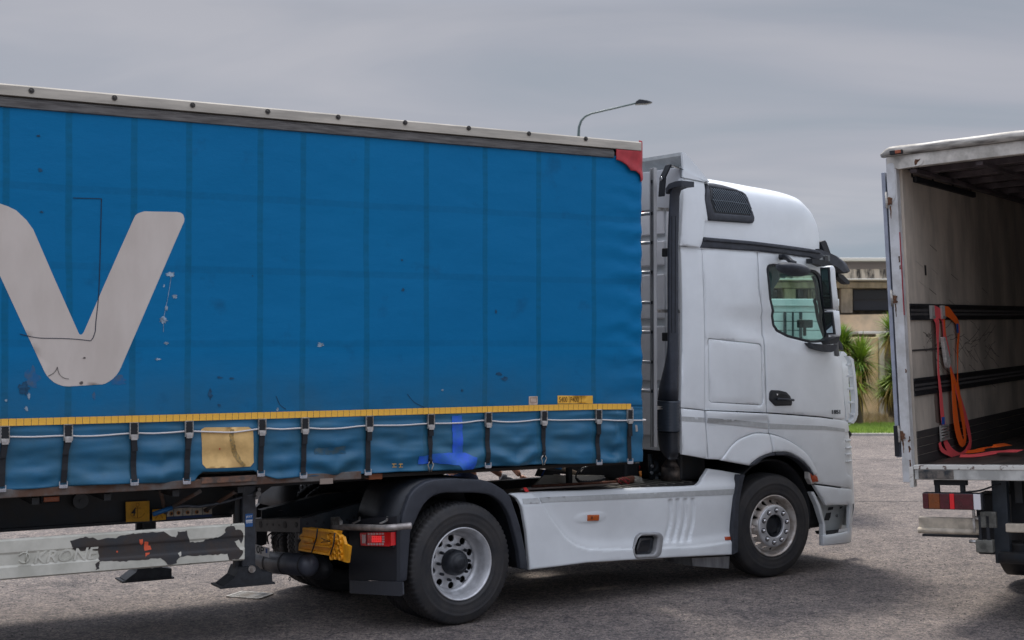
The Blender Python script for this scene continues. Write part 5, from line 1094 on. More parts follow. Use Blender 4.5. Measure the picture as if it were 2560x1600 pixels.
# fuel tank and chassis behind the fairing
MB().box((.75, .09, .42), (2.95, .62, .93), bev=.05).build('fuel_tank', chassis, tk)
dk_m = mat('deck_plate', (.045, .045, .045), .5, .4, var=.5, vscale=40, bump=.5, bscale=60)
MB().box((.62, .14, .955), (2.92, .72, .985), bev=.006).build('deck_plate', dk_m, tk)
for i in range(9): x = 1.9+i*.11; MB().box((x, .20, .985), (x+.03, .62, .991)).build('deck_rib', mat('deck_rib_metal', (.35, .34, .30), .4, .6), tk)
for y in (.85, 1.57):
    MB().prism([(-1.035, .70), (-1.035, .865), (-.4, .965), (4.6, .965), (4.6, .66), (-.6, .66)], y, y+.008).add([(-1.035, y, .866), (-.4, y, .966), (4.6, y, .966), (4.6, y+.08, .966), (-.4, y+.08, .966), (-1.035, y+.08, .866)], [(0, 1, 4, 5), (1, 2, 3, 4)]).box((-.6, y, .66), (4.6, y+.08, .668)).build('frame_rail', mat('rail_paint', (.026, .036, .045), .38, var=.3, vscale=9), tk)
hole_m = MB().cyl((0, -.002, 0), (0, .0, 0), .012, n=10).mesh('rail_hole'); hole_m.materials.append(black)
for i in range(34):
    x = -.98+(i // 2)*.075+random.uniform(-.01, .01); link('rail_hole', hole_m, None, tk, (x, .849, .72+.10*(i % 2)+random.uniform(-.015, .02)))
def xplate(name, pts, x, m, par=None, th=.012):
    P = [T(a, b, x=x) for a, b in pts]; b = MB(); n_ = len(P)
    b.add([(p.x, p.y, p.z) for p in P]+[(p.x+th, p.y, p.z) for p in P], [tuple(range(n_)), tuple(reversed(range(n_, 2*n_)))]+[(i, i+n_, (i+1) % n_+n_, (i+1) % n_) for i in range(n_)]); return b.build(name, m, par or tk)
mpm = mat('member_paint', (.010, .015, .021), .45, var=.4, vscale=8)
xm_ = xplate('cross_member', [(620, 1297), (750, 1295), (750, 1331), (620, 1328)], -1.06, mpm, th=.02)
A0 = T(620, 1297, x=-1.06); A1 = T(750, 1295, x=-1.06); A2 = T(742, 1286, x=-1.0)
MB().add([tuple(A0), tuple(A1), (A1.x+.16, A1.y, A1.z+.004), (A0.x+.16, A0.y, A0.z+.004), (A0.x, A0.y, A0.z-.01), (A1.x, A1.y, A1.z-.01)], [(0, 1, 2, 3), (0, 4, 5, 1)]).build('member_flange', mat('worn_flange', (.06, .07, .08), .35, .3, var=.4, vscale=20), xm_)
for a, b, r in ((651, 1311, .030), (682, 1312, .010), (712, 1312, .030), (740, 1312, .022), (667, 1311, .007), (697, 1313, .007)): q = T(a, b, x=-1.061); MB().cyl((-1.0625, q.y, q.z), (-1.0608, q.y, q.z), r, n=18).build('member_hole', black, xm_)
for a in (672, 700, 722): q = T(a, 1290, x=-.98); MB().cyl((-.98, q.y, A1.z+.005), (-.98, q.y, A1.z+.007), .020, n=14).build('member_hole', black, xm_)
for x in (.05, 1.3, 2.4): MB().box((x, .86, .70), (x+.08, 1.64, .86)).build('cross_member', chassis, tk)
# axles, springs and differential
MB().cyl((0, .5, .5), (0, 2.0, .5), .085, n=16).lathe([(1.08, .02), (1.08, .20), (1.2, .24), (1.36, .24), (1.48, .16), (1.48, .02)], 24, M=Matrix.Translation((0, 0, .5))).build('rear_axle', chassis, tk)
MB().cyl((WB, .4, .5), (WB, 2.1, .5), .06, n=12).build('front_axle', chassis, tk)
MB().box((2.75, .9, .55), (4.5, 1.6, 1.25), bev=.08).build('engine_block', black, tk)
for y in (.70, 1.75): MB().cyl((-.45, y, .55), (-.45, y, .80), .12, n=16).cyl((.45, y, .55), (.45, y, .80), .12, n=16).build('air_spring', dark2, tk)
# air tank across the tail
ta = T(772, 1413, x=-1.05); tb = T(652, 1404, x=-1.05); rt = .092; tsl = math.atan2(tb.z-ta.z, tb.y-ta.y)
TM = Matrix.Translation((-1.05, ta.y, ta.z)) @ Matrix.Rotation(tsl, 4, 'X'); TL = (tb-ta).length
t_ = MB().lathe([(-.06, .002), (-.055, .04), (-.03, .075), (0, rt), (TL, rt), (TL+.03, .07), (TL+.05, .002)], 32, M=TM).build('air_tank', mat('tank_paint', (.060, .066, .085), .38, var=.2, vscale=10), tk)
for f_ in (.02, .42, .75): MB().lathe([(TL*f_-.012, rt+.003), (TL*f_+.012, rt+.003)], 28, M=TM).build('tank_band', black, t_)
q9 = T(800, 1420, x=-.80); MB().lathe([(-.14, .002), (-.12, .05), (-.07, .085), (.02, .10), (.2, .10)], 28, M=Matrix.Translation((-.80, q9.y, q9.z))).build('silencer_end', black, tk)
q = T(724, 1447, x=-1.0); MB().tube([(-1.0+0, q.y+.014*math.cos(t), q.z+.014*math.sin(t)) for t in np.linspace(0, 2*PI, 11)], .004, n=5).build('drain_ring', steel, t_)
for k in range(3): MB().tube(smoothpoly([(-1.02, tb.y-.08-k*.09, ta.z+.08), (-1.04, tb.y-.12-k*.1, ta.z+.16), (-.98, tb.y-.24-k*.1, ta.z+.22), (-.9, tb.y-.3-k*.1, ta.z+.2)], 5), .007, n=6).build('air_hose', hosem, tk)
# number plate
pa = T(638, 1363, x=-1.16); pb = T(672, 1393, x=-1.16)
pl_ = MB().box((-1.16, pb.y-.0, pb.z-.004), (-1.152, pb.y+.5, pa.z+.006), bev=.002).build('number_plate', mat('plate_white', (.62, .62, .62), .45), tk)
me = text_mesh('0P', .1, .0005, 0, .001); xs = [v.co.x for v in me.vertices]; w_ = max(xs)-min(xs); x_0 = min(xs)
yA = T(641, 1380, x=-1.161).y; yB = T(660, 1380, x=-1.161).y
for v in me.vertices: v.co = Vector((-1.1615, yA+(v.co.x-x_0)/w_*(yB-yA), pb.z+.012+v.co.y*.85))
me.materials.clear(); link('plate_characters', me, inkm, pl_)
yA = T(664, 1372, x=-1.161).y; MB().box((-1.1615, yA-.03, pb.z+.03), (-1.1598, yA, pa.z-.004)).build('plate_emblem', bluelab, pl_)
# ---- rear mudguards
outr = T2([(990.5, 1454), (990.5, 1341), (1000, 1331), (1004, 1305), (1010, 1282), (1023.6, 1242), (1034, 1227), (1046.8, 1215.7), (1064, 1205), (1086, 1199), (1136, 1196), (1202, 1199), (1220, 1203), (1235, 1209), (1261.7, 1225.7), (1276.6, 1242), (1291.5, 1285), (1301, 1315), (1308, 1348), (1318, 1397.6), (1321, 1426)])
innr = T2([(1303, 1421), (1298, 1381), (1290, 1346), (1281.6, 1315), (1275, 1292), (1265, 1272), (1256, 1259), (1245, 1249), (1232, 1240), (1218.7, 1235.6), (1185.7, 1232), (1119.5, 1232), (1102, 1234), (1086, 1239), (1072, 1249), (1060, 1262), (1049, 1281), (1041.8, 1298), (1033, 1316), (1027, 1331.5), (1022, 1395), (1018.6, 1450.5), (1005, 1456)])
lipm = mat('mudguard_plastic', (.034, .039, .051), .55, var=.12, vscale=10, bump=.1, bscale=250)
panel('mudguard_lip', outr+innr, lipm, tk, yf=0.0, thick=.045, bev=.012, res=.05)
arcp = outr[2:]
def shell(y0, y1):
    b = MB(); rr = []
    for i, (x, z) in enumerate(arcp): dx, dz = x-0, z-.5; L_ = math.hypot(dx, dz); rr.append([(x, y0, z), (x, y1, z), (x-dx/L_*.02, y1, z-dz/L_*.02), (x-dx/L_*.02, y0, z-dz/L_*.02)])
    return b.loft(rr).build('mudguard', dark2, tk)
shell(.046, .68); shell(1.82, WD-.05)
MB().prism(outr+innr, WD-.05, WD).build('mudguard_lip', lipm, tk)
# mud flap with tail lamp
flm = mat('flap_black', (.016, .019, .026), .6, bump=.06, bscale=60)
FXm = -.66
xplate('mud_flap', [(872, 1300), (872, 1450), (992, 1453), (992, 1290)], FXm, flm, th=.03)
xplate('flap_skirt', [(873.5, 1451), (1006, 1455), (1007.5, 1486), (1003, 1490.5), (874, 1483)], FXm-.02, mat('scraped_rubber', (.036, .040, .050), .5, var=.5, vscale=30, col2=(.13, .13, .14), stretch=(1, 1, .08), edge=(.25, .40)))
LXm = FXm-.045
la = xplate('tail_lamp', [(899.6, 1332), (977, 1331), (977.5, 1364), (972, 1366), (902, 1364)], LXm, redl, th=.06)
xplate('lamp_housing', [(896, 1329), (981, 1328), (982, 1369), (897, 1368)], LXm+.02, black, la, th=.05)
def lampq(name, x0, x1, y0, y1, m, d=.004): return xplate(name, [(x0, y0), (x1, y0), (x1, y1), (x0, y1)], LXm-d, m, la, th=.003)
cpk = mat('clear_pink', (.70, .50, .50), .3, coat=.5)
lampq('reflector_lens', 905, 913.5, 1337, 1358, cpk)
for i in range(6): lampq('clear_cell', 919+i*7, 923.5+i*7, 1332.5, 1337, cpk); lampq('clear_cell', 919+i*7, 923.5+i*7, 1357.5, 1363, cpk)
for i in range(3): lampq('clear_cell', 955, 960, 1340+i*6, 1344+i*6, cpk)
for i in range(5):
    for j in range(4): lampq('led_cell', 929+i*5, 932.5+i*5, 1340.5+j*4, 1343+j*4, mat('bright_red_cell', (.95, .07, .06), .3, emit=((1, .05, .06), .35)))
lampq('dark_frame', 914.5, 918, 1333, 1362, mat('lamp_dark_red', (.20, .0, .01), .3), .002)
# tail bar
ba = T(832, 1317, x=-.78); bb_ = T(900, 1318.5, x=-.78); b2_ = T(955, 1320, x=-.77); b3_ = T(990, 1318, x=-.71); bc = T(1028, 1314, x=-.60)
barm = mat('bar_metal', (.50, .46, .43), .4, .5, var=.4, vscale=9)
tb_o = MB().tube(smoothpoly([tuple(v) for v in (ba, bb_, b2_, b3_, bc)], 6), .026, n=14).build('tail_bar', barm, tk)
xplate('bar_end_plate', [(827, 1325), (827, 1293), (841, 1292.5), (849, 1303), (849, 1311)], -.80, steel, th=.03)
for px in (900, 969):
    a = T(px-18, 1309, x=-.74); b = T(px-2, 1302, x=-.68); c = T(px, 1293, x=-.64); MB().strip([tuple(a), tuple(b), tuple(c)], (0, .03, 0), (0, 0, .006)).build('bar_bracket', steel, tk)
a = T(912, 1300, x=-.60); b = T(1003, 1302, x=-.56); MB().cyl(tuple(a), tuple(b), .034, n=16).build('lamp_tube', dark2, tk)
# ---- wheels
def tyre_mesh(w, Rt, lug):
    prof = [(.035, .295), (.02, .305), (.010, .325), (.006, .332), (.0075, .336), (.002, .365), (0, .39), (.003, .41), (.0005, .414), (.005, .425), (.014, .455), (.022, .478), (.030, .492), (.05, .5), (.08, Rt)]
    ys = [.086, .089, .097, .100]
    mid = []
    for g_ in np.linspace(.10, w-.10, 4): mid += [(g_-.006, Rt), (g_-.005, Rt-.013), (g_+.005, Rt-.013), (g_+.006, Rt)]
    full = prof+mid+[(w-a, b) for a, b in reversed(prof)]; n = 210; k = len(full)
    def rf(j, i, r):
        if lug:
            if j in (11, 12, 13, 14, k-15, k-14, k-13, k-12): return r-(.011 if (i % 3 == 0) else 0)*(1 if j not in (11, k-12) else .3)
            if 15 <= j < k-15 and ((i+j) % 3 == 0): return r-.009
        else:
            if j in (13, k-14) and i % 3 == 0: return r-.003
        return r
    b = MB().lathe(full, n, rf)
    return b
def circ(r, n=40, cx_=0, cz_=0): return [(cx_+r*math.cos(2*PI*i/n), cz_+r*math.sin(2*PI*i/n)) for i in range(n)]
def spanel(name, poly, y, holes, m, parent, thick=.012, bev=.004, res=.03, yf=None): return panel(name, poly, m, parent, yf=yf or y, thick=thick, bev=bev, res=res, holes=holes)
tyrm = rubber
def rear_wheel(y, flip, dual=True):
    loc = (0, y, .5); rot = (0, 0, PI if flip else 0)
    rim = MB().lathe([(.045, .298), (.018, .302), (.012, .296), (.016, .288), (.03, .284), (.05, .268), (.10, .262), (.13, .258), (.158, .238), (.165, .222), (.18, .222), (.18, .262), (.27, .29)], 64).build('wheel', rimm, tk, loc, rot)
    holes = [circ(.029, 18, .196*math.cos(2*PI*(i+.5)/10), .196*math.sin(2*PI*(i+.5)/10)) for i in range(10)]
    spanel('rim_disc', circ(.236, 60), 0, holes, rimm, rim, yf=lambda x, z: .165-.012*math.cos(min(1, math.hypot(x, z)/.236)*PI))
    link('tyre', tyre_mesh(.29, .505, True).mesh('tyre'), tyrm, rim)
    MB().lathe([(.16, .108), (.10, .106), (.075, .100), (.068, .092), (.055, .088), (.050, .075), (.045, .055), (.028, .050), (.022, .035), (.020, .001)], 36).build('hub', dark2, rim)
    nm_ = MB().lathe([(.155, .013), (.135, .014), (.118, .0115), (.11, .010), (.108, .001)], 8).mesh('wheel_nut'); nm_.materials.append(dark2)
    for i in range(10): link('wheel_nut', nm_, None, rim, (.148*math.cos(2*PI*i/10), 0, .148*math.sin(2*PI*i/10)))
    nm2 = MB().lathe([(.07, .008), (.060, .008), (.059, .001)], 6).mesh('hub_bolt'); nm2.materials.append(dark2)
    for i in range(10): link('hub_bolt', nm2, None, rim, (.086*math.cos(2*PI*i/10+.2), 0, .086*math.sin(2*PI*i/10+.2)))
    y2 = y+.33 if not flip else y-.33
    inn_ = MB().lathe([(.045, .298), (.02, .302), (.02, .285), (.13, .26), (.14, .10), (.15, .09)], 40).build('wheel', chassis, tk, (0, y2, .5), rot); link('tyre', tyre_mesh(.29, .505, True).mesh('tyre'), tyrm, inn_)
rear_wheel(0.0, False); rear_wheel(WD, True)
def front_wheel(y, flip, steer):
    loc = (WB, y, .512); rot = (0, 0, (PI if flip else 0)+math.radians(steer))
    rim = MB().lathe([(.045, .300), (.016, .306), (.008, .301), (.010, .292), (.028, .284), (.045, .272), (.10, .262), (.12, .255)], 64).build('wheel', mat('worn_rim_paint', (.58, .56, .54), .4, .5, var=.3, vscale=9, col2=(.40, .35, .31)), tk, loc, rot)
    holes = [circ(.020, 12, .232*math.cos(2*PI*(i+.5)/15), .232*math.sin(2*PI*(i+.5)/15)) for i in range(15)]
    def dy(x, z):
        r = math.hypot(x, z); return float(np.interp(r, [.11, .20, .212, .222, .262], [.0, .004, .02, .075, .095]))
    spanel('rim_disc', circ(.262, 64), 0, holes+[circ(.118, 40)], MATS['worn_rim_paint'], rim, yf=dy, res=.012, bev=.003)
    spanel('hub_cover_ring', circ(.206, 64), 0, [circ(.112, 40)], rimm, rim, yf=lambda x, z: -.008+.004*sstep((math.hypot(x, z)-.185)/.02), res=.015, bev=.008, thick=.02)
    link('tyre', tyre_mesh(.30, .512, False).mesh('tyre'), tyrm, rim)
    MB().lathe([(-.004, .116), (.02, .112), (.06, .108), (.065, .085), (.04, .08), (.035, .06), (.03, .001)], 36).build('hub', dark2, rim)
    nut = MB().lathe([(-.006, .020), (-.010, .019), (-.012, .018), (-.024, .0155), (-.031, .011), (-.033, .001)], 16).mesh('wheel_nut'); nut.materials.append(chrome)
    cup = MB().lathe([(-.0055, .026), (-.0100, .026), (-.0095, .020)], 16).mesh('nut_seat'); cup.materials.append(dark2)
    for i in range(10):
        a = 2*PI*(i+.35)/10; link('wheel_nut', nut, None, rim, (.158*math.cos(a), 0, .158*math.sin(a))); link('nut_seat', cup, None, rim, (.158*math.cos(a), 0, .158*math.sin(a)))
    nm2 = MB().lathe([(.06, .014), (.045, .014), (.042, .001)], 8).mesh('hub_bolt'); nm2.materials.append(dark2)
    for i in range(8): link('hub_bolt', nm2, None, rim, (.088*math.cos(2*PI*i/8), 0, .088*math.sin(2*PI*i/8)))
front_wheel(.012, False, -5.5); front_wheel(WD-.012, True, -5.5)
# front wheel housing
b = MB(); rr = []
for i in range(17):
    a = math.radians(-12+204*i/16); r = .60; rr.append([(WB+.02+r*math.cos(a), .10, .55+r*math.sin(a)), (WB+.02+r*math.cos(a), .85, .55+r*math.sin(a)), (WB+.02+(r+.02)*math.cos(a), .85, .55+(r+.02)*math.sin(a)), (WB+.02+(r+.02)*math.cos(a), .10, .55+(r+.02)*math.sin(a))])
b.loft(rr).build('wheel_housing', black, tk)
MB().box((2.9, .86, .5), (4.9, .88, 1.4)).build('housing_wall', black, tk)
MB().box((4.45, .2, .40), (4.95, 2.3, 1.05), bev=.05).build('front_understructure', black, tk)
MB().box((4.40, .12, .9), (4.8, WD-.12, 1.50)).build('front_inner', black, tk)
# ---- behind the cab: suspension bracket, exhaust can, hoses
a = T(1640, 1145, y=.55)
brk = MB(); P_ = lambda px, py, y=.62: Vector(T(px, py, y=y))
for p0, p1 in (((1625, 1135), (1629, 1200)), ((1629, 1200), (1672, 1203)), ((1632, 1180), (1672, 1146)), ((1672, 1146), (1676, 1200)), ((1640, 1150), (1650, 1200)), ((1636, 1196), (1660, 1170))): brk.cyl(P_(*p0), P_(*p1), .024, n=8)
brk.build('cab_mount', mat('mount_paint', (.030, .042, .055), .45, var=.3, vscale=20), tk)
for p in ((1629, 1165), (1627, 1182), (1649, 1185), (1640, 1195), (1665, 1194)): q = P_(*p, y=.58); MB().cyl(q, q+Vector((0, -.02, 0)), .016, n=8).build('mount_bolt', mat('bolt_bright', (.35, .38, .42), .35, .5), tk)
MB().box((2.35, .65, .98), (2.55, 1.9, 1.30), bev=.03).build('rear_cab_beam', black, tk)
q = T(1693, 1190, y=.35); MB().cyl((q.x, .42, .99), (q.x, .42, 1.12), .11, .105, n=24).cyl((q.x, .42, 1.12), (q.x, .42, 1.20), .105, .05, n=24).build('exhaust_can', mat('heat_tinted_steel', (.20, .16, .13), .45, .5, var=.5, vscale=6, col2=(.05, .05, .055)), tk)
MB().box((2.75, .30, .99), (3.1, .9, 1.26), bev=.03).build('under_cab_box', chassis, tk)
def hose(name, pts, r, m, y, coil=None):
    q = [Vector(T(a, b, y=y)) for a, b in pts]; q = [Vector(v) for v in smoothpoly([tuple(v) for v in q], 8)]; b = MB()
    b.tube(q, (lambda s: r*(1+.22*math.sin(s*coil))) if coil else r, n=8); return b.build(name, m, tk)
hose('coiled_hose', [(1527, 1166), (1533, 1176), (1545, 1181), (1560, 1182), (1572, 1181)], .024, hosem, .9, 90)
hose('hose', [(1572, 1182), (1585, 1175), (1592, 1170), (1611, 1167)], .012, hosem, .9); hose('red_hose', [(1588, 1172), (1596, 1169), (1612, 1167)], .018, redhose, .88, 60)
hose('blue_hose', [(1372, 1162), (1388, 1166), (1402, 1170)], .022, bluehose, 1.2); hose('hose_fitting', [(1402, 1170), (1420, 1176), (1440, 1183)], .022, mat('tan_fitting', (.32, .24, .17), .6), 1.2)
hose('hose', [(1442, 1198), (1450, 1204), (1470, 1205), (1495, 1202), (1512, 1196)], .014, hosem, .75, 120); hose('hose', [(1462, 1168), (1448, 1176), (1441, 1186), (1440, 1198)], .009, hosem, .8)
hose('cable', [(1452, 1180), (1458, 1172), (1464, 1167), (1470, 1165)], .006, steel, .85)
st_ = T(1427, 1203, y=.8); MB().box((st_.x-.03, .80, .98), (st_.x+.02, .84, 1.24)).build('hose_stand', black, tk)
# aluminium catwalk tray across the rails
ta_ = T(1340, 1212, y=.95); tb_ = T(1540, 1200, y=.95)
MB().prism([(ta_.x-.05, ta_.z-.02), (ta_.x+.10, ta_.z+.085), (tb_.x, tb_.z+.045), (tb_.x, tb_.z-.03)], .95, .97).build('catwalk_plate', alu, tk)
MB().box((ta_.x-.05, .74, .90), (tb_.x, .95, .93)).build('catwalk', alu, tk)
cg = MB().box((0, .74, .93), (.012, .945, .945)).mesh('grip_rib'); cg.materials.append(alu)
for i in range(18): link('grip_rib', cg, None, tk, (ta_.x+i*.045, 0, 0))
MB().box((.62, .20, .988), (1.10, .60, 1.01), bev=.006).build('step_box', dark2, tk)
q = T(1315, 1224, y=.12); MB().prism(T2([(1308, 1219), (1316, 1219), (1322, 1229), (1313, 1229)], .06), .055, .065).build('red_tag', mat('red_tag', (.65, .03, .03), .5), tk)
# fifth wheel
MB().prism([(-.30, 1.02), (.55, 1.02), (.62, 1.08), (.50, 1.115), (-.28, 1.115), (-.42, 1.03)], .80, 1.70).build('fifth_wheel', black, tk)
MB().box((-.1, .8, .90), (.7, 1.7, 1.02)).build('fifth_wheel_base', chassis, tk)
MB().box((.70, 2.05, .35), (3.1, 2.45, .78), bev=.05).build('far_side_blocker', chassis, tk); MB().box((-.2, .9, .30), (3.0, 1.6, .60), bev=.06).build('drive_line', black, tk)  # far-side box added to cut the light reaching the ground under the chassis
# ================================================================== WHEEL CHOCKS strapped on the tail of the tractor
XC = -1.10
def C_(px, py, x=XC): q = T(px, py, x=x); return q
ck = thing('wheel_chock', 'pair of nested yellow plastic wheel chocks tied with black cord behind the chassis rail', 'wheel chock', FR_T)
def cp(pts, x=XC): return [(C_(a, b, x).y, C_(a, b, x).z) for a, b in pts]
MB().prism(cp([(757, 1320), (834, 1329), (822, 1384), (746, 1372), (747, 1360), (753, 1350), (748, 1340), (756, 1332)]), XC, XC+.08, axis='x').build('chock_body', yellow, ck)
for pts in ([(757, 1319), (835, 1328), (835, 1333), (756, 1324)], [(747, 1341), (778, 1346), (784, 1351), (780, 1356), (752, 1349)], [(746, 1371), (823, 1384), (822, 1389), (746, 1376)], [(754, 1358), (822, 1366), (822, 1369), (754, 1361)]):
    MB().prism(cp(pts, XC-.03), XC-.03, XC-.001, axis='x').build('chock_rib', yellow, ck)
MB().prism(cp([(833, 1331), (857, 1342), (862, 1360), (873, 1366), (868, 1407), (826, 1394), (824, 1384)]), XC+.0, XC+.025, axis='x').build('chock_wedge', yellow, ck)
tb2 = MB().lathe([(-.02, .024), (-.02, .017), (.0, .017)], 14, M=Rz(-90)).lathe([(-.02, .024), (.02, .024)], 14, M=Rz(-90)).mesh('chock_tube'); tb2.materials.append(yellow)
for i, (a, b) in enumerate(((826, 1340), (838, 1340), (850, 1344), (828, 1352), (840, 1352), (852, 1356), (838, 1365), (850, 1368), (832, 1380), (842, 1378), (853, 1380), (832, 1392), (843, 1391), (854, 1393))):
    q = C_(a, b, XC-.002); link('chock_tube', tb2, None, ck, (XC+.0, q.y, q.z))
for pts in ([(794, 1322), (791, 1345), (783, 1370), (779, 1382)], [(837, 1332), (834, 1360), (826, 1386)]):
    MB().tube([Vector(C_(a, b, XC-.034)) for a, b in pts], .006, n=6).build('tie_cord', black, ck)
MB().tube([Vector(C_(a, b, XC-.036)) for a, b in ((803, 1345), (812, 1350), (826, 1353), (803, 1356), (812, 1350))], .003, n=5).build('tie_cord', black, ck)
# broom with a red cord, tool, case on the deck
br = thing('broom', 'old broom with red cord round its head lying on the tractor deck', 'broom', FR_T)
P2 = lambda px, py, y: Vector(T(px, py, y=y))
MB().cyl(P2(1330, 1216, .45), P2(1560, 1204, .45), .014, n=8).build('handle', wood, br); 
MB().cyl(P2(1540, 1203, .45), P2(1582, 1198, .45), .026, .036, n=12).build('head', wood, br)
q = MB()
a0 = P2(1580, 1199, .45); dd = (P2(1603, 1203, .45)-a0)
for i in range(260):
    th = random.uniform(0, 2*PI); r = .036*math.sqrt(random.random()); s_ = a0+Vector((0, r*math.cos(th), r*math.sin(th))); e_ = s_+dd*random.uniform(.75, 1.1)+Vector((0, r*.5*math.cos(th), r*.6*math.sin(th)-.012)); w = Vector((0, .0016, .0022)); k = len(q.v); q.v += [tuple(s_-w), tuple(s_+w), tuple(e_)]; q.f.append((k, k+1, k+2)); q.sm.append(False)
me = bpy.data.meshes.new('bristles'); me.from_pydata(q.v, [], q.f); o = link('bristles', me, bristle, br); o['kind'] = 'stuff'
cr_ = mat('red_cord', (.42, .04, .05), .7)
for pts in ([(1548, 1195), (1560, 1202), (1572, 1212)], [(1555, 1193), (1566, 1204), (1573, 1210)], [(1550, 1197), (1545, 1203), (1556, 1211)], [(1560, 1193), (1575, 1200), (1570, 1213)]):
    MB().tube([P2(a, b, .405) for a, b in pts], .004, n=5).build('cord', cr_, br)
pp_ = thing('metal_rod', 'thin bare metal rod lying along the edge of the tractor deck', 'rod', FR_T); MB().cyl(P2(1300, 1224, .3), P2(1545, 1210, .3), .010, n=8).build('rod', mat('rod_metal', (.30, .25, .22), .5, .4), pp_)
sd = thing('screwdriver', 'upright tool with an orange handle stuck beside the broom head', 'tool', FR_T)
MB().cyl(P2(1600, 1178, .5), P2(1602, 1192, .5), .014, .012, n=10).build('handle', mat('orange_handle', (.70, .24, .04), .45), sd); MB().cyl(P2(1602, 1192, .5), P2(1605, 1212, .5), .005, n=8).build('blade', steel, sd)
cs_ = thing('tool_case', 'small open black case standing behind the metal tray', 'case', FR_T)
MB().prism([(a.x, a.z) for a in (P2(1355, 1192, 1.3), P2(1363, 1174, 1.3), P2(1400, 1182, 1.3), P2(1402, 1194, 1.3))], 1.3, 1.42).build('case_body', black, cs_)
MB().strip([P2(1354, 1192, 1.295), P2(1362.5, 1174, 1.295)], (.012, 0, 0), (0, .01, 0)).build('case_edge', bluelab, cs_)
MB().prism([(a.x, a.z) for a in (P2(1385, 1186, 1.29), P2(1400, 1187, 1.29), P2(1400, 1192, 1.29), P2(1385, 1191, 1.29))], 1.28, 1.30).build('case_latch', steel, cs_)
# ================================================================== PERSON on the far side
def skinmesh(name, pts, edges, radii, m, parent, sub=2, root=0):
    me = bpy.data.meshes.new(name); me.from_pydata([tuple(p) for p in pts], edges, []); o = bpy.data.objects.new(name, me); COL.objects.link(o)
    md = o.modifiers.new('skin', 'SKIN'); 
    for i, r in enumerate(radii): s_ = me.skin_vertices[0].data[i]; s_.radius = r if isinstance(r, tuple) else (r, r); s_.use_root = (i == root)
    md.use_smooth_shade = True; sb_ = o.modifiers.new('sub', 'SUBSURF'); sb_.levels = sub; sb_.render_levels = sub
    dg = bpy.context.evaluated_depsgraph_get(); m2 = bpy.data.meshes.new_from_object(o.evaluated_get(dg)); bpy.data.objects.remove(o); m2.materials.clear()
    for p_ in m2.polygons: p_.use_smooth = True
    return link(name, m2, m, parent)
pe = thing('person', 'person in navy work clothes with grey gloves leaning over the far side of the chassis', 'person', FR_T)
PH = lambda px, py, y: Vector(T(px, py, y=y))
pel = Vector((2.02, 2.95, .93)); 
hr = PH(1296, 1203, 2.30); hl = PH(1322, 1200, 2.34)     # right and left hand (gloved, bare)
sh1 = Vector((1.86, 2.62, 1.43)); sh2 = Vector((2.24, 2.80, 1.43)); nk = Vector((2.05, 2.68, 1.50)); ches = Vector((2.07, 2.80, 1.30)); bel = Vector((2.09, 2.95, 1.10))
e1 = PH(1225, 1168, 2.42); e2 = PH(1278, 1160, 2.50); w1 = PH(1262, 1193, 2.34); w2 = PH(1300, 1190, 2.38)
headc = Vector((2.10, 2.50, 1.66))
hips = [pel+Vector((-.10, .0, -.03)), pel+Vector((.12, .0, -.03))]
kn = [Vector((1.93, 2.93, .50)), Vector((2.30, 3.06, .50))]; ft = [Vector((1.93, 3.06, .09)), Vector((2.33, 3.22, .09))]
pts = [pel, bel, ches, nk, headc-Vector((0, 0, .03)), headc+Vector((0, -.01, .09)), sh1, e1, w1, sh2, e2, w2]+hips+kn+ft+[ft[0]+Vector((.02, -.17, -.04)), ft[1]+Vector((.02, -.17, -.04))]
ed_ = [(0, 1), (1, 2), (2, 3), (3, 4), (4, 5), (2, 6), (6, 7), (7, 8), (2, 9), (9, 10), (10, 11), (0, 12), (0, 13), (12, 14), (13, 15), (14, 16), (15, 17), (16, 18), (17, 19)]
skinmesh('body', pts, ed_, [(.155, .12), (.145, .11), (.16, .12), .055, .085, .08, .065, .044, .030, .065, .044, .030, .09, .09, .06, .06, .045, .045, .04, .04], skin, pe)
skinmesh('shirt', [pel+Vector((0, 0, .03)), bel, ches, nk-Vector((0, 0, .05)), sh1, sh1.lerp(e1, .55), sh2, sh2.lerp(e2, .55)], [(0, 1), (1, 2), (2, 3), (2, 4), (4, 5), (2, 6), (6, 7)], [(.20, .15), (.185, .15), (.19, .15), .07, .085, .075, .085, .075], denim, pe)
skinmesh('trousers', [pel+Vector((0, 0, .06)), pel-Vector((0, 0, .04))]+hips+kn+[f+Vector((0, 0, .04)) for f in ft], [(0, 1), (1, 2), (1, 3), (2, 4), (3, 5), (4, 6), (5, 7)], [(.18, .14), (.18, .14), .115, .115, .085, .085, .07, .07], denim, pe)
def hand(name, wr, dirv, m, k=1.0):
    d = dirv.normalized(); s_ = d.cross(Vector((0, 0, 1))).normalized(); up = s_.cross(d)
    P = [wr, wr+d*.05*k]; E_ = [(0, 1)]; Rr = [.030, (.036, .024)]
    for i in range(4):
        o_ = s_*(-.027+.018*i)*k; b_ = wr+d*.085*k+o_; L_ = (.030, .034, .032, .025)[i]*k; i0 = len(P)
        P += [b_, b_+d*L_-up*.008, b_+d*L_*1.7-up*.028, b_+d*L_*2.0-up*.050]; E_ += [(1, i0), (i0, i0+1), (i0+1, i0+2), (i0+2, i0+3)]; Rr += [.0125, .0105, .0098, .0085]
    i0 = len(P); P += [wr+d*.03-s_*.035, wr+d*.065-s_*.052-up*.015, wr+d*.095-s_*.050-up*.03]; E_ += [(1, i0), (i0, i0+1), (i0+1, i0+2)]; Rr += [.016, .012, .010]
    return skinmesh(name, P, E_, Rr, m, pe, 1)
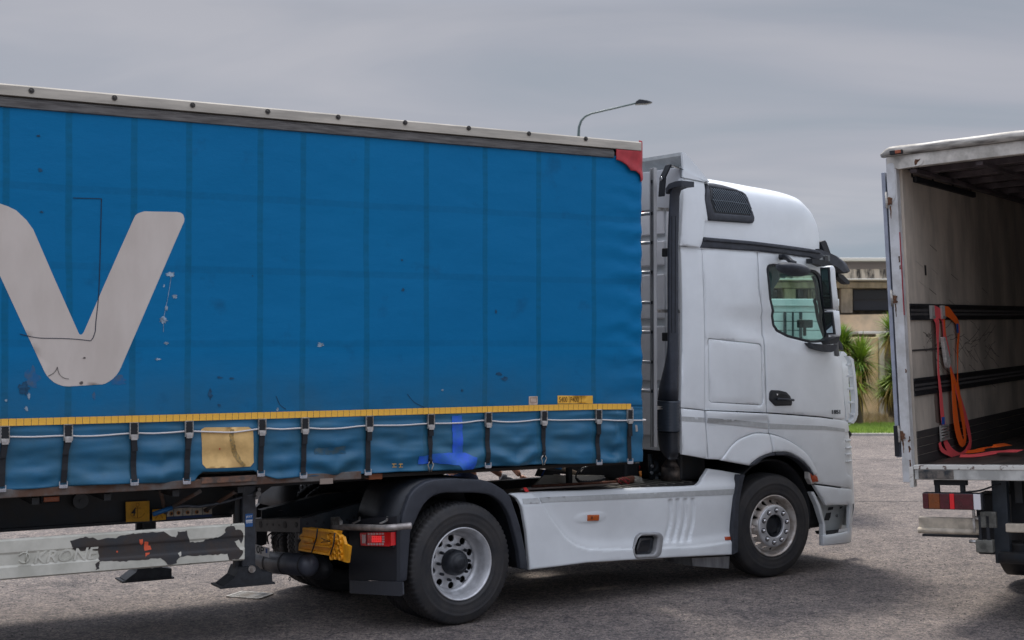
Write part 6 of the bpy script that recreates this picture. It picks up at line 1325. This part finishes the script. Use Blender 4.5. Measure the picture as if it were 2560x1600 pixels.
hand('glove', w1, hr-w1, glovem, 1.15); hand('hand', w2, hl-w2, skin, 1.0)
MB().cyl(w1-(hr-w1).normalized()*.05, w1+(hr-w1).normalized()*.01, .042, .036, n=14).build('glove_cuff', glovem, pe)
# hair, face
hb_ = MB(); q = []
for k in range(9):
    a = PI*k/16; q.append([(headc.x+.092*math.cos(a)*math.cos(t), headc.y+.10*math.cos(a)*math.sin(t)+.012, headc.z+.045+.095*math.sin(a)) for t in [2*PI*i/16 for i in range(16)]])
hb_.loft(q).build('hair', hair, pe)
MB().box((headc.x-.014, headc.y-.115, headc.z-.03), (headc.x+.014, headc.y-.085, headc.z+.02), bev=.008).build('nose', skin, pe)
for s_ in (-.032, .032): MB().cyl((headc.x+s_, headc.y-.094, headc.z+.03), (headc.x+s_, headc.y-.082, headc.z+.03), .011, n=10).build('eye', black, pe)
for f_ in ft: MB().box((f_.x-.05, f_.y-.22, 0), (f_.x+.055, f_.y+.06, .10), bev=.03).build('shoe', black, pe)
# ================================================================== WHITE BOX TRUCK with the open back
bx = thing('box_truck', 'white box truck seen into its empty open back, rusty edges, at the right', 'truck', FR_B)
WBX, LB = 2.5, 6.2; ZF, ZC, ZTOP = 1.275, 3.80, 3.98
bxw = mat('body_white', (.58, .59, .60), .45, var=.25, vscale=5, col2=(.46, .46, .45), bump=.05, bscale=30)
bxr = mat('rust_pocked_white', (.56, .55, .51), .55, var=.4, vscale=22, col2=(.10, .05, .035), edge=(.36, .44), bump=.15, bscale=60)
gr_ = mat('grimy_white', (.46, .44, .40), .55, var=.6, vscale=7, col2=(.11, .10, .09), stretch=(1, .5, 3), edge=(.34, .60), bump=.1, bscale=40)
inm = mat('dirty_interior_panel', (.56, .49, .41), .7, var=.4, vscale=2.2, col2=(.37, .33, .28), stretch=(1, 1, .35), bump=.05, bscale=30)
yp = 0.0
# rear frame: left post, right post, header, sill
pw = abs(B(2262, 800).y); 
post = MB().box((-.02, -pw, 1.14), (.07, -.012, 3.885), bev=.006).build('corner_post', bxw, bx)
MB().box((-.02, -WBX, 1.14), (.07, -WBX+pw, 3.885), bev=.006).build('corner_post', bxw, bx)
MB().box((-.024, -WBX+.02, 3.788), (.075, -.02, 3.897), bev=.006).build('header_beam', mat('header_paint', (.60, .57, .52), .55, var=.35, vscale=5, col2=(.36, .34, .30)), bx)
rr = []
for y in np.linspace(.03, -WBX-.02, 60):
    w = .005*fb(y*5, 1, 3); tp = -.008+.010*fb(y*2.2, 6, 3) if y < -.05 else 0
    ta = min(1, (.03-y)/.10+.25) if y > -.08 else 1
    rr.append([(-.045*ta+w, y, 3.90), (-.065*ta+w, y, 3.90+.05*ta), (-.03, y, 3.90+.085*ta+tp), (.06, y, 3.90+.09*ta+tp), (.06, y, 3.90)])
MB().loft(rr, smooth=True).build('roof_edge', gr_, bx)
MB().box((.06, -WBX-.0, 3.90), (LB, 0, 3.96), bev=.01).build('roof', bxw, bx)
a = B(2225, 386, x=-.07); b = B(2256, 379, x=-.07)
ol = MB().box((-.085, b.y, a.z-.006), (-.05, a.y, a.z+.030), bev=.004).build('roof_lamp', black, bx); MB().box((-.095, b.y+.008, a.z-.002), (-.084, a.y-.05, a.z+.026), bev=.003).build('lens', mat('faded_orange_lens', (.34, .09, .04), .4, var=.3, vscale=30), ol)
# gusset plates of the post and header, hinge pins
MB().prism(rnd([(-.012-.075, 3.84), (-.020, 3.84), (-.020, 3.56), (-.05, 3.50), (-.087, 3.56)], .03), -.026, -.0205, axis='x').build('gusset', bxw, bx)
MB().prism(rnd([(-.10, 3.85), (-.10, 3.78), (-.30, 3.79), (-.34, 3.82), (-.32, 3.86)], .03), -.030, -.0245, axis='x').build('gusset', MATS['header_paint'], bx)
MB().prism(jag([(-.27, 3.845), (-.31, 3.845), (-.275, 3.805), (-.255, 3.80)], .006, .02), -.0325, -.0305, axis='x').build('rust_spot', rust, bx)
for py in (500, 745, 1085):
    a = B(2221+(py-500)*.06, py, x=-.03); h_ = MB().cyl((-.035, -.006, a.z-.07), (-.035, -.006, a.z+.07), .009, n=10).box((-.03, -.04, a.z-.03), (-.0215, -.006, a.z+.03), bev=.003).build('hinge', gr_, bx)
    MB().prism(jag([(-.012, a.z-.05), (-.055, a.z-.04), (-.05, a.z+.015), (-.014, a.z+.03)], .008, .02), -.0325, -.0305, axis='x').build('rust_stain', rust, h_)
    MB().prism(jag([(-.030, a.z-.16), (-.036, a.z-.16), (-.038, a.z-.05), (-.026, a.z-.05)], .003, .02), -.0222, -.0205, axis='x').build('rust_stain', rust, h_)
for i in range(12):
    z = random.choice((random.uniform(1.1, 1.5), random.uniform(1.1, 3.7))); y = -pw+random.uniform(0.001, .012); s_ = random.uniform(.006, .02)
    MB().prism(jag([(y-.003, z-s_), (y+.008, z-s_), (y+.008, z+s_*2), (y-.003, z+s_*2)], .003, .01), -.0222, -.0205, axis='x').build('rust_spot', rust, bx)
# red edge seal of the opening
MB().box((-.022, -pw-.006, 2.55), (-.010, -pw-.0005, 3.25)).build('red_seal', mat('red_seal', (.35, .02, .04), .5), bx)
# swung-back door lying against the outside
dz1 = B(2210, 431, x=.0, ).z; MB().box((-.005, .006, 1.35), (1.2, .038, dz1), bev=.004).build('rear_door', mat('door_blue_grey', (.34, .37, .44), .5, var=.2, vscale=6), bx)
MB().box((-.022, .004, 1.36), (-.006, .045, 1.62), bev=.004).build('door_seal', black, bx)
# sill
MB().box((-.02, -WBX, 1.165), (.08, -.115, 1.262), bev=.006).build('sill', mat('sill_paint', (.50, .50, .47), .5, var=.3, vscale=6), bx)
MB().box((-.026, -WBX, 1.252), (.07, -.11, ZF+.012), bev=.004).build('sill_edge', bxr, bx)
MB().box((-.028, -.44, 1.175), (-.018, -.15, 1.25), bev=.004).build('rub_block', mat('scorched_metal', (.02, .025, .03), .5, var=.6, vscale=18, col2=(.16, .14, .12)), bx)
MB().box((-.024, -.105, 1.10), (.06, -.07, 1.275), bev=.004).build('corner_weld', bxr, bx)
# interior
MB().box((.07, -.118, ZF), (LB, -.095, ZC)).build('side_wall', inm, bx)
MB().box((.06, -.094, 1.17), (LB, -.004, 3.90)).build('outer_wall', bxw, bx)
MB().box((.06, -WBX, 1.17), (LB, -WBX+.1, 3.90)).build('side_wall', inm, bx)
MB().box((LB-.06, -WBX+.1, ZF), (LB, -.12, ZC)).build('front_wall', inm, bx)
MB().box((.08, -WBX+.1, 1.18), (LB, -.12, ZF), ).build('floor', mat('worn_floor_board', (.075, .055, .045), .6, var=.5, vscale=6, col2=(.035, .028, .024), stretch=(.3, 1, 1), bump=.1, bscale=30), bx)
MB().box((.07, -WBX+.1, 3.845), (LB, -.12, 3.895)).build('ceiling', mat('ceiling_sheet', (.22, .20, .20), .5, .3), bx)
# bare kick boards at the base of the wall: four dark planks
pm = mat('dark_board', (.028, .026, .027), .6, var=.5, vscale=8, col2=(.05, .045, .042), stretch=(.3, 1, 2), bump=.1, bscale=30)
zs_ = [ZF, 1.36, 1.43, 1.50, 1.565]
for z0, z1 in zip(zs_, zs_[1:]): MB().box((.075, -.128, z0+.003), (LB-.07, -.1185, z1-.003), bev=.002).build('kick_board', pm, bx)
# load rails: perforated steel tracks
def track(z0, z1):
    tkk = MB().box((.072, -.122, z0), (LB-.07, -.1185, z1)).box((.072, -.132, z1-.022), (LB-.07, -.122, z1)).box((.072, -.132, z0), (LB-.07, -.122, z0+.022)).build('load_rail', mat('rail_black', (.016, .017, .02), .5, .2, var=.3, vscale=20), bx)
    sm2 = MB()
    for i in range(150):
        x = .10+i*.032
        for zz_ in (.36, .60): z = z0+(z1-z0)*zz_; sm2.box((x, -.1245, z-.010), (x+.010, -.1221, z+.010))
    o = sm2.build('rail_slots', mat('slot_glint', (.13, .12, .115), .5, .3), tkk); o['kind'] = 'stuff'
track(2.505, 2.645); track(1.86, 2.01)
MB().box((.08, -.125, 2.24), (.9, -.1185, 2.255)).build('scratch_line', mat('scratch_black', (.05, .045, .042), .7), bx)
# scratches, drip marks and scuffs on the wall
scm = mat('wall_scratch', (.085, .075, .065), .7); random.seed(5)
for i in range(46):
    x = random.uniform(.35, 2.6); z = 2.28+random.gauss(0, .09); L_ = random.uniform(.08, .5); a = random.choice((.35, -.35, .1, -.6))
    MB().strip([(x+L_*k/5, -.1195, z+a*L_*k/5+random.uniform(-.012, .012)) for k in range(6)], (0, 0, .005), (0, .001, 0)).build('wall_scratch', scm, bx)
for a_, b_, c_ in ((2277, 420, 443), (2329, 430, 453), (2379, 443, 467), (2424, 455, 476), (2311, 663, 688)):
    u_ = B(a_, b_, y=-.1197); v_ = B(a_, c_, y=-.1197); MB().box((u_.x, -.1197, v_.z), (u_.x+.05, -.1188, u_.z)).build('drip_mark', mat('black_drip', (.02, .018, .02), .6), bx)
MB().prism(jag([(.62, 1.6), (.78, 1.6), (.72, 2.5), (.66, 2.5)], .012, .1), -.1194, -.1186).build('dirt_streak', mat('dirt_brown', (.15, .11, .09), .8), bx)
for i in range(16):
    x = random.uniform(.2, 2.5); z = random.uniform(1.6, 3.3); MB().strip([(x, -.1195, z), (x+.12, -.1195, z-.03), (x+.2, -.1195, z-.05)], (0, 0, .005), (0, .001, 0)).build('wall_scuff', mat('pale_scratch', (.42, .38, .33), .7) if i % 2 else scm, bx)
# ceiling beams
cbm = mat('ceiling_beam_steel', (.13, .11, .12), .5, .3, var=.4, vscale=6)
for i in range(8): x = .5+i*.62; MB().box((x, -WBX+.1, 3.785), (x+.07, -.12, 3.843), bev=.006).build('ceiling_beam', cbm, bx)
for y in (-.20, -.75, -1.3, -1.9): MB().box((.08, y-.04, 3.75), (LB-.1, y+.02, 3.784), bev=.004).build('ceiling_rail', cbm, bx)
MB().box((.35, -.155, 3.70), (2.2, -.12, 3.75), bev=.004).build('ceiling_edge_bar', black, bx)
# tail lamp on its bracket
lbk = MB().box((.05, -.52, 1.115), (.10, -.25, 1.165)).box((.05, -.29, 1.05), (.09, -.255, 1.12)).box((.05, -.50, 1.05), (.09, -.465, 1.12)).build('lamp_bracket', black, bx)
LA = B(2306, 1231, x=.03); LBb = B(2458, 1271, x=.03); Wl = LA.y-LBb.y; z1 = LA.z; z0 = z1-.14
tl = MB().box((.032, LBb.y, z0), (.09, LA.y, z1), bev=.010).build('tail_lamp', dark2, bx)
for u0, u1, m_ in ((.0, .10, redd), (.10, .29, mat('amber_lens', (.22, .055, .008), .25, coat=.5, var=.2, vscale=30)), (.29, .455, redd), (.455, .535, redl), (.535, .85, redd), (.85, .97, whitel)):
    MB().box((.020, LA.y-Wl*u1+.001, z0+.006), (.034, LA.y-Wl*u0-.001, z1-.006), bev=.003).build('lens', m_, tl)
MB().tube(smoothpoly([(.05, LBb.y+.16, z1+.005), (.05, LBb.y+.03, z1+.02), (.06, LBb.y-.09, z1+.06), (.08, LBb.y-.14, z1+.075)], 5), .008, n=6).build('lamp_cable', black, bx)
# underrun bumper with pale rail, brackets, tail lift box, wheel
ba = B(2295, 1303, x=.1); bz = ba.z
cr1 = mat('cream_rail', (.56, .49, .39), .5, var=.3, vscale=8)
MB().prism([(.10, bz-.02), (.10, bz+.035), (.115, bz+.045), (.15, bz+.045), (.15, bz-.11), (.115, bz-.115), (.10, bz-.10), (.085, bz-.085), (.085, bz-.045)], -.62, ba.y, axis='y' if False else 'y', M=None) if False else None
MB().box((.112, -.60, bz-.085), (.15, ba.y, bz+.035), bev=.008).build('underrun_rail', cr1, bx)
MB().cyl((.10, -.60, bz-.075), (.10, ba.y, bz-.075), .026, n=14).build('underrun_rail', cr1, bx)
MB().box((.10, -.60, bz-.125), (.16, ba.y-.03, bz-.108)).build('underrun_edge', black, bx)
MB().box((.10, -2.3, bz-.07), (.16, -.80, bz+.0), bev=.008).build('underrun_rail', cr1, bx)
q0 = B(2450, 1279, x=.06); q1 = B(2492, 1320, x=.06); gpl = mat('grey_plate', (.16, .16, .14), .6, .3, var=.5, vscale=9, bump=.1)
MB().box((.05, q1.y, q1.z), (.09, q0.y, q0.z), bev=.004).build('lift_bracket', gpl, bx)
q0 = B(2440, 1349, x=.06); q1 = B(2484, 1382, x=.06); MB().box((.04, q1.y, q1.z), (.12, q0.y, q0.z), bev=.006).build('lift_bracket', gpl, bx)
MB().box((.05, q1.y+.02, q1.z), (.07, q1.y+.045, q1.z+.3)).box((.05, q0.y-.05, q1.z), (.07, q0.y-.03, q1.z+.3)).build('lift_link', dark2, bx)
MB().cyl((.08, q0.y+.06, q0.z-.02), (.08, q0.y-.02, q0.z-.02), .014, n=8).cyl((.08, q0.y+.02, q0.z+.18), (.08, q0.y-.05, q0.z+.16), .018, n=8).box((.06, q0.y+.0, q0.z+.06), (.075, q0.y+.02, q0.z+.26)).build('lift_pin', steel, bx)
q = B(2478, 1210, x=.2)
MB().box((.2, q.y-.12, .46), (.28, q.y, 1.16), bev=.005).build('frame_upright', mat('upright_paint', (.030, .040, .052), .5, var=.3, vscale=7), bx)
MB().box((.4, -WBX+.5, .75), (.5, q.y-.1, 1.16)).build('underframe', black, bx)
MB().box((.3, -WBX+.4, .50), (.46, q.y-.06, .62), bev=.02).build('tail_lift_beam', chassis, bx)
for y in (q.y-.16, -1.7): MB().box((.3, y-.06, .95), (LB, y, 1.16)).build('chassis_rail', chassis, bx)
MB().cyl((.14, q.y-.05, .52), (.14, -WBX+.5, .52), .05, n=14).build('lift_cylinder', chassis, bx)
def bwheel(x, y, flip=False):
    w = MB().lathe([(.04, .12), (.04, .27), (.0, .30), (.0, .42), (.03, .47), (.24, .47), (.27, .42), (.27, .30), (.23, .27), (.23, .12)], 48).build('wheel', rubber, bx, (x, y, .49)); return w
qy = B(2500, 1400, x=2.2).y
for x in (2.3, 5.2):
    for y in (-.50, -WBX+.2): bwheel(x, y)
MB().cyl((2.3, -.4, .5), (2.3, -2.2, .5), .06).build('axle', black, bx)
MB().box((.9, -.62, .42), (1.2, -.35, .95), bev=.01).build('mud_flap', black, bx)
MB().box((LB+.1, -WBX+.05, .6), (LB+1.9, -.05, 3.0), bev=.15).build('cab', bxw, bx)
# ---- two lashing straps hanging from the upper load rail
def ribbon(name, pts, w, m, par, yw=-.135, tw=.0022):
    """ribbon in the wall plane; pts (px,py,width factor,y offset)"""
    q = []
    for a, b, k, yo in pts: v = B(a, b, y=yw+yo); q.append((v.x, v.y, v.z, k))
    s_ = smoothpoly(q, 6); P = [Vector(v[:3]) for v in s_]; ws = []
    for i, p_ in enumerate(P):
        d = (P[min(i+1, len(P)-1)]-P[max(i-1, 0)]).normalized(); n_ = Vector((d.z, 0, -d.x)); n_ = n_.normalized() if n_.length > .1 else Vector((1, 0, 0)); ws.append(n_*w*s_[i][3])
    return MB().strip(P, ws, (0, -tw, 0)).build(name, m, par)
def floorribbon(name, pts, w, m, par, z=None):
    q = [B(a, b, z=ZF+.012+h) for a, b, h in pts]; q = [Vector(v) for v in smoothpoly([tuple(v) for v in q], 6)]; ws = []
    for i in range(len(q)):
        d = (q[min(i+1, len(q)-1)]-q[max(i-1, 0)]).normalized(); n_ = Vector((-d.y, d.x, .25)).normalized(); ws.append(n_*w)
    return MB().strip(q, ws, (0, 0, .003)).build(name, m, par)
SW = .098
s1 = thing('lashing_strap', 'faded pink red ratchet strap hanging from the rail by its left hook', 'strap', FR_B, 'lashing straps in the box truck')
ribbon('webbing', [(2329, 778, .9, 0), (2337, 792, .9, 0), (2343, 806, 1.1, -.01), (2344, 840, .7, -.01), (2345, 880, .4, -.01), (2346, 930, .5, -.01), (2351, 980, .8, -.01), (2355, 1030, 1, -.01), (2357, 1048, 1, -.01), (2361, 1072, .9, -.01)], SW, strapred, s1)
ribbon('webbing', [(2335, 777, 1, -.004), (2348, 783, 1, -.006), (2357, 795, .9, -.008), (2359, 812, .7, -.01), (2363, 850, 1, -.012), (2370, 880, .9, -.014), (2374, 912, .5, -.016), (2385, 950, .8, -.018), (2398, 995, 1, -.02), (2412, 1040, 1, -.02), (2422, 1080, .9, -.025), (2425, 1110, .8, -.03), (2415, 1130, .7, -.04)], SW, strapred, s1)
ribbon('webbing', [(2361, 1098, .9, -.012), (2368, 1115, .9, -.014), (2381, 1132, .8, -.02), (2400, 1138, .5, -.03), (2417, 1128, .6, -.04)], SW, strapred, s1); ribbon('webbing', [(2349, 1106, .7, -.012), (2352, 1120, .6, -.014), (2362, 1130, .4, -.02), (2380, 1138, .4, -.03)], SW, strapred, s1)
floorribbon('webbing', [(2400, 1140, .0), (2440, 1139, 0), (2490, 1131, .01), (2515, 1128, .03), (2535, 1128, .035), (2549, 1128, .04)], .07, strapred, s1)
def hook(px, par):
    a = B(px, 778, y=-.137); h_ = MB()
    for d in (-.035, 0, .035): h_.box((a.x+d-.008, -.160, a.z-.07), (a.x+d+.008, -.136, a.z+.05), bev=.002)
    h_.box((a.x-.05, -.165, a.z-.06), (a.x+.05, -.15, a.z-.045)); h_.build('hook', mat('zinc', (.52, .50, .47), .4, .6), par)
hook(2327, s1)
v0 = B(2348, 1064, y=-.15); v1 = B(2371, 1098, y=-.15)
rt_ = MB().box((v0.x, -.165, v0.z-.02), (v1.x, -.150, v0.z), bev=.003).box((v0.x, -.165, v1.z), (v1.x, -.150, v1.z+.02), bev=.003)
for k in range(4): z = v0.z-.03-k*.025; rt_.cyl((v0.x+.01, -.158, z), (v1.x-.01, -.158, z), .009, n=8)
rt_.box((v0.x, -.163, v1.z), (v0.x+.012, -.15, v0.z)).box((v1.x-.012, -.163, v1.z), (v1.x, -.15, v0.z)).build('ratchet', MATS['zinc'], s1)
v = B(2358, 1051, y=-.148); MB().box((v.x-.042, -.150, v.z-.035), (v.x+.042, -.147, v.z+.03)).build('strap_label', mat('label_cobalt', (.01, .10, .42), .6), s1)
s2 = thing('lashing_strap', 'bright orange ratchet strap on the right hook with a white ratchet handle', 'strap', FR_B, 'lashing straps in the box truck')
ribbon('webbing', [(2360, 777, .9, -.004), (2372, 781, 1, -.006), (2383, 793, .8, -.008), (2394, 808, .7, -.01), (2397, 830, .5, -.01), (2394, 870, .5, -.01), (2394, 920, .2, -.01), (2394, 955, .4, -.01), (2399, 990, .5, -.01), (2398, 1020, .6, -.01)], SW, straporg, s2)
ribbon('webbing', [(2357, 785, .8, -.01), (2361, 805, .4, -.012), (2363, 860, .3, -.012), (2366, 893, .5, -.02)], SW, straporg, s2)
ribbon('webbing', [(2376, 920, .3, -.03), (2382, 960, .8, -.03), (2386, 1010, 1.3, -.03), (2391, 1060, 1.5, -.034), (2399, 1095, 1.3, -.036), (2406, 1108, .8, -.04)], SW, straporg, s2)
ribbon('webbing', [(2378, 930, .3, -.022), (2394, 975, .7, -.022), (2404, 1030, 1.0, -.024), (2410, 1070, .9, -.028), (2412, 1100, .7, -.03), (2404, 1112, .5, -.04)], SW, straporg, s2)
floorribbon('webbing', [(2396, 1116, 0.0), (2410, 1129, 0), (2440, 1128, .0), (2465, 1121, .02), (2490, 1115, .05), (2520, 1111, .04)], .075, straporg, s2)
hook(2353, s2)
v = B(2352, 868, y=-.155); u_ = B(2367, 926, y=-.155)
MB().prism(rnd([(v.x-.0, v.z+.09), (v.x+.05, v.z+.09), (v.x+.17, v.z-.12), (v.x+.16, v.z-.18), (v.x+.10, v.z-.19), (v.x+.06, v.z-.14)], .02), -.185, -.155).build('ratchet_handle', mat('handle_white', (.55, .53, .50), .5, var=.3, vscale=30), s2)
v = B(2393.5, 820, y=-.148); MB().box((v.x-.028, -.1515, v.z-.045), (v.x+.028, -.149, v.z+.04)).build('strap_label', MATS['label_cobalt'], s2)
bpy.context.view_layer.update()
